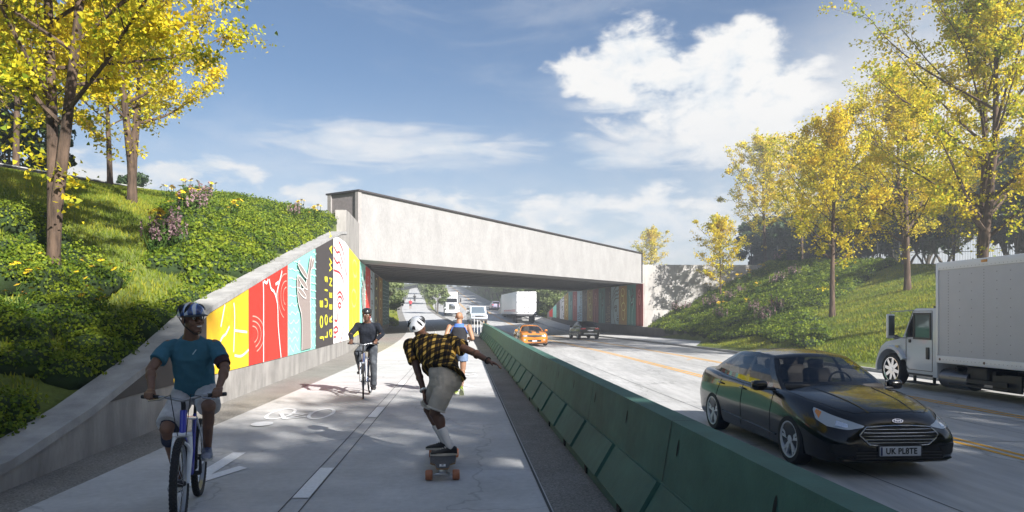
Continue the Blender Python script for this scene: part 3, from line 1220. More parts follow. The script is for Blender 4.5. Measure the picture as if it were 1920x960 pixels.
class Car:
    """Body from cross-sections along x (front = +x), greenhouse from slanted columns."""

    def __init__(s, sp):
        s.sp = sp
        f = s.f = {k: pchip(*zip(*sp[k])) for k in ('belt', 'crown', 'bottom', 'whalf', 'wbelt', 'mid')}
        s.x0, s.x1 = sp['x0'], sp['x1']

    def section(s, x):
        f = s.f
        zb, zt, w, wb, cr, zm = f['bottom'](x), f['belt'](x), f['whalf'](x), f['wbelt'](x), f['crown'](x), f['mid'](x)
        h = zt - zb
        P_ = [Vector((x, 0, zb)), Vector((x, w * .6, zb)), Vector((x, w - .09, zb + .005)), Vector((x, w - .025, zb + .09)),
              Vector((x, w - .012, lerp(zb, zm, .6))), Vector((x, w, zm)), Vector((x, lerp(w, wb, .35), zm + (zt - zm) * .5)),
              Vector((x, lerp(w, wb, .75), zt - .055)), Vector((x, wb - .015, zt - .008)), Vector((x, wb - .085, zt + (cr - zt) * .35)),
              Vector((x, wb * .55, zt + (cr - zt) * .82)), Vector((x, wb * .25, cr - .002)), Vector((x, 0, cr))]
        half = catmull3(P_, 2)
        full = half + [Vector((p.x, -p.y, p.z)) for p in reversed(half[1:-1])]
        return full

    def body(s, root, paint, r, ax_f, ax_r, archr, tr):
        sp = s.sp
        xs = np.concatenate([np.linspace(s.x0, s.x0 + .3, 8)[:-1], np.linspace(s.x0 + .3, s.x1 - .4, 40)[:-1], np.linspace(s.x1 - .4, s.x1, 12)])
        rows = [s.section(x) for x in xs]
        b = MB().grid(rows, closed=True)
        n = len(rows[0])
        b.add(rows[0], [tuple(range(n))])
        b.add(rows[-1], [tuple(reversed(range(n)))])
        me = b.mesh('body')
        bm = bmesh.new()
        bm.from_mesh(me)
        bmesh.ops.remove_doubles(bm, verts=bm.verts, dist=1e-4)
        bmesh.ops.recalc_face_normals(bm, faces=bm.faces)
        bm.to_mesh(me)
        bm.free()
        o = link_mesh('body', me, [paint, UNDERM], root)
        for x in (ax_f, ax_r):
            for sd in (-1, 1):
                yo = sd * (s.f['whalf'](x) + .15)
                yi = sd * (s.f['whalf'](x) - .30)
                c = MB().lathe([(0, yo), (archr, yo), (archr, yi), (0, yi)], 40, lambda p: Vector((x + p.x, p.z, tr + p.y)))
                cm = c.mesh('cut', None, True)
                bm = bmesh.new()
                bm.from_mesh(cm)
                bmesh.ops.remove_doubles(bm, verts=bm.verts, dist=1e-4)
                bmesh.ops.recalc_face_normals(bm, faces=bm.faces)
                bm.to_mesh(cm)
                bm.free()
                cm.materials.append(UNDERM)
                co_ = bpy.data.objects.new('cut', cm)
                COL.objects.link(co_)
                md = o.modifiers.new('b', 'BOOLEAN')
                md.operation = 'DIFFERENCE'
                md.solver = 'EXACT'
                md.material_mode = 'TRANSFER'
                md.object = co_
                eval_modifiers(o)
                bpy.data.objects.remove(co_)
        o.data.polygons.foreach_set('use_smooth', [True] * len(o.data.polygons))
        o.data.set_sharp_from_angle(angle=R(32))
        s.obj = o
        s.bvh = BVHTree.FromPolygons([v.co.copy() for v in o.data.vertices], [list(p.vertices) for p in o.data.polygons])
        return o

    def proj(s, p, d, off):
        """Point p shifted along d onto the body, then lifted off it."""
        d = Vector(d).normalized()
        loc, nrm, _, _ = s.bvh.ray_cast(Vector(p) - d * 3, d)
        if loc is None:
            loc, nrm, _, _ = s.bvh.find_nearest(Vector(p))
        if nrm.dot(d) > 0:
            nrm = -nrm
        return loc + nrm * off

    def patch(s, name, top, bot, m, root, d, off=.004, nu=14, nv=5, solid=.0):
        """Panel lying on the body between two polylines of points, thrown on along d."""
        def samp(L, t):
            L = [Vector(q) for q in L]
            k = t * (len(L) - 1)
            i = min(int(k), len(L) - 2)
            return lerp(L[i], L[i + 1], k - i)
        rows = []
        for j in range(nv + 1):
            rows.append([s.proj(lerp(samp(bot, i / nu), samp(top, i / nu), j / nv), d, off) for i in range(nu + 1)])
        b = MB().grid(rows)
        return b.build(name, m, root, 50)

    def line(s, name, pts, w, m, root, d, off=.004, n=18):
        """Thin strip on the body along projected points."""
        pts = [Vector(q) for q in pts]
        P_ = []
        for i in range(n + 1):
            k = i / n * (len(pts) - 1)
            a = min(int(k), len(pts) - 2)
            P_.append(s.proj(lerp(pts[a], pts[a + 1], k - a), d, off))
        b = MB().tube(P_, w, 5)
        return b.build(name, m, root, 60)

    def cabin(s, root, paint, glass, frame=None):
        """cols: list of (x at belt, x at roof); glass between columns where flagged."""
        sp = s.sp['cabin']
        cols, flags = sp['cols'], sp['glass']
        zr_, yr_ = pchip(*zip(*sp['rail_z'])), pchip(*zip(*sp['rail_y']))
        zb_ = lambda x: s.f['belt'](x) - .035
        yb_ = lambda x: s.f['wbelt'](x) - .055

        def side(c, u, sg):
            xb, xr2 = cols[c] if isinstance(c, int) else c
            a = Vector((xb, yb_(xb), zb_(xb)))
            e = Vector((xr2, yr_(xr2), zr_(xr2)))
            p = lerp(a, e, u)
            p.y += .05 * math.sin(math.pi * u) * (1 - .2 * u)
            p.y *= sg
            return p
        US = [0, .07, .25, .45, .65, .86, .94, 1.0]
        glasses, shell = [], MB()
        for sg in (-1, 1):
            for c in range(len(cols) - 1):
                gb = MB()
                K = 5
                for j in range(len(US) - 1):
                    isg = flags[c] and US[j] >= .07 and US[j + 1] <= .94
                    tgt = gb if isg else shell
                    rows = []
                    for u in (US[j], US[j + 1]):
                        rows.append([side((lerp(cols[c][0], cols[c + 1][0], k / K), lerp(cols[c][1], cols[c + 1][1], k / K)), u, sg) for k in range(K + 1)])
                    tgt.grid(rows)
                if gb.f:
                    gb.build('side_window', glass, root, 60)
        # screens and roof
        def across(c, u, v, bulge, dz):
            p, q = side(c, u, 1), side(c, u, -1)
            m_ = lerp(p, q, (v + 1) / 2)
            k = 1 - v * v
            m_.x += bulge * k
            m_.z += dz * k
            return m_
        VS = [-1, -.93, -.7, -.45, -.2, 0, .2, .45, .7, .93, 1]
        for c, bulge, nm, lo, hi in ((0, sp['bulge_f'], 'windscreen', 0.0, .93), (len(cols) - 1, -sp['bulge_r'], 'rear_window', .08, .9)):
            gb = MB()
            us = [0, .08, .3, .5, .7, .9, .93, 1.0]
            for j in range(len(us) - 1):
                for k in range(len(VS) - 1):
                    isg = us[j] >= lo and us[j + 1] <= hi and k not in (0, len(VS) - 2)
                    tgt = gb if isg else shell
                    f_ = lambda u, v: across(c, u, v, bulge * (1 - .35 * u), .045 * u * .9)
                    tgt.quad(f_(us[j], VS[k]), f_(us[j], VS[k + 1]), f_(us[j + 1], VS[k + 1]), f_(us[j + 1], VS[k]))
            gb.build(nm, glass, root, 60)
        rows = []
        nR = 14
        xf, xe = cols[0][1], cols[-1][1]
        for i in range(nR + 1):
            t = i / nR
            xx = lerp(xf, xe, t)
            bl = lerp(sp['bulge_f'] * .65, -sp['bulge_r'] * .65, t)
            row = []
            for v in VS:
                p = Vector((xx + bl * (1 - v * v), yr_(xx) * v, zr_(xx) + .0405 * (1 - v * v) + .02 * math.sin(math.pi * t) * (1 - v * v)))
                row.append(p)
            rows.append(row)
        shell.grid(rows)
        me = shell.mesh('roof')
        bm = bmesh.new()
        bm.from_mesh(me)
        bmesh.ops.remove_doubles(bm, verts=bm.verts, dist=2e-3)
        bmesh.ops.recalc_face_normals(bm, faces=bm.faces)
        bm.to_mesh(me)
        bm.free()
        me.polygons.foreach_set('use_smooth', [True] * len(me.polygons))
        me.set_sharp_from_angle(angle=R(35))
        link_mesh('roof', me, paint, root)
        s.side = side
        return


def mirror_y(L):
    return [(x, -y, z) for x, y, z in L]


def oval(cx, cz, ry, rz, n=24):
    return [(0, cx + ry * math.cos(2 * math.pi * k / n), cz + rz * math.sin(2 * math.pi * k / n)) for k in range(n)]


def sedan(name, label, loc, rz, paint, kind='sedan', detail=True, glass=GLASS_D, rim=ALLOY, scale=1.0, group=None):
    root = thing(name, label, 'car', loc, rz, group, scale)
    if kind == 'sedan':
        sp = dict(x0=-2.42, x1=2.40,
                  belt=[(-2.42, .80), (-2.38, .96), (-2.2, 1.045), (-1.8, 1.04), (-1.0, .985), (0, .945), (.9, .93), (1.15, .925), (1.6, .87), (2.0, .795), (2.25, .715), (2.36, .64), (2.40, .56)],
                  crown=[(-2.42, .82), (-2.38, .99), (-2.2, 1.075), (-1.8, 1.07), (0, 1.0), (.95, 1.03), (1.2, 1.0), (1.7, .94), (2.1, .86), (2.3, .78), (2.38, .68), (2.40, .60)],
                  bottom=[(-2.42, .42), (-2.3, .26), (-1.8, .19), (1.9, .17), (2.25, .18), (2.40, .26)],
                  whalf=[(-2.42, .68), (-2.34, .81), (-2.1, .90), (-1.4, .93), (0, .915), (1.4, .93), (1.9, .915), (2.15, .865), (2.32, .76), (2.40, .62)],
                  wbelt=[(-2.42, .60), (-2.34, .70), (-2.1, .77), (-1.4, .84), (0, .865), (1.0, .86), (1.6, .80), (2.0, .72), (2.25, .60), (2.40, .46)],
                  mid=[(-2.42, .62), (-1.5, .66), (0, .60), (1.5, .62), (2.40, .44)],
                  cabin=dict(cols=[(1.05, .24), (.90, .16), (.82, .10), (-.16, -.22), (-.28, -.31), (-1.12, -.86), (-1.17, -.90), (-1.60, -1.02), (-1.86, -1.20)], glass=[0, 0, 1, 0, 1, 0, 1, 0],
                             rail_z=[(-1.25, 1.375), (-.9, 1.415), (-.3, 1.43), (.3, 1.385)], rail_y=[(-1.25, .53), (-.4, .585), (.3, .575)], bulge_f=.22, bulge_r=.14))
        axf, axr, tr = 1.43, -1.42, .335
    elif kind == 'coupe':
        sp = dict(x0=-2.40, x1=2.40,
                  belt=[(-2.40, .80), (-2.36, .95), (-2.1, 1.0), (-1.4, 1.0), (0, .96), (1.0, .93), (1.7, .89), (2.2, .82), (2.36, .74), (2.40, .62)],
                  crown=[(-2.40, .82), (-2.36, .98), (-2.1, 1.02), (-1.4, 1.02), (0, .99), (1.0, 1.0), (1.7, .96), (2.2, .86), (2.36, .77), (2.40, .66)],
                  bottom=[(-2.40, .40), (-2.2, .25), (0, .17), (2.2, .16), (2.40, .24)],
                  whalf=[(-2.40, .78), (-2.2, .92), (-1.4, .96), (-.2, .91), (1.4, .95), (2.0, .94), (2.25, .88), (2.40, .74)],
                  wbelt=[(-2.40, .68), (-2.2, .80), (-1.4, .86), (0, .85), (1.4, .86), (2.1, .83), (2.40, .68)],
                  mid=[(-2.40, .6), (0, .58), (2.40, .46)],
                  cabin=dict(cols=[(.85, .15), (.72, .08), (.66, .04), (-.55, -.42), (-.70, -.50), (-1.1, -.70), (-1.62, -.95)], glass=[0, 0, 1, 0, 1, 0],
                             rail_z=[(-1.0, 1.29), (-.4, 1.33), (.2, 1.29)], rail_y=[(-1.0, .52), (-.3, .57), (.2, .55)], bulge_f=.22, bulge_r=.14))
        axf, axr, tr = 1.45, -1.40, .355
    else:  # tall hatchback suv
        sp = dict(x0=-2.32, x1=2.30,
                  belt=[(-2.32, .95), (-2.28, 1.08), (-2.0, 1.10), (-1.0, 1.06), (0, 1.02), (1.0, 1.02), (1.7, .98), (2.1, .90), (2.26, .80), (2.30, .68)],
                  crown=[(-2.32, .98), (-2.28, 1.10), (-2.0, 1.12), (-1.0, 1.08), (0, 1.06), (1.0, 1.08), (1.7, 1.04), (2.1, .95), (2.26, .84), (2.30, .72)],
                  bottom=[(-2.32, .48), (-2.1, .34), (0, .25), (2.1, .26), (2.30, .36)],
                  whalf=[(-2.32, .80), (-2.1, .90), (-1.3, .95), (0, .93), (1.4, .95), (2.0, .91), (2.30, .72)],
                  wbelt=[(-2.32, .72), (-2.1, .82), (-1.3, .87), (0, .875), (1.4, .85), (2.0, .79), (2.30, .62)],
                  mid=[(-2.32, .72), (0, .70), (2.30, .56)],
                  cabin=dict(cols=[(1.0, .35), (.86, .27), (.80, .22), (-.10, -.12), (-.22, -.22), (-1.05, -1.0), (-1.15, -1.1), (-1.7, -1.5), (-2.15, -1.72)], glass=[0, 0, 1, 0, 1, 0, 1, 0],
                             rail_z=[(-1.75, 1.50), (-.8, 1.58), (.4, 1.53)], rail_y=[(-1.75, .56), (-.6, .62), (.4, .60)], bulge_f=.2, bulge_r=.12))
        axf, axr, tr = 1.38, -1.38, .37
    c = Car(sp)
    c.body(root, paint, 0, axf, axr, tr + .045, tr)
    c.cabin(root, paint, glass)
    for x in (axf, axr):
        for sd in (-1, 1):
            wheel(root, (x, sd * (c.f['whalf'](x) - .108), tr), tr, .225, sd, rim, 5, True, detail)
    return root, c


# ------------------------------------------------------------------ the near black saloon
BLACKP = mat('black_car_paint', (.004, .004, .005), .22, spec=.25, coat=.55)
ysed = 10.7
xs_ = P(5.33, ysed, 0).x
carv, cb = sedan('parked_car' if False else 'sedan_car', 'glossy black sedan with a chrome barred grille driving beside the green barrier',
                 (xs_, ysed, zr(ysed, 5.2) + .006), math.atan2(-1, .0727), BLACKP, 'sedan', True, GLASS_T, ALLOY, .99)
X = (-1, 0, 0)
# grille: wide hexagon, dark mesh with bright bars
gt_, gb_ = [(2.4, -.50, .55), (2.4, -.41, .640), (2.4, -.2, .655), (2.4, 0, .66), (2.4, .2, .655), (2.4, .41, .640), (2.4, .50, .55)], [(2.4, -.50, .545), (2.4, -.38, .43), (2.4, -.2, .415), (2.4, 0, .41), (2.4, .2, .415), (2.4, .38, .43), (2.4, .50, .545)]
g_ = cb.patch('grille', gt_, gb_, mat('grille_black', (.012, .012, .013), .5), carv, X, .006, 24, 6)
rimp = [Vector(q) for q in gt_] + [Vector(q) for q in reversed(gb_)]
b = MB()
pp = []
for i in range(len(rimp)):
    for k in range(4):
        pp.append(cb.proj(lerp(rimp[i], rimp[(i + 1) % len(rimp)], k / 4), X, .010))
b.tube(pp + [pp[0]], .010, 6)
b.build('grille_frame', CHROMED, g_, 60)
for z in (.455, .495, .535, .575, .615):
    hw = lerp(.39, .475, 1 - abs(z - .545) / .12)
    P_ = [cb.proj((2.4, lerp(-hw, hw, k / 16), z), X, .010) for k in range(17)]
    MB().tube(P_, .0075, 6).build('bar', CHROMED, g_, 60)
b = MB()
em = cb.proj((2.4, 0, .712), X, .006)
en = cb.proj((2.4, 0, .74), X, .006) - cb.proj((2.4, 0, .69), X, .006)
uu = en.normalized()
nn_ = Vector((0, 1, 0)).cross(uu).normalized()
if nn_.x < 0:
    nn_ = -nn_
ov = lambda k, s_, h: em + Vector((0, 1, 0)) * (.070 * s_ * math.cos(k)) + uu * (.028 * s_ * math.sin(k)) + nn_ * h
for s_, h, m_, nm in ((1, .006, CHROME, 'badge'), (.86, .008, mat('badge_blue', (.03, .06, .16), .3, coat=1), 'badge_field')):
    bb = MB().add([ov(2 * math.pi * k / 28, s_, h) for k in range(28)], [tuple(range(28))])
    bo = bb.build(nm, m_, carv if nm == 'badge' else bo)
me = text_mesh('Ford', .040, .001, .0006)
Mx = Matrix((( 0, uu.x, nn_.x, 0), (1, uu.y, nn_.y, 0), (0, uu.z, nn_.z, 0), (0, 0, 0, 1)))
me.transform(Matrix.Translation(em + nn_ * .010) @ Mx)
link_mesh('script', me, CHROME, bo)
# lower intake, fog pockets, plate, splitter
cb.patch('lower_intake', [(2.4, -.60, .345), (2.4, 0, .355), (2.4, .60, .345)], [(2.4, -.56, .235), (2.4, 0, .225), (2.4, .56, .235)], mat('intake_black', (.008, .008, .009), .7), carv, X, .004, 20, 4)
for z in (.262, .30, .335):
    cb.line('intake_slat', [(2.4, -.55, z), (2.4, .55, z)], .006, BLACK_PLASTIC, carv, X, .006)
for sd in (-1, 1):
    L_ = lambda pts: [(x, y * sd, z) for x, y, z in pts]
    cb.patch('fog_pocket', L_([(2.3, .50, .40), (2.25, .66, .43), (2.2, .78, .42)]), L_([(2.3, .54, .30), (2.25, .68, .29), (2.2, .79, .32)]), mat('intake_black', (.008, .008, .009), .7), carv, (-1, -.25 * sd, 0), .004, 10, 4)
    hl = cb.patch('headlight', L_([(2.36, .42, .655), (2.3, .56, .70), (2.1, .70, .755), (1.95, .79, .80), (1.86, .82, .815)]), L_([(2.36, .44, .635), (2.3, .58, .60), (2.1, .74, .625), (1.95, .82, .69), (1.86, .83, .79)]), LAMPG, carv, (-1, -.85 * sd, 0), .006, 22, 6)
    cb.patch('reflector', L_([(2.3, .60, .665), (2.2, .70, .70)]), L_([(2.3, .60, .62), (2.2, .70, .64)]), LAMPIN, hl, (-1, -.85 * sd, 0), .009, 6, 4)
    cb.patch('indicator', L_([(1.99, .775, .775), (1.90, .80, .80)]), L_([(1.99, .80, .70), (1.90, .82, .77)]), AMBER, hl, (-1, -.85 * sd, 0), .009, 6, 4)
    # door seams, handles, sills, mirrors
    Y = (0, -sd, 0)
    for (xa, xb) in ((.86, .80), (-.22, -.26), (-1.12, -1.40)):
        cb.line('door_seam', [(xa, sd, .92), (lerp(xa, xb, .5), sd, .6), (xb, sd, .28)], .005, UNDERM, carv, Y, .001)
    cb.line('sill_line', [(1.0, sd, .33), (0, sd, .36), (-1.0, sd, .40)], .012, BLACKP, carv, Y, .006)
    for xh in (-.10, -1.0):
        a = cb.proj((xh, sd, .855), Y, .022)
        e = cb.proj((xh - .19, sd, .865), Y, .022)
        MB().tube([a, lerp(a, e, .1), lerp(a, e, .9), e], [.008, .014, .014, .008], 8).build('door_handle', BLACKP, carv, 60)
    cb.line('belt_trim', [(.95, sd, .925), (0, sd, .935), (-1.3, sd, .975)], .007, CHROMED if False else BLACK_PLASTIC, carv, Y, .003)
    mo = MB()
    mo.rbox((.74, sd * 1.03, 1.0), (.13, .23, .15), .06, None, 0, 3)
    mir = mo.build('door_mirror', BLACKP, carv, 50)
    MB().rbox((.76, sd * .90, .955), (.08, .18, .04), .015).build('arm', BLACK_PLASTIC, mir, 50)
    MB().rbox((.665, sd * 1.03, 1.0), (.012, .19, .115), .005).build('mirror_glass', CHROMED, mir, 50)
    # bonnet creases
    cb.line('bonnet_crease', [(1.15, sd * .42, 1.2), (1.8, sd * .36, 1.2), (2.25, sd * .30, 1.2)], .006, BLACKP, carv, (0, 0, -1), .003)
    cb.line('bonnet_seam', [(1.05, sd * .80, 1.2), (1.6, sd * .735, 1.2), (2.05, sd * .60, 1.2), (2.2, sd * .46, 1.2)], .004, UNDERM, carv, (0, 0, -1), .0)
    cb.patch('tail_light', L_([(-2.3, .50, .93), (-2.2, .80, .95)]), L_([(-2.3, .50, .82), (-2.2, .80, .84)]), REDL, carv, (1, -.5 * sd, 0), .006, 10, 4)
cb.line('bonnet_seam', [(2.21, -.46, 1.2), (2.262, 0, 1.2), (2.21, .46, 1.2)], .004, UNDERM, carv, (0, 0, -1), .0)
pl = MB()
p0 = cb.proj((2.4, 0, .34), X, 0)
px_ = p0.x + .022
pl.rbox((px_, 0, .352), (.014, .53, .118), .006)
pl = pl.build('number_plate', mat('plate_white', (.48, .49, .52), .4), carv, 40)
me = text_mesh('UK PL8TE', .108, .001, .0032, 'CENTER', 1.06)
xm = max(v.co.x for v in me.vertices) - min(v.co.x for v in me.vertices)
me.transform(Matrix.Translation((px_ + .0085, .012, .352)) @ Matrix(((0, 0, 1, 0), (1, 0, 0, 0), (0, 1, 0, 0), (0, 0, 0, 1))) @ Matrix.Diagonal((.40 / xm, .95, 1, 1)))
link_mesh('plate_lettering', me, mat('plate_black', (.01, .01, .012), .5), pl)
MB().rbox((px_ - .006, 0, .352), (.014, .57, .15), .01).build('plate_holder', BLACK_PLASTIC, carv, 40)
MB().rbox((px_ + .006, -.255 + .012, .352), (.006, .028, .106), .002).build('plate_band', mat('plate_band_blue', (.03, .04, .10), .4), pl, 40)
cb.line('splitter', [(2.3, -.74, .245), (2.4, -.4, .215), (2.4, 0, .205), (2.4, .4, .215), (2.3, .74, .245)], .014, BLACKP, carv, X, .006, 24)
# cabin inside
for sd in (-1, 1):
    for x, nm in ((-.15, 'front_seat'), (-1.0, 'rear_seat')):
        st = MB().rbox((x - .06, sd * .36, .98), (.13, .46, .40), .06, Matrix.Rotation(R(-14), 3, 'Y')).build(nm, SEATM, carv, 60)
        MB().rbox((x - .13, sd * .36, 1.235), (.09, .25, .17), .04, Matrix.Rotation(R(-10), 3, 'Y')).build('headrest', SEATM, st, 60)
MB().rbox((.80, 0, .985), (.42, 1.45, .10), .04).build('dashboard', INTER, carv, 60)
sw = MB()
swp = [Vector((.47 - .05 * math.sin(2 * math.pi * k / 24), .36 + .18 * math.cos(2 * math.pi * k / 24), 1.0 + .165 * math.sin(2 * math.pi * k / 24))) for k in range(24)]
sw.tube(swp + [swp[0]], .015, 6)
sw.build('steering_wheel', INTER, carv, 60)
MB().rbox((.42, 0, 1.325), (.03, .22, .065), .02).build('rear_view_mirror', BLACK_PLASTIC, carv, 60)
for sd in (-1, 1):
    a = Vector((1.20, .30 + .1 * sd, .99))
    MB().tube([(1.22, sd * .10 + .1, .975), (1.06, sd * .35 + .12, 1.005)], [.008, .005], 5).build('wiper', BLACK_PLASTIC, carv, 60)

# ------------------------------------------------------------------ orange coupe with black stripes
ORANGE = mat('orange_car_paint', (.62, .20, .015), .25, coat=1.0)
yo = 47.0
oc, ob_ = sedan('sports_car', 'orange sports coupe with two black bonnet stripes coming out from under the bridge', (P(5.0, yo, 0).x + .0, yo, zr(yo, 5) + .006), math.atan2(-1, .10), ORANGE, 'coupe', False, GLASS_D, DARK_STEEL)
BK = mat('stripe_black', (.008, .008, .009), .3, coat=1)
for sd in (-1, 1):
    ob_.patch('bonnet_stripe', [(2.32, sd * .13, 1.3), (1.6, sd * .13, 1.3), (.95, sd * .13, 1.3)], [(2.32, sd * .36, 1.3), (1.6, sd * .38, 1.3), (.95, sd * .42, 1.3)], BK, oc, (0, 0, -1), .004, 14, 3)
    L_ = lambda pts: [(x, y * sd, z) for x, y, z in pts]
    ob_.patch('headlight', L_([(2.38, .48, .73), (2.3, .78, .73)]), L_([(2.38, .48, .615), (2.3, .78, .625)]), LAMPIN, oc, (-1, -.2 * sd, 0), .006, 10, 4)
    ob_.patch('fog_light', L_([(2.36, .56, .46), (2.3, .68, .46)]), L_([(2.36, .56, .38), (2.3, .68, .38)]), LAMPIN, oc, (-1, -.2 * sd, 0), .006, 6, 4)
    MB().rbox((.62, sd * 1.02, 1.0), (.13, .2, .14), .05, None, 0, 3).build('door_mirror', ORANGE, oc, 50)
    ob_.line('door_seam', [(.75, sd, .9), (.72, sd, .3)], .006, UNDERM, oc, (0, -sd, 0), .001)
    ob_.line('door_seam', [(-.6, sd, .95), (-.66, sd, .3)], .006, UNDERM, oc, (0, -sd, 0), .001)
ob_.patch('grille', [(2.38, -.48, .735), (2.4, 0, .745), (2.38, .48, .735)], [(2.38, -.48, .62), (2.4, 0, .575), (2.38, .48, .62)], mat('grille_black', (.012, .012, .013), .5), oc, X, .005, 16, 4)
ob_.patch('lower_intake', [(2.38, -.46, .42), (2.4, 0, .43), (2.38, .46, .42)], [(2.38, -.42, .29), (2.4, 0, .27), (2.38, .42, .29)], mat('intake_black', (.008, .008, .009), .7), oc, X, .005, 16, 4)
MB().rbox((2.43, 0, .34), (.012, .32, .11), .005).build('number_plate', mat('plate_white', (.48, .49, .52), .4), oc, 40)

# ------------------------------------------------------------------ dark suv going away
SUVP = mat('dark_grey_car_paint', (.012, .012, .013), .25, spec=.3, coat=.6)
yv = 63.0
sv, sb_ = sedan('suv_car', 'dark grey hatchback crossover seen from behind near the low dark wall', (P(12.5, yv, 0).x, yv, zr(yv, 12.5) + .006), math.atan2(1, -.16), SUVP, 'suv', False, mat('suv_glass', (.008, .009, .010), .25, spec=.15), ALLOY)
for sd in (-1, 1):
    L_ = lambda pts: [(x, y * sd, z) for x, y, z in pts]
    sb_.patch('tail_light', L_([(-2.28, .42, 1.02), (-2.2, .86, 1.03)]), L_([(-2.28, .42, .93), (-2.2, .86, .88)]), REDL, sv, (1, -.3 * sd, 0), .008, 10, 4)
    MB().rbox((.68, sd * 1.04, 1.1), (.13, .22, .16), .05, None, 0, 3).build('door_mirror', SUVP, sv, 50)
    for xa in (.8, -.18, -1.1):
        sb_.line('door_seam', [(xa, sd, 1.0), (xa - .05, sd, .4)], .006, UNDERM, sv, (0, -sd, 0), .001)
sb_.patch('rear_bumper_trim', [(-2.3, -.62, .58), (-2.32, 0, .60), (-2.3, .62, .58)], [(-2.3, -.60, .46), (-2.32, 0, .47), (-2.3, .60, .46)], mat('silver_trim', (.62, .62, .62), .3, .5), sv, (1, 0, 0), .010, 16, 4)
sb_.patch('number_plate', [(-2.32, -.26, .86), (-2.32, .26, .86)], [(-2.32, -.26, .75), (-2.32, .26, .75)], mat('plate_white', (.48, .49, .52), .4), sv, (1, 0, 0), .008, 6, 3)

# far lilac-grey saloon going away
FARP = mat('lilac_car_paint', (.30, .28, .38), .3, coat=.8)
yf = 128.0
fv, fb_ = sedan('distant_car', 'small lilac grey car driving away far up the road', (P(13.6, yf, 0).x, yf, zr(yf, 13) + .006), math.atan2(1, -.14), FARP, 'suv', False, GLASS_D, ALLOY)
for sd in (-1, 1):
    L_ = lambda pts: [(x, y * sd, z) for x, y, z in pts]
    fb_.patch('tail_light', L_([(-2.28, .5, 1.02), (-2.2, .86, 1.03)]), L_([(-2.28, .5, .85), (-2.2, .86, .82)]), REDL, fv, (1, -.3 * sd, 0), .008, 8, 4)


# ------------------------------------------------------------------ trucks and van
WHITEP = mat('white_vehicle_paint', (.74, .75, .77), .3, coat=.5)
CABP = mat('truck_cab_paint', (.58, .61, .66), .3, coat=.5)
BOXM = mat('truck_box_panel', (.50, .50, .53), .45, var=(2, .06))
RAILM = mat('truck_rail', (.68, .69, .71), .4, .1)
RIVET = mat('rivet', (.24, .24, .26), .5)


def side_prism(poly, y0, y1, bev=.03, seg=2):
    """poly in (x, z), extruded in y, bevelled."""
    b = MB().prism(poly, lambda a, c, h: Vector((a, h, c)), y0, y1)
    me = b.mesh('tmp', None, True)
    bm = bmesh.new()
    bm.from_mesh(me)
    bpy.data.meshes.remove(me)
    if bev:
        ed = [e for e in bm.edges if len(e.link_faces) == 2 and e.calc_face_angle(0) > .35]
        bmesh.ops.bevel(bm, geom=ed, offset=bev, segments=seg, profile=.5, affect='EDGES', clamp_overlap=True)
    return bm


def add_prism(mb, poly, y0, y1, bev=.03, mi=0, seg=2):
    mb.bm(side_prism(poly, y0, y1, bev, seg), lambda p: p.copy(), mi)
    return mb


def arc(cx, cz, r, a0, a1, n=10):
    return [(cx + r * math.cos(R(lerp(a0, a1, k / n))), cz + r * math.sin(R(lerp(a0, a1, k / n)))) for k in range(n + 1)]


# near white box truck: front = +x, we see its left (+y) side
ty = 21.1
tk = thing('box_truck', 'white box truck with grey riveted side panels and a bonneted cab on the far lane', 'truck', (P(13.15 + 1.17, ty, 0).x, ty, zr(ty, 14) + .006), math.atan2(1, -.0727), None)
wr = .50
# cab shell
cab = MB()
poly = [(1.02, .55), (.62, .50)] + arc(0, wr, .66, 15, 165, 12) + [(-.66, .42), (-1.28, .50), (-1.95, .52), (-1.95, 2.28), (-1.86, 2.36), (-1.05, 2.36), (-.90, 2.30), (-.42, 1.52), (-.30, 1.46), (.42, 1.30), (.62, 1.16), (.78, .86), (.84, .60)]
poly = [(.80, .52), (.64, .50)] + arc(0, wr, .64, 2, 178, 14) + [(-.66, .50), (-.72, .40), (-1.95, .40), (-1.95, 2.28), (-1.86, 2.36), (-1.05, 2.36), (-.92, 2.30), (-.47, 1.52), (-.36, 1.47), (.35, 1.34), (.60, 1.20), (.78, .95), (.84, .70)]
add_prism(cab, poly, -1.05, 1.05, .05, 0, 3)
cab.build('cab', CABP, tk, 35)
# front wing flare over the wheel
for sd in (-1, 1):
    fl = MB()
    o_ = arc(0, wr, .76, -5, 150, 16)
    i_ = arc(0, wr, .63, -5, 150, 16)
    rows = []
    for (a, c), (e, f) in zip(o_, i_):
        rows.append([V(a * .97, sd * .98, c), V(a, sd * 1.10, c - .015), V(lerp(a, e, .3), sd * 1.17, lerp(c, f, .35)), V(e, sd * 1.18, f), V(e, sd * .9, f)])
    fl.grid(rows)
    fl.build('wing', CABP, tk, 50)
    for dx, nm in ((0, 'wheel'),):
        wheel(tk, (0, sd * .98, wr), wr, .28, sd, CHROME, 8, False, True)
    hl = MB()
    hl.rbox((.72, sd * .80, .92), (.16, .30, .22), .05)
    hl.build('headlight', LAMPG, tk, 50)
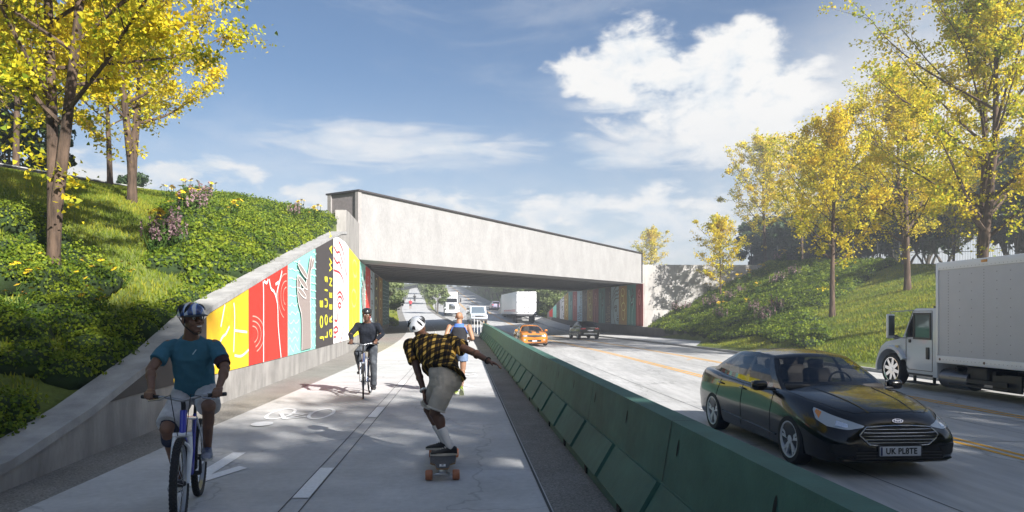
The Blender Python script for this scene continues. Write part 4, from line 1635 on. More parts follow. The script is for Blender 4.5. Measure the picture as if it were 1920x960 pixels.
# windows and door on both sides
for sd in (-1, 1):
    yy = sd * 1.055
    fn = lambda a, c, h: Vector((a, yy + sd * h, c))
    q = MB().prism([(-1.16, 1.50), (-.98, 2.14), (-.95, 2.18), (-.66, 1.66), (-.62, 1.50)][:0] or [(-.98, 1.52), (-.98, 2.14), (-.93, 2.14), (-.62, 1.60), (-.62, 1.50)], fn, -.01, .012)
    q.build('vent_window', GLASS_D, tk)
    q = MB().prism([(-1.66, 1.52), (-1.66, 2.17), (-1.02, 2.17), (-1.02, 1.52)], fn, -.01, .014)
    wn = q.build('door_window', mat('truck_glass', (.05, .07, .06), .05, spec=.7, coat=.8), tk)
    fr = MB()
    for poly_ in ([(-1.72, 1.46), (-1.72, 2.23), (-1.66, 2.17), (-1.66, 1.52)], [(-1.72, 2.23), (-.96, 2.23), (-1.02, 2.17), (-1.66, 2.17)], [(-.96, 2.23), (-.96, 1.46), (-1.02, 1.52), (-1.02, 2.17)], [(-1.72, 1.46), (-1.66, 1.52), (-1.02, 1.52), (-.96, 1.46)]):
        fr.prism(poly_, fn, -.005, .022)
    fr.build('window_frame', BLACK_PLASTIC, wn)
    dr = MB()
    for a, c in (((-.62, 1.46), (-.62, .62)), ((-1.76, 2.28), (-1.76, .56)), ((-1.76, .56), (-.72, .56)), ((-.62, .66), (-.72, .56)), ((-.92, 2.27), (-.60, 1.56)), ((-1.76, 2.28), (-.95, 2.28))):
        dr.tube([fn(*a, .001), fn(*c, .001)], .008, 5)
    dr.build('door_seam', mat('seam_grey', (.10, .10, .11), .7), tk)
    MB().rbox((-1.58, yy + sd * .012, 1.07), (.14, .03, .34), .02).build('door_handle', BLACK_PLASTIC, tk, 50)
    MB().rbox((-.80, yy + sd * .012, 1.40), (.10, .03, .10), .02).build('door_badge', BLACK_PLASTIC, tk, 50)
    MB().rbox((-.12, sd * 1.0, 1.46), (.24, .08, .15), .03, Matrix.Rotation(R(-22), 3, 'Y')).build('air_intake', BLACK_PLASTIC, tk, 50)
    MB().rbox((-.62 + .36, sd * 1.11, 1.21), (.16, .02, .07), .01).build('marker_emblem', mat('marker_gold', (.62, .50, .22), .35), tk, 50)
    mo = MB()
    mo.rbox((-.40, sd * 1.40, 1.83), (.10, .24, .74), .04)
    mir = mo.build('mirror', mat('mirror_frame', (.60, .62, .64), .3, .4), tk, 50)
    MB().rbox((-.46, sd * 1.40, 1.85), (.02, .18, .60), .02).build('mirror_glass', mat('mirror_dark', (.10, .12, .13), .1, .6), mir, 50)
    MB().rbox((-.345, sd * 1.40, 1.83), (.02, .19, .66), .02).build('mirror_back', mat('mirror_dark', (.10, .12, .13), .1, .6), mir, 50)
    MB().tube([(-1.0, sd * 1.02, 2.31), (-.42, sd * 1.40, 2.26), (-.40, sd * 1.40, 2.1)], .016, 6).build('mirror_arm', CHROMED, mir, 60)
    MB().tube([(-.66, sd * 1.04, 1.48), (-.40, sd * 1.40, 1.50)], .014, 6).build('mirror_arm', CHROMED, mir, 60)
# windscreen
q = MB()
q.add([(-.45, -.92, 1.56), (-.45, .92, 1.56), (-.885, .86, 2.27), (-.885, -.86, 2.27)], [(0, 1, 2, 3)])
q2 = MB().add([V(-.43, -.92, 1.57), V(-.43, .92, 1.57), V(-.865, .86, 2.28), V(-.865, -.86, 2.28)], [(0, 1, 2, 3)])
q2.build('windscreen', GLASS_D, tk)
MB().rbox((.86, 0, .62), (.14, 2.0, .26), .05).build('front_bumper', CABP, tk, 50)
MB().rbox((.80, 0, 1.0), (.06, .9, .42), .03).build('grille', BLACK_PLASTIC, tk, 50)
MB().rbox((-1.45, 0, 2.40), (.26, 1.4, .06), .02).build('roof_visor', DARK_STEEL, tk, 50)
# fuel tank, steps, chassis
b = MB()
b.rbox((-1.55, 0, .52), (3.0, .9, .20), .02)
b.box((-5.5, .42, .62), (9.0, .09, .22))
b.box((-5.5, -.42, .62), (9.0, .09, .22))
for x in (-2.7, -4.0, -5.3, -6.6, -8):
    b.box((x, 0, .70), (.10, 2.1, .10))
b.build('chassis', UNDERM, tk)
for sd in (-1, 1):
    st = MB()
    st.rbox((-1.25, sd * .98, .44), (1.05, .22, .05), .015)
    st.rbox((-1.25, sd * 1.0, .20), (1.05, .26, .05), .015)
    for x in (-1.68, -.84):
        st.box((x, sd * .93, .32), (.06, .06, .26))
    st.build('step', BLACK_PLASTIC, tk, 50)
    tn = MB()
    tn.tube([(-2.0, sd * .78, .42), (-3.05, sd * .78, .42)], .27, 18)
    tn.build('fuel_tank', mat('tank_metal', (.16, .16, .17), .35, .8), tk, 40)
    sk = MB()
    sk.box((-4.2, sd * .86, .46), (.9, .05, .42))
    sk.build('mud_flap', BLACK_PLASTIC, tk)
    for yy_ in (.98, .66):
        wheel(tk, (-5.6, sd * yy_, wr), wr, .26, sd, CHROMED if yy_ > .9 else DARK_STEEL, 8, False, False)
    gu = MB()
    gu.box((-3.4, sd * 1.02, .44), (2.0, .04, .10))
    gu.box((-3.4, sd * 1.02, .30), (2.0, .04, .05))
    gu.build('side_guard', DARK_STEEL, tk)
    MB().rbox((-3.3, sd * .80, .62), (.7, .3, .36), .03).build('battery_box', mat('battery_box', (.03, .03, .032), .6), tk, 50)
# the load box
x0, x1 = -2.12, -9.0
bx = MB()
bx.rbox(((x0 + x1) / 2, 0, 2.24), (x0 - x1, 2.36, 2.72), .03, None, 0, 1)
box = bx.build('load_box', BOXM, tk, 40)
for sd in (-1, 1):
    yy = sd * 1.184
    MB().rbox(((x0 + x1) / 2, yy, 3.50), (x0 - x1 + .02, .035, .21), .012).build('top_rail', RAILM, box, 40)
    MB().rbox(((x0 + x1) / 2, yy, .95), (x0 - x1 + .02, .045, .20), .012).build('bottom_rail', RAILM, box, 40)
    MB().rbox((x0 - .03, yy, 2.24), (.10, .04, 2.70), .012).build('corner_post', RAILM, box, 40)
    rv = MB()
    for k, x in enumerate(np.arange(x0 - .45, x1, -.42)):
        for j in range(30 if k % 3 == 0 else 10):
            z = 1.10 + 2.25 * (j + .5) / (30 if k % 3 == 0 else 10)
            rv.box((x, sd * 1.181, z), (.024, .008, .024))
    for x in np.arange(x0 - .15, x1, -.13):
        for z in (.95, 3.44):
            rv.box((x, sd * (1.206 if z < 2 else 1.201), z), (.016, .006, .016))
    tag(rv.build('rivets', RIVET, box), kind='stuff')
    for x in (x0 - .15, x0 - 1.75, x0 - 3.5):
        bo_ = MB().lathe([(0, .0), (.035, .0), (.04, -.02)], 12, lambda p: Vector((x + p.x, sd * (1.212) + p.z * sd, .95 + p.y)))
        bo_.build('reflector', mat('reflector_dark', (.10, .05, .03), .3), box)
    mk = MB().rbox((x0 - 1.75, sd * 1.205, 3.53), (.20, .02, .07), .01)
    mk.build('marker_light', mat('marker_amber', (.55, .25, .04), .3), box, 40)
MB().rbox((x0 + .015, 0, 3.35), (.06, 2.40, .36), .02).build('corner_cap', DARK_STEEL, box, 40)
MB().rbox((x0 + .10, .45, 2.62), (.22, .9, .7), .03).build('cooling_unit', WHITEP, tk, 40)


def simple_wheels(root, spots, r, w, rim=ALLOY):
    for x, y in spots:
        wheel(root, (x, y, r), r, w, 1 if y > 0 else -1, rim, 6, False, False)


# white van coming towards us
vy = 98.0
vn = thing('van', 'silver white passenger van coming down the road towards the bridge', 'van', (P(6.8, vy, 0).x, vy, zr(vy, 6.8) + .006), math.atan2(-1, .17), None, 1.2)
vp = mat('van_paint', (.55, .60, .66), .3, coat=.6)
b = MB()
add_prism(b, [(2.55, .35), (2.62, .60), (2.60, .92), (2.45, 1.05), (1.62, 1.18), (1.0, 1.98), (.8, 2.06), (-2.6, 2.06), (-2.75, 1.9), (-2.80, .6), (-2.75, .35)], -.98, .98, .09, 0, 3)
b.build('body', vp, vn, 40)
b = MB()
b.add([(1.615, -.80, 1.215), (1.615, .80, 1.215), (1.055, .72, 1.935), (1.055, -.72, 1.935)], [(0, 1, 2, 3)])
for v_ in range(4):
    b.v[v_] = tuple(Vector(b.v[v_]) + V(.02, 0, .015))
b.build('windscreen', GLASS_M, vn)
for sd in (-1, 1):
    for xa, xb in ((.98, .30), (.1, -1.0), (-1.2, -2.4)):
        MB().prism([(xa, 1.22), (xa - (.0 if xa < .9 else .15), 1.85), (xb, 1.85), (xb, 1.22)], lambda a, c, h: Vector((a, sd * (.985 + h), c)), 0, .008).build('side_window', GLASS_D, vn)
    MB().rbox((2.60, sd * .70, .84), (.06, .34, .16), .02).build('headlight', LAMPIN, vn, 40)
    MB().rbox((1.25, sd * 1.12, 1.30), (.14, .22, .26), .04).build('door_mirror', BLACK_PLASTIC, vn, 40)
MB().rbox((2.61, 0, .85), (.06, 1.0, .18), .02).build('grille', mat('grille_black', (.012, .012, .013), .5), vn, 40)
MB().rbox((2.64, 0, .93), (.05, 1.7, .03), .01).build('grille_bar', CHROME, vn, 40)
MB().rbox((2.62, 0, .48), (.16, 1.94, .22), .05).build('front_bumper', mat('bumper_dark', (.05, .05, .055), .5), vn, 40)
simple_wheels(vn, [(1.7, .85), (1.7, -.85), (-1.75, .85), (-1.75, -.85)], .37, .24)

# articulated truck with a white trailer, seen from behind
sy = 99.0
se = thing('semi_truck', 'articulated truck with a long white trailer and red stripe going away beyond the bridge', 'truck', (P(14.1, sy, 0).x, sy, zr(sy, 14) + .006), math.atan2(1, -.17), None, 1.13)
tw_ = MB()
tw_.rbox((6.3, 0, 2.65), (13.0, 2.56, 2.85), .04)
trl = tw_.build('trailer', mat('trailer_white', (.80, .80, .81), .35), se, 40)
MB().rbox((5.5, 1.285, 1.75), (9.5, .02, .09), .005).build('stripe', mat('stripe_red', (.6, .04, .05), .4), trl, 40)
MB().rbox((5.5, 1.285, 1.56), (9.5, .02, .05), .005).build('stripe', mat('stripe_red', (.6, .04, .05), .4), trl, 40)
hd = mat('door_hardware', (.05, .05, .055), .5)
sm = MB()
sm.box((-.205, 0, 2.65), (.02, .03, 2.7))
for y in (-.22, .22):
    sm.tube([(-.22, y, 1.3), (-.22, y, 4.0)], .018, 6)
sm.build('door_bars', mat('door_bar_grey', (.45, .45, .46), .4, .5), trl)
for y in (-1.18, -.22, .22, 1.18):
    for z in (1.45, 2.05, 2.75, 3.35, 3.9):
        if abs(y) > 1 and z in (2.05, 3.35):
            continue
        MB().rbox((-.225, y, z), (.04, .16, .10), .01).build('door_hinge' if abs(y) > 1 else 'door_latch', hd, trl, 40)
MB().rbox((-.12, 0, 1.10), (.16, 2.5, .20), .02).build('rear_sill', hd, se, 40)
MB().rbox((-.05, 0, .62), (.08, 2.3, .12), .02).build('underrun_bar', hd, se, 40)
b = MB()
b.box((6.2, .5, 1.05), (12.6, .12, .26))
b.box((6.2, -.5, 1.05), (12.6, .12, .26))
b.build('chassis', UNDERM, se)
for sd in (-1, 1):
    MB().box((.25, sd * .85, .62), (.04, .62, .74)).build('mud_flap', BLACK_PLASTIC, se)
simple_wheels(se, [(1.2, 1.05), (1.2, -1.05), (2.5, 1.05), (2.5, -1.05), (11.2, 1.0), (11.2, -1.0), (12.4, 1.0), (12.4, -1.0), (16.0, 1.0), (16.0, -1.0)], .5, .3, DARK_STEEL)
b = MB()
add_prism(b, [(12.95, .9), (12.95, 3.7), (13.6, 3.95), (14.6, 3.5), (14.9, 2.1), (16.7, 1.9), (16.9, .7), (12.95, .7)], -1.2, 1.2, .1)
b.build('cab', mat('semi_cab_grey', (.22, .25, .27), .35, coat=.4), se, 40)
for sd in (-1, 1):
    MB().tube([(13.1, sd * 1.05, 1.0), (13.1, sd * 1.05, 4.1)], .09, 10).build('exhaust_stack', CHROMED, se, 40)
    MB().rbox((14.75, sd * 1.45, 2.6), (.1, .22, .7), .04).build('mirror', BLACK_PLASTIC, se, 40)

# far white bonneted truck coming towards us
cy_ = 112.0
ct = thing('long_nose_truck', 'white long nosed truck with a tall grille and chrome bumper coming down the far road', 'truck', (P(4.35, cy_, 0).x, cy_, zr(cy_, 4) + .006), math.atan2(-1, .13))
b = MB()
add_prism(b, [(2.9, .8), (2.95, 1.85), (1.3, 2.0), (.95, 2.9), (-.2, 3.3), (-1.9, 3.4), (-1.9, .8)], -1.0, 1.0, .08)
b.build('cab', WHITEP, ct, 40)
MB().add([V(1.27, -.9, 2.08), V(1.27, .9, 2.08), V(1.0, .86, 2.78), V(1.0, -.86, 2.78)], [(0, 1, 2, 3)]).build('windscreen', GLASS_D, ct)
MB().rbox((2.96, 0, 1.38), (.08, 1.0, .9), .04).build('grille', CHROMED, ct, 40)
MB().rbox((3.05, 0, .62), (.25, 2.4, .42), .06).build('front_bumper', mat('bumper_bright', (.72, .73, .75), .3, .3), ct, 40)
MB().rbox((-3.2, 0, 2.5), (2.4, 2.4, 2.6), .05).build('load_box', WHITEP, ct, 40)
for sd in (-1, 1):
    MB().rbox((2.2, sd * 1.02, 1.15), (1.3, .45, .45), .15).build('wing', WHITEP, ct, 40)
    MB().rbox((2.9, sd * .95, 1.1), (.12, .3, .25), .04).build('headlight', LAMPIN, ct, 40)
    MB().tube([(-.3, sd * 1.15, 1.2), (-.3, sd * 1.15, 3.9)], .09, 10).build('exhaust_stack', CHROMED, ct, 40)
    MB().rbox((1.1, sd * 1.42, 2.5), (.1, .25, .7), .04).build('mirror', BLACK_PLASTIC, ct, 40)
MB().rbox((.9, 0, 3.22), (.3, 1.6, .08), .03).build('sun_visor', DARK_STEEL, ct, 40)
simple_wheels(ct, [(2.1, 1.05), (2.1, -1.05), (-2.6, 1.0), (-2.6, -1.0), (-3.8, 1.0), (-3.8, -1.0)], .52, .3, CHROMED)
# ================================================================== people, bicycles, longboard
SKIN = mat('skin_dark_brown', (.20, .105, .066), .5, spec=.4, var=(9, .18))
SKIN2 = mat('skin_deep_brown', (.125, .062, .039), .5, spec=.4, var=(9, .18))
SKIN3 = mat('skin_light_brown', (.33, .18, .11), .5, spec=.4, var=(9, .12))
HAIR = mat('hair_black', (.008, .007, .006), .8)
EYEW = mat('eye_white', (.55, .53, .5), .3)
EYED = mat('eye_dark', (.012, .008, .006), .2)
TEETH = mat('teeth', (.75, .73, .68), .4)


def capsule(mb, p0, p1, r0, r1, n=12, flat=False):
    p0, p1 = Vector(p0), Vector(p1)
    d = (p1 - p0)
    L = max(d.length, 1e-6)
    d = d / L
    if flat:
        mb.tube([p0, lerp(p0, p1, .5), p1], [r0, (r0 + r1) / 2, r1], n)
        return mb
    pts, rad = [], []
    for k in range(5):
        a = R(88 - 88 * k / 4)
        pts.append(p0 - d * r0 * math.sin(a))
        rad.append(max(r0 * math.cos(a), 1e-3))
    for k in range(1, 4):
        pts.append(lerp(p0, p1, k / 4))
        rad.append(lerp(r0, r1, k / 4))
    for k in range(5):
        a = R(88 * k / 4)
        pts.append(p1 + d * r1 * math.sin(a))
        rad.append(max(r1 * math.cos(a), 1e-3))
    mb.tube(pts, rad, n)
    return mb


def loft(mb, rings, n=20):
    """rings: (centre, side vector, front vector); closed with caps."""
    rows = []
    for c, u, v in rings:
        c, u, v = Vector(c), Vector(u), Vector(v)
        row = []
        for k in range(n):
            a = 2 * math.pi * k / n
            ca, sa = math.cos(a), math.sin(a)
            e = .8
            row.append(c + u * math.copysign(abs(ca)**e, ca) + v * math.copysign(abs(sa)**e, sa))
        rows.append(row)
    mb.grid(rows, closed=True)
    mb.add(rows[0], [tuple(reversed(range(n)))])
    mb.add(rows[-1], [tuple(range(n))])
    return mb


def fuse(mb, name, m, parent, voxel=.006, smooth=4, wrinkle=0.0, wscale=9.0):
    me = mb.mesh(name)
    bm = bmesh.new()
    bm.from_mesh(me)
    bmesh.ops.remove_doubles(bm, verts=bm.verts, dist=1e-5)
    bmesh.ops.recalc_face_normals(bm, faces=bm.faces)
    bm.to_mesh(me)
    bm.free()
    o = link_mesh(name, me, m)
    md = o.modifiers.new('r', 'REMESH')
    md.mode = 'VOXEL'
    md.voxel_size = voxel
    md.use_smooth_shade = True
    if smooth:
        s_ = o.modifiers.new('s', 'SMOOTH')
        s_.factor = .5
        s_.iterations = smooth
    eval_modifiers(o)
    if not o.data.materials:
        o.data.materials.append(m)
    if wrinkle:
        from mathutils import noise as mnoise
        nv = len(o.data.vertices)
        co_a, no_a = np.empty(nv * 3, np.float32), np.empty(nv * 3, np.float32)
        o.data.vertices.foreach_get('co', co_a)
        o.data.vertices.foreach_get('normal', no_a)
        co_a, no_a = co_a.reshape(-1, 3), no_a.reshape(-1, 3)
        fl_ = np.empty((nv, 1), np.float32)
        for i_, c in enumerate(co_a):
            x_, y_, z_ = float(c[0]), float(c[1]), float(c[2])
            fl_[i_] = mnoise.noise(Vector((x_ * wscale + z_ * 3, y_ * wscale, z_ * wscale * .8 + x_ * 4))) + .5 * mnoise.noise(Vector((x_, y_, z_)) * wscale * 2.3)
        o.data.vertices.foreach_set('co', (co_a + no_a * fl_ * wrinkle).reshape(-1))
        o.data.update()
    o.data.polygons.foreach_set('use_smooth', [True] * len(o.data.polygons))
    o.parent = parent
    return o


def head_shape(mb, c, rot, k=1.0):
    c = Vector(c)
    T = lambda x, y, z: c + rot @ Vector((x * k, y * k, z * k))
    E = lambda p, r: mb.ellipsoid(T(*p), [q * k for q in r], rot, 16, 12)
    E((0, .012, .035), (.074, .094, .082))
    E((0, -.028, -.045), (.056, .066, .066))
    E((0, -.066, -.092), (.030, .026, .022))
    E((.036, -.060, -.022), (.030, .030, .030))
    E((-.036, -.060, -.022), (.030, .030, .030))
    capsule(mb, T(0, -.086, .018), T(0, -.108, -.020), .009 * k, .014 * k, 10)
    E((.013, -.098, -.026), (.010, .011, .008))
    E((-.013, -.098, -.026), (.010, .011, .008))
    capsule(mb, T(-.040, -.077, .034), T(.040, -.077, .034), .012 * k, .012 * k, 8)
    capsule(mb, T(-.020, -.091, -.052), T(.020, -.091, -.052), .0075 * k, .0075 * k, 8)
    capsule(mb, T(-.017, -.088, -.068), T(.017, -.088, -.068), .009 * k, .009 * k, 8)
    for s_ in (-1, 1):
        E((s_ * .077, .008, -.002), (.010, .024, .032))
    return T


def face_parts(T, root_body, k, rot, smile=True):
    for s_ in (-1, 1):
        e = MB().ellipsoid(T(s_ * .031, -.078, .013), (.0125 * k,) * 3, rot, 10, 8).build('eye', EYEW, root_body, 60)
        MB().ellipsoid(T(s_ * .031, -.0865, .012), (.0062 * k, .005 * k, .0062 * k), rot, 8, 6).build('iris', EYED, e, 60) if False else MB().ellipsoid(T(s_ * .031, -.0865, .012), (.0062 * k, .005 * k, .0062 * k), rot, 8, 6).build('iris', EYED, root_body, 60)
        b = MB()
        capsule(b, T(s_ * .017, -.089, .036), T(s_ * .044, -.080, .037), .004 * k, .003 * k, 6)
        b.build('eyebrow', HAIR, root_body, 60)
    if smile:
        b = MB()
        pts = [T(x, -.0985 + 3 * x * x, -.0585 + 5 * x * x) for x in np.linspace(-.021, .021, 7)]
        b.tube(pts, [.003 * k, .0055 * k, .0065 * k, .007 * k, .0065 * k, .0055 * k, .003 * k], 6)
        b.build('teeth', TEETH, root_body, 60)
    else:
        b = MB()
        b.tube([T(x, -.0985 + 3 * x * x, -.060) for x in np.linspace(-.02, .02, 5)], .003 * k, 5)
        b.build('mouth', mat('lips', (.10, .04, .035), .5), root_body, 60)


def helmet(T, rot, k, parent, shell, vent, visor=False, strap=True, inner=None):
    b = MB()
    rows = []
    nu, nv = 32, 12
    def sh(a, t, g=0.0):
        th = R(6 + 96 * t)
        rx, ry, rz = (.098 + g) * k, (.132 + g) * k, (.092 + g) * k
        x = rx * math.sin(th) * math.cos(a)
        y = ry * math.sin(th) * math.sin(a) * (1.06 if math.sin(a) > 0 else 1)
        z = rz * math.cos(th)
        dip = .018 * k * max(0, math.sin(a)) * t
        return T(x / k, y / k + .014, (z - dip) / k + .060)
    rows = [[sh(2 * math.pi * i / nu, j / nv) for i in range(nu)] for j in range(nv + 1)]
    rows.append([sh(2 * math.pi * i / nu, 1, -.016) for i in range(nu)])
    rows.append([sh(2 * math.pi * i / nu, .7, -.020) for i in range(nu)])
    b.grid(rows, closed=True)
    b.add(rows[0], [tuple(range(nu))])
    hm = b.build('helmet', shell, parent, 60)
    # air vents, long drops running front to back
    for s_ in (-1, 1):
        for a0, a1, t0, t1, w_ in ((.26, .40, .30, .85, .017), (.50, .55, .25, .88, .014), (-.26, -.42, .30, .85, .017), (-.5, -.56, .3, .9, .014), (.02, .05, .55, .88, .012)):
            pts, rad = [], []
            for q in range(9):
                f = q / 8
                a = math.pi / 2 + s_ * lerp(a0, a1, f) * math.pi / 1.15 if a0 > 0 else -math.pi / 2 + s_ * lerp(-a0, -a1, f) * math.pi / 1.15
                pts.append(sh(a, lerp(t0, t1, f), -.006))
                rad.append(w_ * k * math.sin(math.pi * (.12 + .76 * f)))
            bb = MB().tube(pts, rad, 6)
            bb.build('vent', vent, hm, 60)
    if visor:
        rows = []
        for t_, g, dz in ((1.0, .000, 0), (1.0, .022, -.006), (1.0, .034, -.008)):
            rows.append([sh(a, t_ - .02, g * (.35 + .65 * math.cos((a + math.pi / 2) * 1.15))) + Vector((0, 0, dz * k * (.3 + .7 * math.cos((a + math.pi / 2) * 1.15)))) for a in np.linspace(-math.pi / 2 - 1.1, -math.pi / 2 + 1.1, 17)])
        rows2 = [[p - Vector((0, 0, .007 * k)) for p in r_] for r_ in reversed(rows)]
        MB().grid(rows + rows2).build('visor', mat('visor_black', (.02, .022, .026), .4), hm, 60)
    if strap:
        for s_ in (-1, 1):
            for y0 in (-.035, .06):
                MB().tube([T(s_ * .086, y0, .03), T(s_ * .079, .0, -.045), T(s_ * .03, -.055, -.118), T(0, -.062, -.122)], .0045 * k, 5).build('strap', mat('strap_black', (.015, .015, .016), .7), hm, 60)
    return hm


def grip_hand(mb, wrist, c, axis, fwd, up, sc=1.0):
    """Hand closed round a bar: c on the bar, axis along it (thumb end = -axis), fwd = over the bar."""
    wrist, c, axis, fwd, up = [Vector(q) for q in (wrist, c, axis, fwd, up)]
    kn = c + up * .030 + fwd * .006
    pm = lerp(wrist, kn, .55)
    d = (kn - wrist).normalized()
    rot = Matrix((axis, d, axis.cross(d))).transposed()
    mb.ellipsoid(pm, (.042 * sc, (kn - wrist).length * .56, .018 * sc), rot, 14, 10)
    for i, (o_, ln) in enumerate(((-.032, .95), (-.011, 1.05), (.011, 1.0), (.032, .82))):
        b0 = kn + axis * o_ * sc + up * .004
        p1 = b0 + (fwd * .034 - up * .006) * ln
        p2 = b0 + (fwd * .040 - up * .036) * ln
        p3 = b0 + (fwd * .018 - up * .050) * ln
        capsule(mb, b0, p1, .0105 * sc, .0098 * sc, 8)
        capsule(mb, p1, p2, .0098 * sc, .0090 * sc, 8)
        capsule(mb, p2, p3, .0090 * sc, .0082 * sc, 8)
    t0 = lerp(wrist, kn, .45) - axis * .030 * sc
    t1 = c - axis * .050 * sc + up * .004 - fwd * .012
    t2 = c - axis * .046 * sc - up * .018 + fwd * .014
    capsule(mb, t0, t1, .0135 * sc, .0115 * sc, 8)
    capsule(mb, t1, t2, .0115 * sc, .0095 * sc, 8)


def open_hand(mb, wrist, d, nrm, side, curl=.5, sc=1.0, spread=.12):
    """Relaxed hand: d along the palm, nrm out of the back of the hand, side = thumb direction sign."""
    wrist, d, nrm = Vector(wrist), Vector(d).normalized(), Vector(nrm).normalized()
    nrm = (nrm - d * nrm.dot(d)).normalized()
    s_ = d.cross(nrm) * side
    rot = Matrix((s_, d, nrm)).transposed()
    mb.ellipsoid(wrist + d * .050 * sc, (.043 * sc, .060 * sc, .017 * sc), rot, 14, 10)
    for i, (o_, ln) in enumerate(((.032, .068), (.011, .077), (-.011, .071), (-.031, .055))):
        p = wrist + d * (.092 - abs(o_) * .15) * sc + s_ * o_ * sc
        dd = (d + s_ * o_ * spread * 30 * .12).normalized()
        r_ = .0098 * sc
        a = curl * .5
        for seg, f in enumerate((.45, .32, .25)):
            q = p + (dd * math.cos(a) - nrm * math.sin(a)) * ln * f * sc
            capsule(mb, p, q, r_, r_ * .93, 8)
            p = q
            r_ *= .93
            a += curl * .75
    t0 = wrist + d * .028 * sc + s_ * .028 * sc
    t1 = t0 + (s_ * .8 + d * .65 - nrm * .35).normalized() * .042 * sc
    t2 = t1 + (s_ * .35 + d * .9 - nrm * .45).normalized() * .032 * sc
    capsule(mb, t0, t1, .0135 * sc, .0115 * sc, 8)
    capsule(mb, t1, t2, .0115 * sc, .0095 * sc, 8)


def shoe(ankle, heel_z, d, parent, upper, sole, pitch=0.0, L=.29, laces=None, name='shoe'):
    """ankle: joint position; d: horizontal toe direction; sole plane passes heel_z below."""
    ankle, d = Vector(ankle), Vector(d).normalized()
    s_ = Vector((0, 0, 1)).cross(d).normalized()
    f = (d * math.cos(pitch) + Vector((0, 0, 1)) * math.sin(pitch))
    u = s_.cross(f) * -1
    if u.z < 0:
        u = -u
    o0 = Vector((ankle.x, ankle.y, heel_z)) if pitch == 0 else ankle - u * (ankle.z - heel_z)
    T = lambda a, b, c: o0 + f * a + s_ * b + u * c
    k = L / .29
    b = MB()
    rings = []
    for a, w_, h in ((-.075, .022, .055), (-.068, .033, .085), (-.03, .038, .100), (.02, .039, .098), (.06, .042, .080), (.11, .047, .060), (.16, .046, .046), (.195, .036, .036), (.212, .018, .024)):
        zc = .018 + (h - .018) / 2
        rings.append((T(a * k, 0, zc), s_ * w_ * k, u * (h - .012) / 2))
    loft(b, rings, 16)
    sh = b.build(name, upper, parent, 50)
    b = MB()
    out = []
    for q in range(28):
        aa = 2 * math.pi * q / 28
        x = .070 + .148 * math.cos(aa)
        w_ = (.050 if math.cos(aa) > -.2 else .041) * math.sin(aa)
        out.append((x * k, w_ * k))
    b.prism(out, lambda x, y, h: T(x, y, h), .0, .026)
    b.build('sole', sole, sh, 40)
    if laces:
        for q in range(4):
            a = .03 + .022 * q
            h = lerp(.1, .066, q / 3)
            MB().tube([T(a * k, -.026, h - .012), T((a + .008) * k, 0, h + .003), T(a * k, .026, h - .012)], .0045, 5).build('lace', laces, sh, 60)
    return sh


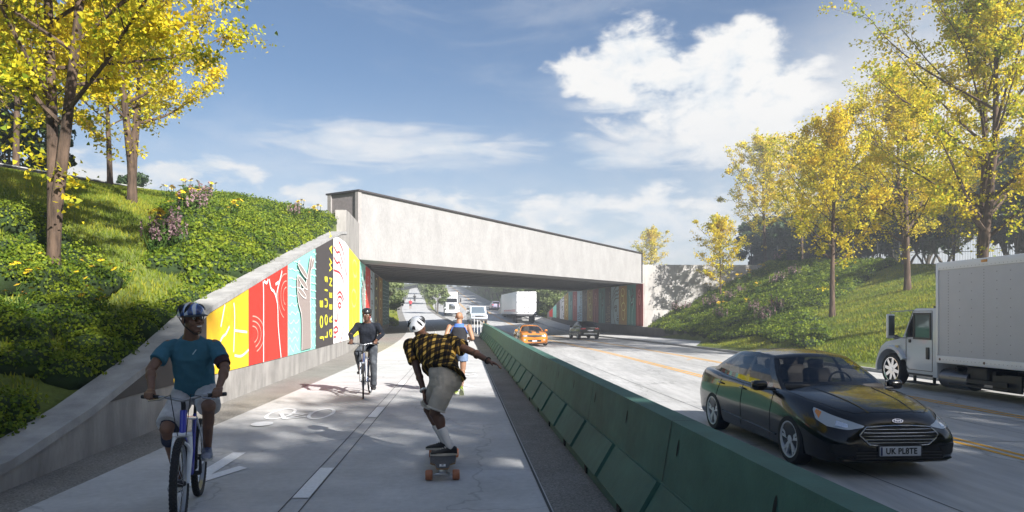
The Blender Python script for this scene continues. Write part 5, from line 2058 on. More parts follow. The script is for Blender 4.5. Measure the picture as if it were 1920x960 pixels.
# ------------------------------------------------------------------ bicycle
def bicycle(name, label, loc, rz, frame, frame2, fork, tyre_w=.05, r=.345, knobs=True, steer=0.0, bar_w=.31, bar_z=.99, scale=1.0, fenders=False, crank=0.0, detail=True, group=None, legs=True):
    """Front = -y. Bottom bracket above the local origin."""
    root = thing(name, label, 'bicycle', loc, rz, group, scale)
    RIM = mat('bike_rim', (.45, .46, .48), .3, .8)
    SP = mat('bike_spoke', (.5, .5, .52), .3, .9)
    fa, ra_ = Vector((0, -.63, r)), Vector((0, .43, r))
    st = Matrix.Rotation(steer, 3, 'Z')
    piv = Vector((0, -.50, 0))
    S = lambda p: piv + st @ (Vector(p) - piv)

    def bwheel(c, mp):
        fn = lambda p: mp(c + Vector((p.z, p.x, p.y)))
        t = MB()
        n = 44
        prof = [(r - tyre_w * .9 + tyre_w * .5 * (1 - math.cos(2 * math.pi * q / 10)) * .98, tyre_w * .5 * math.sin(2 * math.pi * q / 10)) for q in range(10)]
        t.lathe(prof, n, fn, closed=True)
        if knobs:
            for q in range(64):
                a = 2 * math.pi * q / 64
                for w_, off in ((0, .0), (.014, .05), (-.014, .05), (.022, 0), (-.022, 0)):
                    aa = a + off
                    e = Vector((math.cos(aa), math.sin(aa), 0))
                    tg = Vector((-math.sin(aa), math.cos(aa), 0))
                    rr = r + .002 - (abs(w_) / .022) ** 2 * .008
                    pts = []
                    for sx in (-1, 1):
                        for sy_ in (-1, 1):
                            for h in (-.012, .007):
                                pts.append(fn(e * (rr + h) + tg * .009 * sx + Vector((0, 0, w_ + .0045 * sy_))))
                    t.add(pts, [(0, 1, 3, 2), (4, 6, 7, 5), (0, 4, 5, 1), (2, 3, 7, 6), (1, 5, 7, 3)])
        w_ = t.build('wheel', RUBBER, root, 40, True)
        rm = MB().lathe([(r - tyre_w * .95, -.013), (r - tyre_w * .75, -.014), (r - tyre_w * .75, .014), (r - tyre_w * .95, .013)], n, fn, closed=True)
        rm.build('rim', RIM, w_, 40)
        sp = MB()
        for q in range(24 if detail else 10):
            a = 2 * math.pi * q / (24 if detail else 10)
            sg = 1 if q % 2 else -1
            sp.tube([fn(Vector((math.cos(a + .5 * sg) * .025, math.sin(a + .5 * sg) * .025, .03 * sg))), fn(Vector((math.cos(a) * (r - tyre_w * .9), math.sin(a) * (r - tyre_w * .9), 0)))], .0017, 3, cap=False)
        sp.build('spokes', SP, w_)
        MB().tube([mp(c + Vector((-.045, 0, 0))), mp(c + Vector((-.02, 0, 0))), mp(c + Vector((.02, 0, 0))), mp(c + Vector((.045, 0, 0)))], [.014, .026, .026, .014], 10).build('hub', DARK_STEEL, w_, 40)
        MB().lathe([(.07, -.024), (.075, -.026), (.075, -.022), (.07, -.020)], 24, fn, closed=True).build('brake_disc', RIM, w_)
        return w_
    bwheel(fa, S)
    bwheel(ra_, lambda p: p)
    bb, stt, ht, hb = V(0, 0, .29), V(0, .165, .78), V(0, -.435, .86), V(0, -.475, .72)
    fr = MB()
    fr.tube([bb, lerp(bb, hb, .5), hb], [.019, .021, .021], 12)
    fr.tube([bb, stt], .016, 12)
    fr.build('frame', frame, root, 50)
    f2 = MB()
    f2.tube([stt * .93 + V(0, 0, .02), ht + V(0, .01, -.03)], .017, 12)
    for sd in (-1, 1):
        f2.tube([bb + V(sd * .02, .02, 0), ra_ + V(sd * .062, 0, 0)], .010, 8)
        f2.tube([stt * .95 + V(sd * .014, 0, .01), ra_ + V(sd * .062, 0, 0)], .009, 8)
    f2.build('rear_stays', frame2, root, 50)
    MB().tube([ht + V(0, .0, .03), hb + V(0, -.0, -.02)], .026, 14).build('head_tube', frame, root, 50)
    fk = MB()
    for sd in (-1, 1):
        fk.tube([S(hb + V(sd * .055, -.012, -.03)), S(hb + V(sd * .060, -.05, -.14)), S(fa + V(sd * .060, .0, 0))], [.018, .021, .013], 10)
    fk.tube([S(hb + V(-.07, -.012, -.02)), S(hb + V(.07, -.012, -.02))], .022, 8)
    if knobs:
        ar = [S(hb + V(.062 * math.cos(a), -.075 - .01 * math.sin(a), -.14 + .075 * math.sin(a))) for a in np.linspace(0, math.pi, 9)]
        fk.tube(ar, .013, 8)
    fk.build('fork', fork, root, 50)
    bc = S(V(0, -.47, bar_z))
    MB().tube([S(ht + V(0, 0, .02)), S(ht + V(0, .005, .07)), bc], [.018, .018, .016], 10).build('stem', DARK_STEEL, root, 50)
    hbm = MB()
    bp = [S(V(x, -.47 + .11 * (x / .31) ** 2 - .02 * (1 if abs(x) < .05 else 0), bar_z + .028 * min(1, abs(x) / .14))) for x in np.linspace(-bar_w, bar_w, 15)]
    hbm.tube(bp, .0125, 8)
    hb_o = hbm.build('handlebar', mat('bar_alloy', (.30, .31, .33), .3, .8), root, 50)
    for i0, i1 in ((0, 3), (11, 14)):
        MB().tube(bp[i0:i1 + 1], .017, 10).build('grip', BLACK_PLASTIC, hb_o, 50)
    for sg in (-1, 1):
        i = 4 if sg < 0 else 10
        MB().tube([bp[i], bp[i] + V(sg * .02, -.045, -.01), bp[i] + V(sg * .11, -.06, -.02)], [.009, .008, .006], 6).build('brake_lever', mat('bar_alloy', (.30, .31, .33), .3, .8), hb_o, 50)
        MB().tube([bp[i] + V(0, -.03, 0), bp[i] + V(-sg * .06, -.12, .03), S(V(sg * .05, -.56, bar_z - .12)), S(V(sg * .03, -.52, .70))], .0035, 5).build('brake_cable', BLACK_PLASTIC, hb_o, 50)
    MB().tube([stt, V(0, .225, .93)], .0135, 8).build('seat_post', DARK_STEEL, root, 50)
    sd_ = MB()
    loft(sd_, [((0, .36, .955), V(.02, 0, 0), V(0, 0, .012)), ((0, .34, .957), V(.072, 0, 0), V(0, 0, .024)), ((0, .27, .953), V(.070, 0, 0), V(0, 0, .026)), ((0, .18, .948), V(.034, 0, 0), V(0, 0, .022)), ((0, .10, .945), V(.022, 0, 0), V(0, 0, .016)), ((0, .08, .943), V(.012, 0, 0), V(0, 0, .010))], 14)
    sd_.build('saddle', mat('saddle_black', (.015, .015, .016), .5), root, 50)
    cr = MB()
    e = V(0, math.sin(crank), math.cos(crank))
    cr.tube([bb + V(.065, 0, 0), bb + V(.075, 0, 0) + e * .172], [.014, .010], 8)
    cr.tube([bb + V(-.065, 0, 0), bb + V(-.075, 0, 0) - e * .172], [.014, .010], 8)
    cr.tube([bb + V(-.07, 0, 0), bb + V(.07, 0, 0)], .019, 10)
    cr.lathe([(.05, -.052), (.092, -.052), (.092, -.048), (.05, -.048)], 28, lambda p: bb + V(p.z, p.x, p.y), closed=True)
    co_ = cr.build('crank', DARK_STEEL, root, 50)
    for sg in (-1, 1):
        pc = bb + V(sg * .122, 0, 0) + e * .172 * sg
        MB().rbox(pc, (.085, .09, .024), .008).build('pedal', BLACK_PLASTIC, co_, 50)
    ch = MB()
    for dz in (.088, -.088):
        ch.tube([bb + V(-.05, 0, dz), ra_ + V(-.05, 0, dz * .5)], .005, 4)
    ch.build('chain', DARK_STEEL, root)
    if fenders:
        MB().rbox((0, .52, r + .33), (.06, .3, .012), .004).build('mudguard', BLACK_PLASTIC, root, 50)
    root['_e'] = list(e)
    return root, bp, bb, e


def rider(name, label, loc, rz, bk, pose, skin, cloth, hm, voxel=.006, group=None, scale=1.0):
    """Seated cyclist facing -y over the bicycle geometry bk=(bar points, bottom bracket, crank vector)."""
    bp, bb, e = bk
    root = thing(name, label, 'person', loc, rz, group, scale)
    p = pose
    hipc = Vector(p['hip'])
    ch = Vector(p['chest'])
    nk = Vector(p['neck'])
    hd = Vector(p['head'])
    rot = Matrix.Rotation(p['yaw'], 3, 'Z') @ Matrix.Rotation(p.get('roll', 0), 3, 'Y') @ Matrix.Rotation(p['pitch'], 3, 'X')
    body = MB()
    T = head_shape(body, hd, rot, 1.0)
    capsule(body, nk - V(0, 0, .02), T(0, .02, -.05), .060, .056)
    bw = p.get('build', 1.0)
    spine = (nk - hipc).normalized()
    fr = Vector((1, 0, 0)).cross(spine)
    if fr.y > 0:
        fr = -fr
    sw = .195 * bw
    tors = [(lerp(hipc, nk, t), V(w_ * bw, 0, 0), fr * d_) for t, w_, d_ in ((-.10, .12, .10), (0, .155, .115), (.25, .145, .11), (.5, .155, .115), (.70, .175, .118), (.84, .16, .09), (.94, .09, .065), (1.04, .055, .05))]
    loft(body, tors)
    joints = {}
    for sg in (-1, 1):
        sh = lerp(hipc, nk, .835) + V(sg * sw, 0, 0)
        el = Vector(p['elbow_l' if sg > 0 else 'elbow_r'])
        gi = 13 if sg > 0 else 1
        grip = lerp(bp[gi], bp[gi - sg], .3)
        wr = Vector(p.get('wrist_l' if sg > 0 else 'wrist_r', grip + V(sg * .0, .075, .055)))
        capsule(body, sh, el, .054 * bw, .041)
        capsule(body, el, wr, .041, .027)
        mdl = lerp(el, wr, .3)
        body.ellipsoid(mdl, (.043, .043, .06))
        ax_ = (bp[gi] - bp[gi - sg]).normalized()
        fwd = V(0, -1, 0)
        grip_hand(body, wr, grip, ax_, fwd, V(0, 0, 1))
        hp = hipc + V(sg * .09, 0, -.02)
        kn = Vector(p['knee_l' if sg > 0 else 'knee_r'])
        an = Vector(p['ankle_l' if sg > 0 else 'ankle_r'])
        capsule(body, hp, kn, .085, .056)
        capsule(body, kn, an, .052, .034)
        body.ellipsoid(lerp(kn, an, .28) + V(0, .022, 0), (.048, .052, .10))
        capsule(body, an, an + V(0, -.05, -.04), .034, .03)
        joints[sg] = (sh, el, wr, hp, kn, an)
    bo = fuse(body, 'body', skin, root, voxel, 3)
    face_parts(T, bo, 1.0, rot, p.get('smile', True))
    # hair under the helmet
    # shirt
    st = MB()
    tors2 = [(lerp(hipc, nk, t), V(w_ * bw, 0, 0), fr * d_) for t, w_, d_ in ((-.04, .178, .145), (.1, .178, .15), (.3, .172, .145), (.5, .178, .14), (.70, .192, .138), (.83, .178, .108), (.91, .128, .088), (.985, .078, .07))]
    loft(st, tors2)
    for sg in (-1, 1):
        sh, el, wr, hp, kn, an = joints[sg]
        capsule(st, sh - V(sg * .05, 0, -.0), sh + (el - sh) * .2, .060 * bw, .064)
        if cloth['sleeve'] == 'short':
            capsule(st, sh, lerp(sh, el, .64), .062 * bw, .072, 14, True)
        else:
            capsule(st, sh, el, .068 * bw, .055)
            capsule(st, el, lerp(el, wr, .92), .055, .040, 14, True)
    so_ = fuse(st, 'shirt', cloth['shirt'], root, voxel * 1.1, 3, .010, 10)
    # trousers or shorts
    pt = MB()
    loft(pt, [(lerp(hipc, nk, t), V(w_, 0, 0), fr * d_) for t, w_, d_ in ((-.20, .11, .10), (-.08, .165, .14), (.06, .165, .135), (.12, .15, .12))])
    for sg in (-1, 1):
        sh, el, wr, hp, kn, an = joints[sg]
        if cloth['legs'] == 'shorts':
            capsule(pt, hp, lerp(hp, kn, .45), .098, .098)
            capsule(pt, lerp(hp, kn, .3), lerp(hp, kn, .90), .100, .098, 16, True)
        else:
            capsule(pt, hp, kn, .100, .074)
            capsule(pt, kn, lerp(kn, an, .96), .072, .062, 14, False)
    fuse(pt, 'shorts' if cloth['legs'] == 'shorts' else 'trousers', cloth['pants'], root, voxel * 1.1, 3, .006, 11)
    for sg in (-1, 1):
        an = joints[sg][5]
        pc = bb + V(sg * .122, 0, 0) + e * .172 * sg
        hz_ = pc.z + .016
        shoe(an, min(hz_, an.z - .07), V(sg * .10, -1, 0), root, cloth['shoe'][0 if sg < 0 else 1], cloth['sole'], 0.0, .285, cloth.get('lace'))
    helmet(T, rot, 1.04, root, hm[0], hm[1], hm[2], True)
    return root, joints, T


# striped helmet for the near cyclist
def helmet_stripes(name, c1, c2, c3):
    m = bpy.data.materials.new(name)
    m.use_nodes = True
    nt = m.node_tree
    b = nt.nodes['Principled BSDF']
    b.inputs['Roughness'].default_value = .25
    b.inputs['Coat Weight'].default_value = .6
    tc = nt.nodes.new('ShaderNodeTexCoord')
    w_ = nt.nodes.new('ShaderNodeTexWave')
    w_.inputs['Scale'].default_value = 4.5
    w_.inputs['Distortion'].default_value = 9.0
    w_.inputs['Detail'].default_value = 1
    w_.bands_direction = 'X'
    nt.links.new(tc.outputs['Object'], w_.inputs['Vector'])
    rp = nt.nodes.new('ShaderNodeValToRGB')
    rp.color_ramp.interpolation = 'CONSTANT'
    rp.color_ramp.elements[0].color = (*c1, 1)
    rp.color_ramp.elements[1].position = .45
    rp.color_ramp.elements[1].color = (*c2, 1)
    e = rp.color_ramp.elements.new(.75)
    e.color = (*c3, 1)
    nt.links.new(w_.outputs['Fac'], rp.inputs['Fac'])
    nt.links.new(rp.outputs['Color'], b.inputs['Base Color'])
    return m


def plaid(name, u, v, period):
    m = bpy.data.materials.new(name)
    m.use_nodes = True
    nt = m.node_tree
    b = nt.nodes['Principled BSDF']
    b.inputs['Roughness'].default_value = .9
    b.inputs['Specular IOR Level'].default_value = .1
    tc = nt.nodes.new('ShaderNodeTexCoord')
    outs = []
    for axv, ph in ((u, .1), (v, .35)):
        d = nt.nodes.new('ShaderNodeVectorMath')
        d.operation = 'DOT_PRODUCT'
        d.inputs[1].default_value = axv
        nt.links.new(tc.outputs['Object'], d.inputs[0])
        a = nt.nodes.new('ShaderNodeMath')
        a.operation = 'MULTIPLY_ADD'
        a.inputs[1].default_value = 1 / period
        a.inputs[2].default_value = ph + 20
        nt.links.new(d.outputs['Value'], a.inputs[0])
        f = nt.nodes.new('ShaderNodeMath')
        f.operation = 'FRACT'
        nt.links.new(a.outputs[0], f.inputs[0])
        r_ = nt.nodes.new('ShaderNodeValToRGB')
        r_.color_ramp.interpolation = 'CONSTANT'
        r_.color_ramp.elements[0].color = (1, 1, 1, 1)
        r_.color_ramp.elements[1].position = .34
        r_.color_ramp.elements[1].color = (0, 0, 0, 1)
        e = r_.color_ramp.elements.new(.68)
        e.color = (.45, .45, .45, 1)
        e2 = r_.color_ramp.elements.new(.74)
        e2.color = (0, 0, 0, 1)
        nt.links.new(f.outputs[0], r_.inputs['Fac'])
        outs.append(r_.outputs['Color'])
    s_ = nt.nodes.new('ShaderNodeMath')
    s_.operation = 'ADD'
    nt.links.new(outs[0], s_.inputs[0])
    nt.links.new(outs[1], s_.inputs[1])
    h = nt.nodes.new('ShaderNodeMath')
    h.operation = 'MULTIPLY'
    h.inputs[1].default_value = .5
    nt.links.new(s_.outputs[0], h.inputs[0])
    rp = nt.nodes.new('ShaderNodeValToRGB')
    rp.color_ramp.elements[0].color = (.012, .011, .012, 1)
    rp.color_ramp.elements[1].color = (.60, .38, .09, 1)
    e = rp.color_ramp.elements.new(.5)
    e.color = (.075, .045, .014, 1)
    nt.links.new(h.outputs[0], rp.inputs['Fac'])
    nt.links.new(rp.outputs['Color'], b.inputs['Base Color'])
    MATS[name] = m
    return m


TEAL = mat('teal_tshirt', (.055, .165, .235), .85, spec=.2, var=(5, .2))
SHORTW = mat('grey_white_shorts', (.56, .56, .58), .85, spec=.2, var=(4, .45, (.66, .66, .68)))
BLUEF = mat('bike_blue', (.03, .04, .42), .3, coat=.8)
WHITEF = mat('bike_white', (.62, .64, .68), .3, coat=.8)
NAVYF = mat('bike_navy', (.03, .05, .13), .3, coat=.8)
GREYF = mat('bike_grey', (.30, .32, .36), .35, .5)
HELB = helmet_stripes('helmet_blue_white', (.03, .05, .16), (.10, .19, .50), (.62, .66, .72))
VENT = mat('helmet_vent', (.008, .008, .01), .8)

# ---- near cyclist
RZ1 = R(17)
loc1 = Vector((-2.765, 5.90, zp(5.9)))
bike1, bp1, bb1, e1 = bicycle('bicycle', 'blue and white mountain bike with knobbly tyres ridden by the man in the teal shirt', loc1, RZ1, BLUEF, WHITEF, WHITEF, .056, .345, True, R(1), .31, .975, 1.0, False, R(-25))
pose1 = dict(hip=(0, .20, 1.00), chest=(0, 0, 1.25), neck=(0, -.06, 1.475), head=(.02, -.115, 1.615), yaw=R(38), pitch=R(-2), roll=R(-4), build=.93,
             elbow_l=(.285, -.19, 1.205), elbow_r=(-.285, -.19, 1.205),
             knee_l=(.165, -.27, .885), knee_r=(-.165, -.20, .71), ankle_l=(.125, -.03, .50), ankle_r=(-.125, .10, .245))
r1, j1, T1 = rider('person', 'smiling cyclist in a teal shirt, grey shorts and blue helmet riding towards the viewer', loc1, RZ1, (bp1, bb1, e1), pose1, SKIN,
                   dict(sleeve='short', shirt=TEAL, legs='shorts', pants=SHORTW, shoe=(mat('shoe_white', (.45, .46, .50), .6, var=(14, .5)), mat('shoe_navy', (.05, .07, .14), .6, var=(14, .5, (.30, .32, .38)))), sole=mat('shoe_sole', (.5, .49, .46), .7), lace=mat('lace_blue', (.08, .10, .22), .8)), (HELB, VENT, True))
sh, el = j1[1][0], j1[1][1]
bb_ = MB()
capsule(bb_, lerp(sh, el, .60), lerp(sh, el, .86), .0635, .058, 16, True)
bb_.build('arm_band', mat('arm_band', (.035, .012, .016), .8), r1, 60)
bb_ = MB()
kn_, hp_ = j1[-1][4], j1[-1][3]
capsule(bb_, lerp(hp_, kn_, .8), kn_ + (j1[-1][5] - kn_) * .22, .083, .064, 16)
bb_.build('knee_cover', mat('knee_navy', (.02, .025, .05), .85), r1, 60)
MB().rbox(T1(0, 0, 0) + V(.025, -.075, -.27), (.008, .006, .05), .002, Matrix.Rotation(R(35), 3, 'Y')).build('shirt_mark', mat('shirt_mark', (.35, .5, .56), .7), r1)

# ---- second cyclist
RZ2 = R(3)
loc2 = Vector((-2.99, 14.1, zp(14.1)))
bike2, bp2, bb2, e2 = bicycle('bicycle', 'navy city bike with slim tyres ridden by the man in the dark jumper', loc2, RZ2, NAVYF, NAVYF, GREYF, .036, .345, False, R(9), .30, 1.06, 1.0, True, R(170))
pose2 = dict(hip=(0, .21, 1.02), chest=(0, 0, 1.3), neck=(0, .02, 1.515), head=(0, -.05, 1.655), yaw=R(2), pitch=R(4), build=1.04, smile=False,
             elbow_l=(.32, -.08, 1.27), elbow_r=(-.32, -.08, 1.27),
             knee_l=(.15, -.15, .69), knee_r=(-.16, -.24, .89), ankle_l=(.125, .08, .215), ankle_r=(-.125, .0, .52))
r2, j2, T2 = rider('person', 'cyclist in a dark jumper, grey jeans and black helmet riding past the mural', loc2, RZ2, (bp2, bb2, e2), pose2, SKIN2,
                   dict(sleeve='long', shirt=mat('dark_jumper', (.012, .014, .02), .9, spec=.15, var=(6, .3, (.02, .024, .034))), legs='long', pants=mat('grey_jeans', (.055, .062, .075), .9, spec=.15, var=(5, .45, (.10, .11, .125))), shoe=(mat('shoe_black', (.015, .015, .017), .6),) * 2, sole=mat('shoe_sole_dark', (.04, .04, .04), .8)), (mat('helmet_black', (.012, .012, .014), .4, coat=.3), VENT, False), .008)

# ---- far cyclist, small
y3 = 148
loc3 = P(-1.6, y3, zp(y3))
bike3, bp3, bb3, e3 = bicycle('bicycle', 'distant dark bike on the far end of the path', loc3, R(8), DARK_STEEL, DARK_STEEL, DARK_STEEL, .04, .345, False, 0, .30, 1.02, 1.0, False, R(120), False)
rider('person', 'distant cyclist dressed in black on the far end of the path', loc3, R(8), (bp3, bb3, e3), dict(pose2, smile=False), SKIN2,
      dict(sleeve='long', shirt=mat('black_top', (.012, .012, .014), .9), legs='long', pants=mat('black_trousers', (.012, .012, .014), .9), shoe=(mat('shoe_black', (.015, .015, .017), .6),) * 2, sole=mat('shoe_sole_dark', (.04, .04, .04), .8)), (mat('helmet_black', (.012, .012, .014), .4, coat=.3), VENT, False), .02)


# ------------------------------------------------------------------ figures on foot
def figure(name, label, loc, J, skin, voxel=.006, hairm=None, rotz=0, group=None, bald=False):
    """J: joints in local metres; returns root, body, head frame."""
    root = thing(name, label, 'person', loc, rotz, group)
    b = MB()
    g = {k: Vector(v) for k, v in J.items() if isinstance(v, (tuple, list)) and len(v) == 3}
    rot = J['rot']
    T = head_shape(b, g['head'], rot, 1.0)
    capsule(b, g['neck'], T(0, .02, -.05), .062, .056)
    spine = g['neck'] - g['hip']
    sx = (g['sh_r'] - g['sh_l']).normalized()
    hx = Vector(J.get('hipaxis', tuple(sx))).normalized()
    for t, w_, d_ in ():
        pass
    rings = []
    for t, w_, d_ in ((-.12, .11, .10), (0, .155, .12), (.25, .145, .11), (.5, .155, .115), (.72, .18, .12), (.88, .17, .09), (.98, .08, .06)):
        a = lerp(hx, sx, min(1, max(0, t))).normalized()
        f = a.cross(spine.normalized())
        rings.append((lerp(g['hip'], g['neck'], t), a * w_, f * d_))
    loft(b, rings)
    for s_ in 'lr':
        capsule(b, g['sh_' + s_], g['el_' + s_], .055, .042)
        capsule(b, g['el_' + s_], g['wr_' + s_], .042, .028)
        b.ellipsoid(lerp(g['el_' + s_], g['wr_' + s_], .28), (.044, .044, .052))
        hd = J['hand_' + s_]
        open_hand(b, g['wr_' + s_], hd[0], hd[1], hd[2], hd[3], hd[4] if len(hd) > 4 else 1.0)
        capsule(b, g['hp_' + s_], g['kn_' + s_], .088, .058)
        capsule(b, g['kn_' + s_], g['an_' + s_], .054, .036)
        cf = Vector(J.get('calf', (0, 0, 0))) * .022
        b.ellipsoid(lerp(g['kn_' + s_], g['an_' + s_], .28) + cf, (.050, .050, .095))
    bo = fuse(b, 'body', skin, root, voxel, 3)
    return root, bo, T, g, rings, spine


# ---- skateboarder, seen from behind, bent forward
ySK = 7.38
sk0 = Vector((-.735, ySK, zp(ySK)))
rs = lambda x, y, z: (x - sk0.x, y - sk0.y, z)
rotS = Matrix.Rotation(R(172), 3, 'Z') @ Matrix.Rotation(R(-24), 3, 'X') @ Matrix.Rotation(R(8), 3, 'Y')
JS = dict(head=rs(-1.105, 8.06, 1.50), neck=rs(-.98, 7.92, 1.385), hip=rs(-.735, 7.44, 1.00), rot=rotS, hipaxis=(.75, -.6, 0),
          sh_l=rs(-1.165, 7.86, 1.30), sh_r=rs(-.73, 7.80, 1.355), el_l=rs(-1.055, 7.66, 1.02), wr_l=rs(-.965, 7.50, .815), el_r=rs(-.44, 7.50, 1.255), wr_r=rs(-.245, 7.28, 1.165),
          hp_l=rs(-.80, 7.50, .97), hp_r=rs(-.70, 7.38, .97), kn_l=rs(-.93, 7.60, .61), kn_r=rs(-.835, 7.35, .60), an_l=rs(-.755, 7.66, .235), an_r=rs(-.665, 7.36, .235),
          hand_l=((.1, -.25, -1), (-1, .2, 0), -1, .55), hand_r=((.85, -.35, -.3), (.1, .2, 1), 1, .35), calf=(1, -.2, 0))
skt, skb, TS, gS, rgS, spS = figure('person', 'skateboarder in a black and yellow plaid shirt bent forward with one arm out', sk0, JS, SKIN2, .006)
st = MB()
nm = spS.normalized()
for i, (t, w_, d_) in enumerate(((-.13, .215, .185), (0, .205, .175), (.2, .195, .16), (.45, .20, .155), (.7, .215, .155), (.86, .20, .12), (.95, .13, .085), (.99, .085, .07))):
    pass
rings = []
sxS = (gS['sh_r'] - gS['sh_l']).normalized()
hxS = Vector((.85, -.45, 0)).normalized()
for t, w_, d_ in ((-.03, .27, .235), (.06, .25, .215), (.2, .225, .19), (.45, .235, .20), (.68, .255, .20), (.85, .235, .16), (.95, .15, .105), (1.0, .09, .075)):
    a = lerp(hxS, sxS, min(1, max(0, t))).normalized()
    f = a.cross(nm)
    rings.append((lerp(gS['hip'], gS['neck'], t) + V(-.03 * max(0, .4 - t), 0, .01 + .06 * max(0, .3 - t)), a * w_, f * d_))
loft(st, rings)
for s_ in 'lr':
    capsule(st, gS['sh_' + s_], lerp(gS['sh_' + s_], gS['el_' + s_], .3), .092, .088)
    capsule(st, gS['sh_' + s_], lerp(gS['sh_' + s_], gS['el_' + s_], .62), .092, .090, 14, True)
# loose tail of the shirt
uP = tuple(sxS)
vP = tuple(nm)
fuse(st, 'shirt', plaid('plaid_black_yellow', uP, vP, .105), skt, .0065, 3, .015, 8)
sh_ = MB()
hxp = Vector((.75, -.66, 0)).normalized()
fxp = Vector((.66, .75, 0)).normalized()
loft(sh_, [((gS['hip'] + V(-.01, .02, .10)), hxp * .158, fxp * .135), (gS['hip'] + V(.0, 0, .04), hxp * .172, fxp * .15), (gS['hip'] + V(.01, 0, -.01), hxp * .182, fxp * .160), (gS['hip'] + V(.01, 0, -.10), hxp * .178, fxp * .160), (gS['hip'] + V(0, 0, -.17), hxp * .15, fxp * .13)])
for s_ in 'lr':
    hp, kn = gS['hp_' + s_], gS['kn_' + s_]
    capsule(sh_, hp + V(.02, 0, 0), lerp(hp, kn, .88), .116, .098, 16, True)
    capsule(sh_, hp + V(.02, 0, 0), lerp(hp, kn, .5), .112, .105)
DEN = mat('beige_denim', (.50, .44, .37), .9, spec=.15, var=(7, .22), bump=(90, .2))
so2 = fuse(sh_, 'shorts', DEN, skt, .007, 3, .009, 11)
fr_ = MB()
for s_ in 'lr':
    hp, kn = gS['hp_' + s_], gS['kn_' + s_]
    c = lerp(hp, kn, .875)
    d = (kn - hp).normalized()
    u = d.orthogonal().normalized()
    w_ = d.cross(u)
    fr_.tube([c + (u * math.cos(a) + w_ * math.sin(a)) * .099 for a in np.linspace(0, 2 * math.pi, 25)], .011, 6)
fr_.build('hem', mat('frayed_hem', (.55, .50, .44), .95), so2, 60)
for s_, cols_ in (('l', 0), ('r', 0)):
    kn, an = gS['kn_' + s_], gS['an_' + s_]
    b = MB()
    capsule(b, lerp(kn, an, .46), lerp(kn, an, .60), .054, .050, 16, True)
    capsule(b, lerp(kn, an, .48), an, .050, .042, 16)
    b.build('sock', mat('sock_white', (.62, .60, .59), .95, bump=(120, .3)), skt, 60)
    shoe(an, .148, V(-1, -.12 if s_ == 'r' else .05, 0), skt, mat('skate_shoe_black', (.014, .014, .016), .7), mat('skate_sole', (.42, .39, .34), .7), 0.0, .29, mat('lace_white', (.6, .6, .58), .8))
wl = gS['wr_l']
d = (gS['wr_l'] - gS['el_l']).normalized()
u = d.orthogonal().normalized()
w_ = d.cross(u)
MB().tube([wl - d * .02 + (u * math.cos(a) + w_ * math.sin(a)) * .036 for a in np.linspace(0, 2 * math.pi, 19)], .012, 8).build('wrist_band', mat('band_white', (.68, .68, .66), .6), skt, 60)
wl = gS['wr_r']
d = (gS['wr_r'] - gS['el_r']).normalized()
u = d.orthogonal().normalized()
w_ = d.cross(u)
MB().tube([wl - d * .02 + (u * math.cos(a) + w_ * math.sin(a)) * .034 for a in np.linspace(0, 2 * math.pi, 19)], .008, 8).build('bracelet', HAIR, skt, 60)
helmet(TS, rotS, 1.12, skt, mat('helmet_white', (.74, .75, .77), .25, coat=.5), VENT, False, False)

# longboard
lb = thing('longboard', 'grey topped longboard with rust coloured wheels under the skateboarder', 'longboard', (-.745, ySK + .02, zp(ySK)), R(5))
half = [(-.66, .03), (-.645, .055), (-.60, .066), (-.53, .070), (-.47, .075), (-.40, .128), (-.2, .138), (.2, .138), (.40, .128), (.47, .075), (.53, .070), (.60, .066), (.645, .055), (.66, .03)]
outl = [(w_, y) for y, w_ in half] + [(-w_, y) for y, w_ in reversed(half)]
MB().prism(outl, lambda x, y, h: V(x, y, h), .128, .141).build('deck', mat('deck_wood', (.22, .13, .06), .5), lb)
MB().prism([(x * .975, y * .99) for x, y in outl], lambda x, y, h: V(x, y, h), .1415, .1445).build('grip_tape', mat('grip_tape', (.085, .085, .09), .95, var=(60, .4), bump=(200, .4)), lb)
for sg in (-1, 1):
    b = MB()
    b.rbox((0, sg * .55, .10), (.075, .12, .05), .012)
    b.tube([(-.14, sg * .55, .056), (.14, sg * .55, .056)], .011, 8)
    b.rbox((0, sg * .55, .062), (.15, .035, .03), .01)
    b.build('axle', mat('axle_metal', (.40, .41, .43), .3, .9), lb, 40)
    MB().rbox((0, sg * .555, .149), (.062, .085, .008), .003).build('mount_plate', mat('mount_white', (.68, .68, .70), .3), lb, 40)
    MB().rbox((0, sg * .56, .1545), (.022, .03, .004), .001).build('mount_slot', UNDERM, lb, 40)
    for sx_ in (-1, 1):
        MB().lathe([(.012, -.036), (.044, -.036), (.052, -.026), (.053, .0), (.052, .026), (.044, .036), (.012, .036)], 24, lambda p: V(sx_ * .135 + p.z, sg * .55 + p.x, .054 + p.y), closed=True).build('wheel', mat('wheel_rust', (.36, .13, .06), .45), lb, 40)

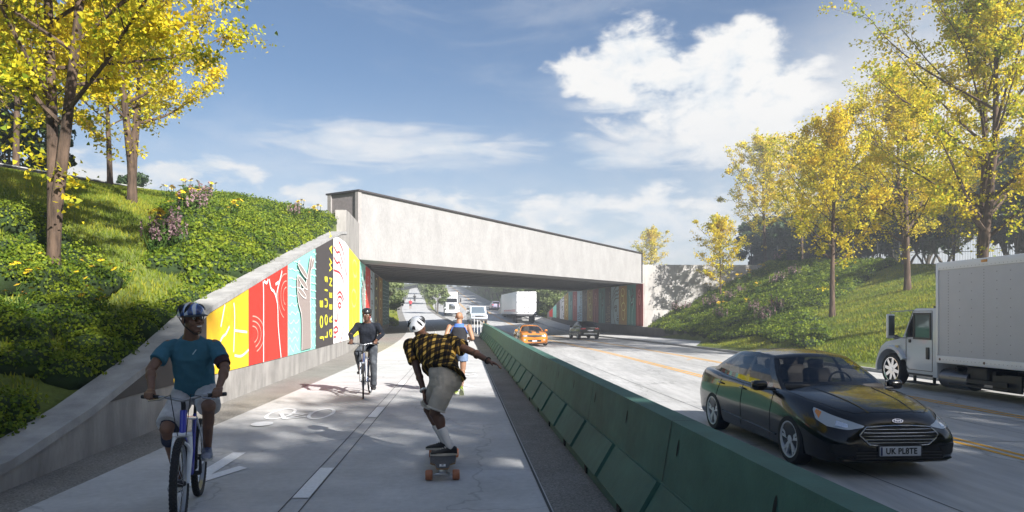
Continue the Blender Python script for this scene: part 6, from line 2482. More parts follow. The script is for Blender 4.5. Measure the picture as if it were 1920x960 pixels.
# ---- bald runner seen from behind
yR_ = 14.2
rl = Vector((-1.10, yR_, zp(yR_)))
JR = dict(head=(0, .05, 1.605), neck=(0, .02, 1.475), hip=(0, 0, .99), rot=Matrix.Rotation(R(176), 3, 'Z') @ Matrix.Rotation(R(-3), 3, 'X'),
          sh_l=(-.205, .01, 1.41), sh_r=(.205, .01, 1.41), el_l=(-.285, -.12, 1.16), wr_l=(-.21, .08, 1.06), el_r=(.285, -.10, 1.17), wr_r=(.22, .10, 1.14),
          hp_l=(-.09, 0, .96), hp_r=(.09, 0, .96), kn_l=(-.09, .20, .55), kn_r=(.08, -.02, .53), an_l=(-.08, .12, .12), an_r=(.065, -.20, .17),
          hand_l=((.1, 1, .1), (-1, 0, 0), -1, .9), hand_r=((-.1, 1, .2), (1, 0, 0), 1, .9), calf=(0, -1, 0))
rn, rb_, TR, gR, rgR, spR = figure('person', 'bald runner in a black and blue tank top seen from behind, running away', rl, JR, SKIN3, .008)
st = MB()
loft(st, [((0, .0, .90), V(.175, 0, 0), V(0, .145, 0)), ((0, 0, 1.05), V(.165, 0, 0), V(0, .135, 0)), ((0, 0, 1.25), V(.165, 0, 0), V(0, .13, 0)), ((0, 0, 1.35), V(.165, 0, 0), V(0, .128, 0)), ((0, .005, 1.43), V(.105, 0, 0), V(0, .11, 0)), ((0, .01, 1.47), V(.09, 0, 0), V(0, .088, 0))])
ts = fuse(st, 'tank_top', mat('tank_black', (.014, .014, .018), .85), rn, .008, 3, .005)
BLU = mat('tank_blue', (.06, .14, .42), .8)
st = MB()
loft(st, [((0, .006, 1.405), V(.135, 0, 0), V(0, .121, 0)), ((0, .008, 1.44), V(.110, 0, 0), V(0, .116, 0)), ((0, .012, 1.478), V(.094, 0, 0), V(0, .094, 0))])
st.build('yoke', BLU, ts, 60)
for sg in (-1, 1):
    MB().tube([(sg * .125, -.105, 1.41), (sg * .160, -.085, 1.33), (sg * .176, -.03, 1.27), (sg * .176, .04, 1.27)], .012, 6).build('side_trim', BLU, ts, 60)
st = MB()
loft(st, [((0, 0, 1.0), V(.165, 0, 0), V(0, .135, 0)), ((0, 0, .90), V(.18, 0, 0), V(0, .15, 0)), ((0, 0, .82), V(.15, 0, 0), V(0, .12, 0))])
for s_ in 'lr':
    capsule(st, gR['hp_' + s_], lerp(gR['hp_' + s_], gR['kn_' + s_], .62), .108, .10, 16, True)
fuse(st, 'shorts', mat('shorts_blue', (.16, .22, .34), .85), rn, .009, 3, .006)
SHG = mat('shoe_lime', (.45, .60, .06), .6, var=(18, .75))
shoe(gR['an_l'], .012, V(0, 1, 0), rn, SHG, mat('sole_lime', (.55, .60, .35), .7), 0, .29)
shoe(gR['an_r'], .075, V(0, 1, 0), rn, SHG, mat('sole_lime', (.55, .60, .35), .7), R(-38), .29)
b = MB()
rows = []
for s_ in (-1, 1):
    pass

# ---- distant runner in red
yD = 116
JD = dict(JR, rot=Matrix.Rotation(R(0), 3, 'Z'), calf=(0, 1, 0))
for k in ('el_l', 'wr_l', 'el_r', 'wr_r', 'kn_l', 'kn_r', 'an_l', 'an_r', 'head'):
    x, y, z = JD[k]
    JD[k] = (x, -y, z)
JD['hand_l'] = ((.1, -1, .1), (-1, 0, 0), 1, .9)
JD['hand_r'] = ((-.1, -1, .2), (1, 0, 0), -1, .9)
dr_, db_, TD, gD, _, _ = figure('person', 'distant runner in a red top and black shorts coming along the far path', P(-2.3, yD, zp(yD)), JD, SKIN3, .02)
st = MB()
loft(st, [((0, 0, .95), V(.18, 0, 0), V(0, .15, 0)), ((0, 0, 1.2), V(.175, 0, 0), V(0, .14, 0)), ((0, 0, 1.38), V(.21, 0, 0), V(0, .14, 0)), ((0, 0, 1.47), V(.10, 0, 0), V(0, .09, 0))])
for s_ in 'lr':
    capsule(st, gD['sh_' + s_], lerp(gD['sh_' + s_], gD['el_' + s_], .6), .08, .07)
fuse(st, 'shirt', mat('red_top', (.62, .03, .05), .85), dr_, .02, 2)
st = MB()
loft(st, [((0, 0, .98), V(.175, 0, 0), V(0, .145, 0)), ((0, 0, .85), V(.17, 0, 0), V(0, .14, 0))])
for s_ in 'lr':
    capsule(st, gD['hp_' + s_], lerp(gD['hp_' + s_], gD['kn_' + s_], .7), .11, .09)
fuse(st, 'shorts', mat('shorts_black', (.012, .012, .014), .85), dr_, .02, 2)
MB().ellipsoid(TD(0, .02, .045), (.088, .108, .09), None, 12, 8).build('hair', HAIR, dr_, 60)
for s_ in 'lr':
    shoe(gD['an_' + s_], gD['an_' + s_].z - .09, V(0, -1, 0), dr_, mat('shoe_grey', (.3, .3, .32), .6), mat('shoe_sole', (.5, .49, .46), .7))
# ================================================================== plants
BARK = mat('bark', (.07, .045, .031), .95, var=(9, .65, (.125, .082, .056)), bump=(26, 1.0), stretch=(1, 1, .18))
BARK2 = mat('bark_grey', (.12, .10, .08), .95, var=(6, .5), bump=(20, .8), stretch=(1, 1, .25))
GINK = leaf_mat('ginkgo_leaf', (.20, .28, .02), (.82, .60, .035), (.64, .57, .03), .5, .55)
GINK_L = leaf_mat('ginkgo_leaf_golden', (.30, .33, .02), (.84, .62, .04), (.72, .60, .035), .5, .5)
DKLEAF = leaf_mat('dark_tree_leaf', (.018, .04, .016), (.07, .11, .035), None, .25, .5)
GRLEAF = leaf_mat('green_tree_leaf', (.11, .16, .055), (.30, .35, .15), None, .4, .6)  # leaves made paler, with distance haze put into the colour
SHRUB = leaf_mat('shrub_leaf', (.05, .10, .01), (.28, .33, .025), (.14, .205, .018), .42, 1.3)
BLADE = leaf_mat('grass_blade', (.12, .18, .018), (.34, .32, .035), (.21, .26, .026), .4, .5, .6)
PINKL = leaf_mat('pink_spike', (.20, .12, .14), (.42, .28, .30), None, .3, 2)
PETAL = mat('yellow_petal', (.80, .55, .02), .6)
DISC = mat('flower_centre', (.20, .09, .015), .8)
STEML = leaf_mat('flower_foliage', (.03, .075, .015), (.10, .16, .03), None, .3, 2)
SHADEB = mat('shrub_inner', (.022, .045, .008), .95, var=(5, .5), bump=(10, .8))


def unit(v):
    return v / (np.linalg.norm(v) + 1e-9)


def ginkgo(seed, H, spread, stems, nleaf, lsize, r0, clear=.22, nl=24):
    rg = np.random.default_rng(seed)
    wood = MB()
    pts = []          # leaf anchor points
    for k in range(stems):
        ang = 2 * math.pi * k / max(stems, 1) + rg.uniform(0, 1)
        hk = H * (1 - .1 * k)
        lean = (.05 if stems > 1 else .012) * hk
        tr = []
        for i in range(15):
            t = i / 14
            off = lean * min(1, max(0, t - .11) * 2.6) if stems > 1 else lean * t
            tr.append(np.array([math.cos(ang) * off + .04 * H * .1 * math.sin(5 * t + seed), math.sin(ang) * off + .04 * H * .1 * math.sin(4 * t + 1 + seed), t * hk]))
        rad = [r0 * (.78 if stems > 1 else 1) * ((1 - i / 14) ** .85 * .95 + .03) * (1.25 if i == 0 else 1) for i in range(15)]
        wood.tube(tr, rad, 10)
        tr = np.array(tr)
        n = nl if stems == 1 else int(nl * .7)
        for j in range(n):
            t = clear + (.97 - clear) * (j + rg.uniform(0, .8)) / n
            base = np.array([np.interp(t, np.linspace(0, 1, 15), tr[:, q]) for q in range(3)])
            az = 2.4 * j + rg.uniform(-.4, .4) + k
            e0 = R(rg.uniform(12, 38) + 28 * t)
            u = (t - clear) / (1 - clear)
            L = spread * (.55 + .75 * math.sin(math.pi * min(1, .22 + u * .62))) * (1 - .72 * max(0, u - .35) / .65) * rg.uniform(.75, 1.12) * .78
            d = np.array([math.cos(az) * math.cos(e0), math.sin(az) * math.cos(e0), math.sin(e0)])
            lp = [base]
            for i in range(1, 8):
                d = unit(d + np.array([0, 0, .05]) + rg.normal(0, .07, 3))
                lp.append(lp[-1] + d * L / 7)
            lr = r0 * .30 * (1 - .7 * u)
            wood.tube(lp, [max(lr * (1 - i / 7.5), .006) for i in range(8)], 5)
            lp = np.array(lp)
            for i in range(2, 8):
                pts.append((lp[i], .8))
            for i in range(1, 7):
                for s_ in range(2):
                    dd = unit(d * .7 + rg.normal(0, .6, 3) + np.array([0, 0, .15]))
                    SL = L * rg.uniform(.16, .34)
                    p0 = lp[i]
                    tw = [p0 + dd * SL * q / 3 + np.array([0, 0, .02 * q]) for q in range(4)]
                    wood.tube(tw, [.012, .009, .006, .004], 3, cap=False)
                    for q in range(1, 4):
                        pts.append((tw[q], 1.0))
        for z in np.linspace(.16, clear, 3) * H:
            for q in range(2):
                pts.append((np.array([tr[2][0], tr[2][1], z]) + rg.normal(0, .28, 3) * [1, 1, .8], .5))
    P0 = np.array([p for p, _ in pts])
    wgt = np.array([w_ for _, w_ in pts]) * np.exp(rg.normal(0, 1.1, len(pts)))
    idx = rg.choice(len(P0), nleaf, p=wgt / wgt.sum())
    pos = P0[idx] + rg.normal(0, .05 + .009 * H, (nleaf, 3)) * [1, 1, .75]
    q = leaf_quads(pos, lsize, .25, 1.0, .4, None, True)
    return wood.mesh('trunk', 60), quads_mesh('crown', q)


def bushy(seed, H, spread, nleaf, lsize, stems=3, clear=.18, r0=.14):
    """Round-headed tree: several stems, leaf clumps through an uneven crown."""
    rg = np.random.default_rng(seed)
    wood = MB()
    cl = []
    for k in range(stems):
        a = 2 * math.pi * k / stems + rg.uniform(0, .8)
        for j in range(7):
            a2 = a + rg.uniform(-1, 1)
            top = np.array([math.cos(a2) * spread * rg.uniform(.2, .85), math.sin(a2) * spread * rg.uniform(.2, .85), H * rg.uniform(.4, .95)])
            mid = np.array([math.cos(a) * spread * .22, math.sin(a) * spread * .22, H * clear * 1.6])
            p = [np.array([math.cos(a) * .12, math.sin(a) * .12, -.1]), mid * [.6, .6, .6], mid, (mid + top) / 2 + rg.normal(0, .15, 3), top]
            if j == 0:
                wood.tube(p, [r0, r0 * .8, r0 * .65, r0 * .4, .02], 6)
            else:
                wood.tube(p[2:], [r0 * .45, r0 * .25, .012], 4)
            cl.append(top)
    for k in range(26):
        u = rg.normal(size=3)
        u = unit(u)
        rr = rg.uniform(.55, 1) ** .5
        z = H * (.60 + .40 * u[2] * rr)
        wdt = 1 - .35 * max(0, (z / H - .6)) / .4
        cl.append(np.array([u[0] * spread * rr * wdt, u[1] * spread * rr * wdt, max(z, H * clear * 1.3)]))
    cl = np.array(cl)
    cr = rg.uniform(.13, .28, len(cl)) * spread * 1.25
    idx = rg.integers(0, len(cl), nleaf)
    dirs = rg.normal(size=(nleaf, 3))
    dirs /= np.linalg.norm(dirs, axis=1, keepdims=True)
    rad = cr[idx][:, None] * rg.uniform(.35, 1.08, (nleaf, 1))
    pos = cl[idx] + dirs * rad * [1, 1, .8]
    q = leaf_quads(pos, lsize, .35, .8, .45, dirs)
    return wood.mesh('trunk', 60), quads_mesh('crown', q)


def tree_thing(name, meshes, mats_, loc, rz, sc, label, group=None, cat='tree'):
    t = thing(name, label, cat, loc, rz, group, sc if not isinstance(sc, tuple) else 1)
    if isinstance(sc, tuple):
        t.scale = sc
    link_or(meshes[0], 'trunk', mats_[0], t)
    link_or(meshes[1], 'crown', mats_[1], t)
    return t


def link_or(me, name, m, parent):
    if not me.materials:
        me.materials.append(m)
    o = bpy.data.objects.new(name, me)
    COL.objects.link(o)
    o.parent = parent
    if o.data.materials[0] != m:
        o.material_slots[0].link = 'OBJECT'
        o.material_slots[0].material = m
    return o


def hit(px, py, d0=6.0, d1=130.0):
    """Where the line of sight through a picture point meets the planted slopes."""
    kx, kz = (px - 960) / FPX, (592 - py) / FPX
    d = d0
    while d < d1:
        x, z = kx * d, HCAM + kz * d
        s = x - ax(d)
        g = bankL(d, x) if x < xw(d) - .4 else (bankR(d, s) if s > sRtoe(d) else -9)
        if z <= g:
            return Vector((x, d, g))
        d += .05
    return Vector((kx * d1, d1, 0))


GA = ginkgo(3, 11.0, 5.0, 2, 85000, .072, .135, .24, 26)
GB = ginkgo(5, 10.0, 5.0, 2, 42000, .085, .17, .22, 24)
GC = ginkgo(11, 11.0, 5.6, 1, 18500, .12, .16, .26, 30)
GD = ginkgo(17, 8.0, 3.8, 1, 9000, .13, .11, .24, 24)
GE = ginkgo(23, 16.0, 8.2, 2, 48000, .115, .30, .22, 32)
gm = (BARK, GINK)
gl = (BARK, GINK_L)
L1 = hit(95, 545)
tree_thing('ginkgo_tree', GA, gm, L1 - V(0, 0, .1), 2.2, 1.0, 'tall forked yellow ginkgo tree rising from the daisies on the left slope')
L2 = hit(250, 380)
tree_thing('ginkgo_tree', GB, gl, L2 - V(0, 0, .1), .8, .98, 'yellow ginkgo tree at the top of the lawn beside the low rail')
tree_thing('ginkgo_tree', GC, gm, (-19.6, 27.0, 6.8), 1.1, .85, 'ginkgo tree with a slim bare trunk behind the low rail, nearest the left edge')
tree_thing('ginkgo_tree', GD, gl, (-17.0, 28.8, 6.9), 2.9, 1.1, 'slender ginkgo tree behind the low rail, between the two larger ginkgos')
tree_thing('ginkgo_tree', GE, gm, (21.0, 30.5, bankR(30.5, 23.2) - .1), 4.0, 1.0, 'largest ginkgo tree with a forked trunk rising behind the white box truck')
R2 = hit(1700, 545)
tree_thing('ginkgo_tree', GE, gl, R2 - V(0, 0, .1), 1.0, .86, 'big ginkgo tree with a forked trunk high on the right lawn')
R3 = hit(1561, 594)
tree_thing('ginkgo_tree', GC, gl, R3 - V(0, 0, .1), .4, 1.1, 'golden ginkgo tree with a straight single trunk in the middle of the right lawn')
tree_thing('ginkgo_tree', GC, gl, (27.2, 73.5, 6.9), 2.0, 1.22, 'tall ginkgo tree just behind the upper end of the wing wall')
tree_thing('ginkgo_tree', GC, gl, (33.5, 79, 6.9), 4.4, 1.30, 'hazy ginkgo tree in front of the dark trees, second from the wing wall')
R6 = Vector((20.2, 66.2, bankR(66.2, 20.2 - ax(66.2))))
tree_thing('ginkgo_tree', GD, gl, R6 - V(0, 0, .1), 3.3, 1.0, 'small ginkgo tree among the shrubs in front of the wing wall')
tree_thing('ginkgo_tree', GD, gl, (35.6, 55, 4.95), 5.2, 1.05, 'small round ginkgo tree beside the fence behind the box truck')
tree_thing('ginkgo_tree', GD, gl, (22.6, 111, 6.3), .3, 1.15, 'far yellow ginkgo tree showing above the right end of the bridge')
tree_thing('ginkgo_tree', GC, gm, (29.5, 62, 5.6), 5.0, .95, 'ginkgo tree at the top of the shrubs in front of the dark trees')
# shade trees up the slope behind the viewer, on the sunny side
for k, (x, y, sc) in enumerate([(18.0, -9.5, .95), (11.5, -10.5, .95), (26, -7, .9), (31, -3.5, .85), (15, -17, 1.1), (6.5, -10.5, .72), (22, -17, 1.05), (13, -26, 1.2), (7, -20, 1.0)]):
    tree_thing('ginkgo_tree', GC, gm, (x, y, 1.0), k * 1.3, sc * 1.45, 'ginkgo tree behind the viewer shading the near path and road', 'shade trees behind the viewer')

DA = bushy(31, 8.0, 3.6, 7000, .34, 3, .1)
DB = bushy(37, 9.5, 3.0, 7000, .34, 2, .08)
DD = bushy(43, 5.6, 1.75, 5000, .2, 3, .36, .06)
DC = bushy(41, 5.0, 2.6, 6000, .24, 4, .2, .07)
dk = (BARK2, DKLEAF)
for k in range(12):
    x, y = -21.5 - 2.6 * (k % 4) - rng.uniform(0, 2), 20 + 2.6 * k + rng.uniform(-1, 1)
    tree_thing('dark_tree', DA if k % 2 else DB, dk, (x, y, 6.2), k * 1.7, rng.uniform(.40, .52) if y > 33 else rng.uniform(.7, .95), 'dark green tree behind the low rail at the top of the left slope', 'dark trees above the left slope')
for k in range(24):
    y = 42 + 3.0 * k + rng.uniform(-1, 1)
    s = 40 + 3.4 * (k % 3) + rng.uniform(-1, 1.5) + max(0, y - 70) * .12
    if y > 70:
        s += 6
    sc = rng.uniform(.85, 1.15)
    tree_thing('dark_tree', (DA, DB)[k % 2], dk, P(s, y, ztR(min(y, 99)) - .1), k * 2.1, (sc * 1.15, sc * 1.15, sc), 'dark green tree behind the fence at the top of the right slope', 'dark trees behind the fence')
gt = (BARK2, GRLEAF)
for k, (x, y, sc) in enumerate([(10, -19, 1.9), (15.5, -19.5, 2.0), (21.5, -13, 1.9), (26.5, -9.5, 1.8), (4.5, -16, 1.7), (33, -7, 1.7)]):
    tree_thing('green_tree', DA, gt, (x, y, .2), k * 1.7, sc, 'leafy green tree behind the viewer shading the near path and road', 'leafy shade trees behind the viewer')
# beyond the bridge
far = [(-6.6, 70, .95), (-8.2, 79, 1.05), (-8.0, 92, 1.1), (-9.5, 106, 1.2), (-9.0, 124, 1.3), (-10.5, 145, 1.5), (-9, 170, 1.6), (-13, 88, 1.3), (-14, 112, 1.5), (-16, 140, 1.7), (-12, 195, 1.8)]
for k, (s, y, sc) in enumerate(far):
    tree_thing('green_tree', DC, gt, P(s, y, zp(y) + .05), k * 1.1, sc, 'bushy green tree along the path beyond the bridge', 'green trees left of the far path')
tree_thing('green_tree', DD, gt, P(1.25, 100, 1.3), .5, 1.0, 'small clear stemmed green tree on the grass strip beside the far path')
for k, (s, y, sc) in enumerate([(1.4, 140, 1.2), (1.4, 165, 1.4), (1.3, 195, 1.6)]):
    tree_thing('green_tree', DC, gt, P(s, y, lerp(zp(y), zr(y, 2), .5)), k * 1.9 + .5, (sc * .68, sc * .68, sc), 'green tree on the grass strip between the far path and the road', 'green trees on the median')
for k in range(30):
    y = 108 + 5.2 * k
    s = (20.0 if y < 125 else 17.6) + 3.0 * (k % 3) + rng.uniform(-.6, .6)
    tree_thing('green_tree', DC if k % 3 else DA, gt, P(s, y, bankR(min(y, 262), s) - .1), k * 1.3, rng.uniform(1.2, 1.7) if k % 3 else rng.uniform(.8, 1.0), 'hazy green tree on the bank right of the far road', 'green trees right of the far road')
for k in range(14):
    tree_thing('green_tree', DA if k % 2 else DC, gt, (-60 + 6.5 * k + rng.uniform(-2, 2), 275 + rng.uniform(-6, 10), 12.0), k, rng.uniform(1.2, 1.7), 'pale distant tree closing the end of the road', 'distant trees at the end of the road')

# ------------------------------------------------------------------ shrub beds
def yb_l(t):
    return float(np.interp(t, [0, .085, .127, .20, .293, .40, .556, 1.0], [12.4, 13.2, 14.5, 16.6, 19.4, 22.8, 27.5, 37.5]))


def shrub_bed(name, centres, mats_, leaf, per, seed, hfac=.75, label=None):
    """centres: (x, y, z, r)."""
    rg = np.random.default_rng(seed)
    b = MB()
    pos, nr, sz = [], [], []
    for x, y, z, r in centres:
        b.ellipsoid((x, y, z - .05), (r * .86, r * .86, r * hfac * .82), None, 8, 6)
        n = int(per * r * r)
        d = rg.normal(size=(n, 3))
        d[:, 2] = np.abs(d[:, 2]) * .9 + .02
        d /= np.linalg.norm(d, axis=1, keepdims=True)
        rr = r * (.80 + .26 * rg.random((n, 1)) ** 1.3) * (1 + .12 * np.sin(d[:, :1] * 7 + x * 3) * np.cos(d[:, 1:2] * 6 + y * 2))
        pos.append(np.array([x, y, z]) + d * rr * [1, 1, hfac])
        nr.append(d)
    pos = np.concatenate(pos)
    nr = np.concatenate(nr)
    me = quads_mesh(name, leaf_quads(pos, leaf, .42, .75, .4, nr))
    o = link_mesh(name, me, mats_[0])
    tag(o, kind='stuff')
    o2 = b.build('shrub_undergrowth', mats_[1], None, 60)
    tag(o2, kind='stuff')
    return o


near, mid, farr = [], [], []
rg = np.random.default_rng(99)
for _ in range(5200):
    y = rg.uniform(5.2, 36)
    base = xw(y) - .4
    x = rg.uniform(XTOP_L + .3, base - .12)
    t = (base - x) / (base - XTOP_L)
    tb = float(np.interp(y, [5, 9, 10, 10.9, 11.5, 12.4], [.20, .15, .12, .085, .055, .045]))
    if not (t < tb or y > yb_l(t)):
        continue
    r = rg.uniform(.26, .52) * (1 if y < 16 else 1.25)
    r = min(r, (base - x) * .9 + .12)
    z = bankL(y, x)
    L_ = near if y < 13 else mid
    if y < 12 and rg.random() > .5:
        continue
    if y >= 12 and rg.random() > .36:
        continue
    L_.append((x, y, z, r))
# two rounded bushes above the near bed
for px, py, n_, rr in ((20, 430, 10, .8), (60, 540, 14, .9), (150, 530, 5, .6), (-20, 520, 8, .9)):
    q = hit(px, py)
    for _ in range(n_):
        near.append((q.x + rg.normal(0, rr * .55), q.y + rg.normal(0, rr * .4), 0, rg.uniform(.3, .5)))
near = [(x, y, bankL(y, x) + (.15 if z == 0 else 0), r) for x, y, z, r in near]
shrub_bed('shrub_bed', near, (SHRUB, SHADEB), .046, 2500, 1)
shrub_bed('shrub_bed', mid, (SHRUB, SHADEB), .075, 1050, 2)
for _ in range(2600):
    y = rg.uniform(35.5, 70)
    s = rg.uniform(sRtoe(y) + .4, sRtop(y) + 1)
    sb = float(np.interp(y, [35, 36, 46, 52, 54], [17.5, 19.3, 23.4, 32, 40]))
    slow = float(np.interp(y, [36, 50, 54], [18.4, 19.6, 18]))
    if s > sb or s < slow or rg.random() > .75:
        continue
    x = ax(y) + s
    farr.append((x, y, bankR(y, s), rg.uniform(.45, .95) * (1 if y < 50 else 1.15)))
shrub_bed('shrub_bed', farr, (SHRUB, SHADEB), .12, 360, 3, .6)
# beyond the bridge: shrubs at the left foot and right bank
fb = []
for _ in range(60):
    y = rg.uniform(63, 74)
    fb.append((ax(y) - 5.3 - rg.uniform(0, 1.2), y, zp(y), rg.uniform(.4, .8)))
for _ in range(160):
    y = rg.uniform(104, 150)
    s = rg.uniform(sRtoe(y) + .2, 26)
    fb.append((ax(y) + s, y, bankR(y, s), rg.uniform(.7, 1.4)))
shrub_bed('shrub_bed', fb, (SHRUB, SHADEB), .2, 150, 4)


def grass(name, sampler, n, h, wdt, seed):
    rg = np.random.default_rng(seed)
    q = []
    for _ in range(n):
        p = sampler(rg)
        if p is None:
            continue
        a = rg.uniform(0, 2 * math.pi)
        hh = h * rg.uniform(.5, 1.3)
        dx, dy = math.cos(a) * wdt, math.sin(a) * wdt
        lx, ly = rg.normal(0, .35, 2) * hh
        q.append([(p[0] - dx, p[1] - dy, p[2] - .01), (p[0] + dx, p[1] + dy, p[2] - .01), (p[0] + lx + dx * .25, p[1] + ly + dy * .25, p[2] + hh), (p[0] + lx - dx * .25, p[1] + ly - dy * .25, p[2] + hh)])
    return tag(link_mesh(name, quads_mesh(name, np.array(q)), BLADE), kind='stuff')


def g_left(rg):
    y = rg.uniform(8, 33)
    base = xw(y) - .4
    x = rg.uniform(XTOP_L, base)
    t = (base - x) / (base - XTOP_L)
    if y > yb_l(t) + 1.5 or t < .03:
        return None
    return x, y, bankL(y, x)


def g_right(rg):
    y = rg.uniform(20, 56)
    s = rg.uniform(16.5, 34)
    sb = float(np.interp(y, [35, 36, 46, 52, 54], [16, 19.0, 23.0, 31.5, 40]))
    slow = float(np.interp(y, [36, 50, 56], [18.6, 20.2, 19.5]))
    if s < sb and s > slow and y > 36:
        return None
    s0 = sRtoe(y)
    if y > 46 and s < 16.2 + (y - 46) * .5:
        return None
    z = bankR(y, s) if s > s0 else zr(y, 16) + .0 + .1 * min(1, max(0, s - 16.4))
    return ax(y) + s, y, z


grass('grass', g_left, 120000, .085, .012, 11)
grass('grass', g_right, 105000, .11, .022, 12)


def g_far(rg):
    y = rg.uniform(62, 200)
    s = -rg.uniform(4.6, 11) if rg.random() < .6 else rg.uniform(.9, 2.0)
    return ax(y) + s, y, (zp(y) + .02 + max(0, -s - 5) * .12) if s < 0 else lerp(zp(y), zr(y, 2), .5) - .08


grass('grass', g_far, 25000, .2, .05, 13)
# apron of turf between kerb and slope
b = MB()
rows = []
for y in np.arange(-30, 60, 1.0):
    s1 = sRtoe(y) + .3
    s0 = 16.2 if y < 46.5 else min(16.2 + (y - 46.5) * .45, s1 - .1)
    rows.append([P(s0, y, zr(y, 16) + .118), P(lerp(s0, s1, .5), y, zr(y, 16) + .135), P(s1, y, bankR(y, s1) + .01)])
tag(b.grid(rows).build('turf', SOIL), kind='structure')
rows = []
b = MB()
for y in np.arange(44.5, 240, 2.0):
    rows.append([P(1.40, y, zp(y) + .0), P(1.7, y, lerp(zp(y), zr(y, 2), .5) + .02), P(1.98, y, zr(y, 2) - .01)])
tag(b.grid(rows).build('turf', SOIL), kind='structure')

# ------------------------------------------------------------------ flowering plants
def flower_plant(seed, h, nst, head, spike=False):
    rg = np.random.default_rng(seed)
    st, hd, ce = MB(), MB(), MB()
    lp, sp = [], []
    for k in range(nst):
        a = rg.uniform(0, 6.28)
        r_ = rg.uniform(.02, .30) * h
        top = np.array([math.cos(a) * r_ * 1.5, math.sin(a) * r_ * 1.5, h * rg.uniform(.6, 1.05)])
        st.tube([(math.cos(a) * r_ * .4, math.sin(a) * r_ * .4, -.03), (top * [.8, .8, .5]), top], [.008, .007, .005], 4)
        for q in range(12):
            f = rg.uniform(.05, .8)
            lp.append(top * f + rg.normal(0, .05, 3) * h)
        if spike:
            for q in range(16):
                sp.append(top * [1, 1, 1 - .028 * q] + rg.normal(0, .022, 3) * h)
            continue
        c = Vector(top)
        nrm = Vector((rg.normal(0, .35), rg.normal(-.25, .35), 1)).normalized()
        u = nrm.orthogonal().normalized()
        w_ = nrm.cross(u)
        for q in range(10):
            aa = 2 * math.pi * q / 10
            d = u * math.cos(aa) + w_ * math.sin(aa)
            e = nrm.cross(d)
            hd.quad(c + d * head * .2 - e * head * .08, c + d * head * .2 + e * head * .08, c + d * head - nrm * head * .12 + e * head * .16, c + d * head - nrm * head * .12 - e * head * .16)
        ce.ellipsoid(c + nrm * .006, (head * .27, head * .27, head * .16), None, 8, 5)
    return st, np.array(lp), hd, ce, (np.array(sp) if spike else None)


def plant_proto(seed, h, nst, head, spike):
    st, lp, hd, ce, sp = flower_plant(seed, h, nst, head, spike)
    out = [('stem', st.mesh('stem'), STEML), ('foliage', quads_mesh('foliage', leaf_quads(lp, .11 * h + .02, .3, .5, .4)), STEML)]
    if spike:
        out.append(('blossoms', quads_mesh('blossoms', leaf_quads(sp, .06 * h + .01, .2, .8, .4)), PINKL))
    else:
        k0 = len(hd.f)
        hd.add(ce.v, ce.f, 1)
        hm_ = hd.mesh('blossoms')
        hm_.materials.append(PETAL)
        hm_.materials.append(DISC)
        out += [('blossoms', hm_, PETAL)]
    return out


FP1 = plant_proto(1, .5, 6, .052, False)
FP2 = plant_proto(2, .75, 12, .07, False)
FP3 = plant_proto(3, .8, 18, .05, True)


def plant(proto, loc, rz, sc, label, group, name):
    t = thing(name, label, 'plant', loc, rz, group, sc)
    for nm, me, m in proto:
        link_or(me, nm, m, t)


for px, py in [(70, 535), (160, 545), (60, 560), (185, 560), (230, 545), (140, 565), (30, 600), (165, 610), (20, 560)]:
    q = hit(px, py)
    plant(FP1, q + V(0, 0, .1), rng.uniform(0, 6), rng.uniform(.75, 1.1), 'yellow daisy plant in bloom among the shaded shrubs near the forked ginkgo', 'daisies by the forked ginkgo', 'daisy_plant')
for px, py in [(335, 415), (365, 400), (350, 385), (300, 470), (395, 385), (440, 420), (545, 395), (560, 410), (520, 395), (465, 372), (590, 425), (320, 395)]:
    q = hit(px, py)
    plant(FP2, q + V(0, 0, .05), rng.uniform(0, 6), rng.uniform(.9, 1.25), 'tall yellow flowering plant among the sunlit shrubs above the mural wall', 'yellow flowers above the mural wall', 'flowering_plant')
for px, py in [(360, 420), (310, 465), (325, 475), (530, 395), (548, 420), (540, 385), (505, 388), (290, 480), (375, 395)]:
    q = hit(px, py)
    plant(FP3, q + V(0, 0, .05), rng.uniform(0, 6), rng.uniform(.9, 1.3), 'dusky pink flower spikes among the sunlit shrubs above the mural wall', 'pink spikes above the mural wall', 'spiky_plant')
for px, py in [(1330, 560), (1385, 545), (1405, 535), (1430, 525), (1360, 575), (1400, 590), (1450, 600), (1470, 500), (1500, 497), (1540, 490), (1590, 490), (1350, 600), (1420, 560)]:
    q = hit(px, py)
    plant(FP2, q + V(0, 0, .3), rng.uniform(0, 6), rng.uniform(1.3, 1.8), 'yellow flowering plant among the shrubs on the right slope', 'yellow flowers on the right slope', 'flowering_plant')
for px, py in [(1285, 592), (1270, 597), (1345, 585), (1370, 575), (1390, 560), (1450, 545), (1465, 540), (1490, 530), (1440, 608), (1460, 600), (1410, 600), (1430, 620), (1350, 612), (1500, 495), (1460, 500), (1480, 490), (1330, 590)]:
    q = hit(px, py)
    plant(FP3, q + V(0, 0, .25), rng.uniform(0, 6), rng.uniform(1.3, 1.9), 'dusky pink flower spikes among the shrubs on the right slope', 'pink spikes on the right slope', 'spiky_plant')

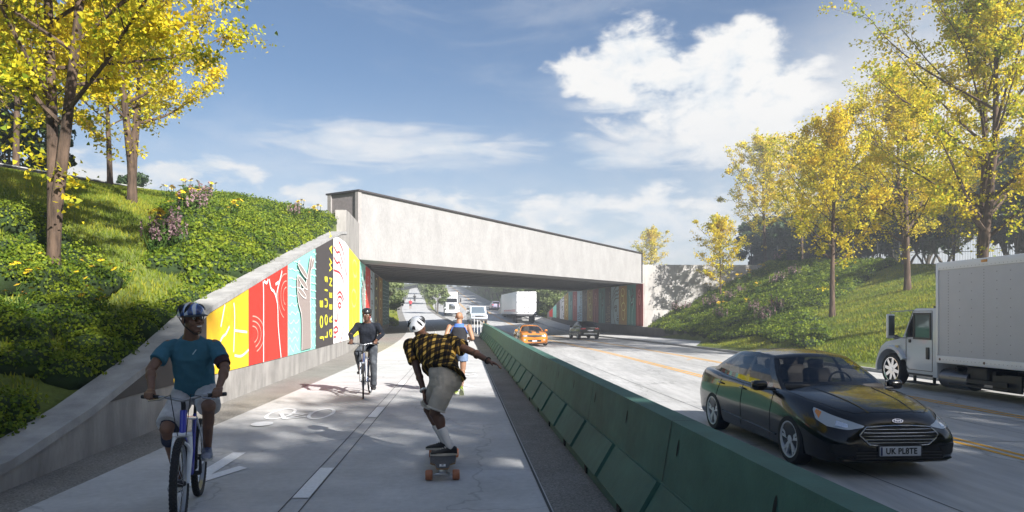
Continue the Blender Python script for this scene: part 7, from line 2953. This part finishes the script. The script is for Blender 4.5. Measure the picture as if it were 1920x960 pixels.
# ------------------------------------------------------------------ rails, fence, posts
b = MB()
lr_ = thing('low_rail', 'long low dark rail with a pale top along the crest of the left slope', 'rail', (XTOP_L, 27, 7))
pts = [(XTOP_L - .05 + .03 * (y - 22), y, bankL(y, XTOP_L) + .02) for y in np.arange(18, 33.2, 1.0)]
bb = MB()
for (x0, y0, z0), (x1, y1, z1) in zip(pts[:-1], pts[1:]):
    for o_, h0, h1, which in ((.14, .0, .17, b), (.17, .17, .21, bb)):
        w_ = o_ / 2
        a = [V(x0 - w_, y0, z0 + h0), V(x0 + w_, y0, z0 + h0), V(x0 + w_, y0, z0 + h1), V(x0 - w_, y0, z0 + h1)]
        c = [V(x1 - w_, y1, z1 + h0), V(x1 + w_, y1, z1 + h0), V(x1 + w_, y1, z1 + h1), V(x1 - w_, y1, z1 + h1)]
        off = Vector(lr_.location)
        which.grid([[p - off for p in a], [p - off for p in c]], closed=True)
b.build('rail_face', mat('rail_dark', (.03, .028, .03), .6), lr_)
bb.build('rail_top', mat('rail_pale', (.5, .5, .5), .5), lr_)
po = thing('white_post', 'slim white post standing at the low rail behind the forked ginkgo', 'post', (-17.1, 25.9, 6.7))
MB().tube([(0, 0, -.1), (0, 0, 2.6)], .055, 10).build('pole', mat('post_white', (.7, .7, .7), .4), po, 40)
MB().tube([(0, 0, 2.6), (0, 0, 2.65)], [.065, .04], 10).build('cap', mat('post_white', (.7, .7, .7), .4), po, 40)
for k, (x, y, lab) in enumerate([(27.0, 58.0, 'pale lamp pole among the ginkgo trees on the right slope')]):
    po = thing('lamp_pole', lab, 'pole', (x + 4, y + 4, 5.3))
    MB().tube([(0, 0, -.1), (0, 0, 6.0)], [.07, .045], 8).build('pole', mat('post_grey', (.45, .46, .47), .4), po, 40)
    MB().rbox((0, -.35, 6.0), (.2, .8, .08), .03).build('lamp_head', mat('post_grey', (.45, .46, .47), .4), po, 40)
fen = thing('metal_fence', 'tall dark metal mesh fence along the top of the right lawn', 'fence', P(34.2, 45, 4.9))
of = fen.location.copy()
fm = mat('fence_metal', (.05, .055, .055), .5, .4)
b = MB()
b2 = MB()
fy = list(np.arange(30, 76, 2.5))
for i, y in enumerate(fy):
    p = P(34.2, y, ztR(y)) - of
    MB().tube([p + V(0, 0, -.2), p + V(0, 0, 1.95)], .04, 8).build('post', fm, fen, 40)
    if i:
        q = P(34.2, fy[i - 1], ztR(fy[i - 1])) - of
        for h in (.15, 1.0, 1.85):
            b.tube([q + V(0, 0, h), p + V(0, 0, h)], .02, 5)
        for k in range(1, 18):
            m_ = lerp(q, p, k / 18)
            b2.tube([m_ + V(0, 0, .1), m_ + V(0, 0, 1.85)], .009, 3, cap=False)
b.build('rails', fm, fen)
b2.build('bars', fm, fen)
# slim posts at the end of the barrier
pfn = thing('post_fence', 'short row of slim white rail posts continuing past the end of the green barrier', 'fence', P(1.6, 46, zp(46)))
op = pfn.location.copy()
pw = mat('post_white', (.7, .7, .7), .4)
for y in np.arange(46, 66, 3.4):
    p = P(1.55, y, zp(y)) - op
    MB().tube([p + V(0, 0, -.3), p + V(0, 0, .95)], .022, 6).build('post', pw, pfn, 40)
# ================================================================== camera
cam = bpy.data.cameras.new('camera')
co = bpy.data.objects.new('camera', cam)
COL.objects.link(co)
co.location = (0, 0, HCAM)
co.rotation_euler = (R(90), 0, 0)
cam.sensor_width = 36
cam.lens = 24
cam.shift_y = 112 / 1920
cam.clip_end = 3000
cam.clip_start = .05
SC.camera = co

# ================================================================== light
SUN = Vector((.575, -.665, .50)).normalized()
elev = math.asin(SUN.z)
sl_ = bpy.data.lights.new('sun', 'SUN')
sl_.energy = 5.0
sl_.angle = R(.6)
sl_.color = (1.0, .965, .91)
so = bpy.data.objects.new('sun', sl_)
COL.objects.link(so)
so.location = (20, -25, 30)
so.rotation_euler = SUN.to_track_quat('Z', 'Y').to_euler()

w = bpy.data.worlds.new('World')
SC.world = w
w.use_nodes = True
w.cycles.sampling_method = 'MANUAL'
w.cycles.sample_map_resolution = 256
nt = w.node_tree
nt.nodes.clear()
N = nt.nodes.new
Lk = nt.links.new
out = N('ShaderNodeOutputWorld')
sky = N('ShaderNodeTexSky')
sky.sky_type = 'NISHITA'
sky.sun_disc = False
sky.sun_elevation = elev
sky.sun_rotation = math.atan2(SUN.x, SUN.y)
sky.altitude = 100
sky.air_density = 1.0
sky.dust_density = 1.2
sky.ozone_density = 3.0
bg = N('ShaderNodeBackground')
bg.inputs['Strength'].default_value = .046
hs = N('ShaderNodeHueSaturation')
hs.inputs['Saturation'].default_value = 1.15
Lk(sky.outputs[0], hs.inputs['Color'])
Lk(hs.outputs[0], bg.inputs['Color'])
# clouds, laid out on the sky by azimuth and elevation
tc = N('ShaderNodeTexCoord')
sx = N('ShaderNodeSeparateXYZ')
Lk(tc.outputs['Generated'], sx.inputs[0])


def mth(op, a, b=None, c=None, clamp=False):
    n = N('ShaderNodeMath')
    n.operation = op
    n.use_clamp = clamp
    for i, q in enumerate((a, b, c)):
        if q is None:
            continue
        if isinstance(q, (int, float)):
            n.inputs[i].default_value = q
        else:
            Lk(q, n.inputs[i])
    return n.outputs[0]


az = mth('ARCTAN2', sx.outputs['X'], sx.outputs['Y'])
el = mth('ARCSINE', sx.outputs['Z'])
cv = N('ShaderNodeCombineXYZ')
Lk(az, cv.inputs[0])
Lk(mth('MULTIPLY', el, 1.7), cv.inputs[1])


def noise(scale, detail, rough, dist=0.0, off=0.0, sy=1.0):
    mp = N('ShaderNodeMapping')
    mp.inputs['Location'].default_value = (off, off * .7, off * .3)
    mp.inputs['Scale'].default_value = (1, sy, 1)
    Lk(cv.outputs[0], mp.inputs[0])
    n = N('ShaderNodeTexNoise')
    n.inputs['Scale'].default_value = scale
    n.inputs['Detail'].default_value = detail
    n.inputs['Roughness'].default_value = rough
    n.inputs['Distortion'].default_value = dist
    Lk(mp.outputs[0], n.inputs['Vector'])
    return n.outputs['Fac']


def blobf(a0, e0, ra_, re_):
    """soft ellipse on the sky, 1 in the middle, 0 at the rim (degrees)."""
    da = mth('DIVIDE', mth('SUBTRACT', az, R(a0)), R(ra_))
    de = mth('DIVIDE', mth('SUBTRACT', el, R(e0)), R(re_))
    d2 = mth('ADD', mth('MULTIPLY', da, da), mth('MULTIPLY', de, de))
    return mth('SUBTRACT', 1.0, d2, None, True)


def total(L):
    r = L[0]
    for q in L[1:]:
        r = mth('MAXIMUM', r, q)
    return r


def sstep(v, lo, hi):
    n = N('ShaderNodeMapRange')
    n.interpolation_type = 'SMOOTHSTEP'
    n.inputs['From Min'].default_value = lo
    n.inputs['From Max'].default_value = hi
    Lk(v, n.inputs['Value'])
    return n.outputs['Result']


def pxdir(px, py):
    a = math.atan((px - 960) / FPX)
    return math.degrees(a), math.degrees(math.atan((592 - py) / FPX * math.cos(a)))


def pblob(px, py, rx, ry):
    a, e = pxdir(px, py)
    a1, _ = pxdir(px + rx, py)
    _, e1 = pxdir(px, py - ry)
    return blobf(a, e, abs(a1 - a), abs(e1 - e))


n_big = noise(9, 9, .56, .3, 3.1)
n_mid = noise(24, 8, .6, .3, 8.7)
cum = total([pblob(1200, 95, 110, 110), pblob(1290, 170, 240, 110), pblob(1390, 110, 140, 100), pblob(1470, 190, 130, 150), pblob(1130, 135, 130, 60), pblob(1420, 260, 220, 130), pblob(1550, 330, 260, 160)])
d1 = mth('ADD', mth('MULTIPLY', cum, .62), mth('MULTIPLY', mth('SUBTRACT', n_big, .5), 2.1))
d1 = mth('ADD', d1, mth('MULTIPLY', mth('SUBTRACT', n_mid, .5), .9))
m1 = mth('MULTIPLY', mth('MULTIPLY', sstep(d1, .12, .60), sstep(cum, .0, .12)), mth('MULTIPLY_ADD', sstep(el, R(9), R(17)), .5, .5))
low = total([pblob(1010, 420, 260, 75), pblob(600, 380, 150, 60), pblob(400, 345, 150, 60), pblob(1250, 420, 250, 90), pblob(820, 400, 200, 60), pblob(200, 330, 200, 60)])
d2 = mth('ADD', mth('MULTIPLY', low, .5), mth('MULTIPLY', mth('SUBTRACT', noise(13, 9, .58, .25, 1.3, 1.3), .5), 2.6))
m2 = mth('MULTIPLY', mth('MULTIPLY', sstep(d2, .12, .65), .92), sstep(low, .02, .3))
wis = total([pblob(760, 275, 330, 65), pblob(1230, 270, 230, 70), pblob(1180, 195, 150, 22)])
d3 = mth('ADD', mth('MULTIPLY', wis, .8), mth('MULTIPLY', mth('SUBTRACT', noise(7, 8, .6, 1.2, 5.5, 3.5), .5), 1.2))
m3 = mth('MULTIPLY', mth('MULTIPLY', sstep(d3, .2, .9), .75), sstep(wis, .02, .35))
thin = mth('MULTIPLY', sstep(noise(3.2, 7, .6, .8, 2.2, 2.0), .45, .75), .2)
haz = mth('MULTIPLY', sstep(el, R(20), R(1)), .5)
gl_ = pblob(1700, 270, 620, 420)
glow = mth('MULTIPLY', mth('MULTIPLY', gl_, gl_), .95)
inv = 1.0
acc = None
for q in (m1, m2, m3, thin, haz, glow):
    t = mth('SUBTRACT', 1.0, q, None, True)
    acc = t if acc is None else mth('MULTIPLY', acc, t)
mask = mth('SUBTRACT', 1.0, acc, None, True)
up = sstep(el, R(-3), R(1))
bgc = N('ShaderNodeBackground')
shade = N('ShaderNodeValToRGB')
shade.color_ramp.elements[0].position = .25
shade.color_ramp.elements[0].color = (.70, .80, .90, 1)
shade.color_ramp.elements[1].position = .75
shade.color_ramp.elements[1].color = (1.0, .99, .97, 1)
lit = mth('ADD', mth('MULTIPLY_ADD', mth('SUBTRACT', n_mid, .5), 1.5, .62), mth('MULTIPLY', mth('SUBTRACT', n_big, .5), 1.1))
lit = mth('ADD', lit, mth('MULTIPLY', glow, .4))
Lk(lit, shade.inputs['Fac'])
Lk(shade.outputs['Color'], bgc.inputs['Color'])
bgc.inputs['Strength'].default_value = .37
mx = N('ShaderNodeMixShader')
Lk(mth('MULTIPLY', mask, up), mx.inputs[0])
Lk(bg.outputs[0], mx.inputs[1])
Lk(bgc.outputs[0], mx.inputs[2])
Lk(mx.outputs[0], out.inputs['Surface'])

SC.view_settings.view_transform = 'Standard'
SC.view_settings.look = 'None'
SC.view_settings.gamma = 1
SC.view_settings.use_curve_mapping = False
SC.view_settings.exposure = 1.42
SC.render.engine = 'CYCLES'
cy = SC.cycles
cy.use_denoising = True
try:
    cy.denoiser = 'OPENIMAGEDENOISE'
except Exception:
    pass
cy.max_bounces = 7
cy.diffuse_bounces = 3
cy.glossy_bounces = 3
cy.transmission_bounces = 6
cy.transparent_max_bounces = 8
cy.caustics_reflective = False
cy.caustics_refractive = False
cy.sample_clamp_indirect = 6

# ------------------------------------------------------------------ haze
hz = bpy.data.materials.new('haze_air')
hz.use_nodes = True
hn = hz.node_tree
hn.nodes.clear()
ho = hn.nodes.new('ShaderNodeOutputMaterial')
pv = hn.nodes.new('ShaderNodeVolumePrincipled')
pv.inputs['Color'].default_value = (.93, .96, 1, 1)
pv.inputs['Density'].default_value = .0022
pv.inputs['Anisotropy'].default_value = .2
hn.links.new(pv.outputs[0], ho.inputs['Volume'])
b = MB()
b.box((0, 430, 14), (1860, 980, 36))
tag(b.build('haze', hz, None), kind='stuff')
cy.volume_bounces = 0
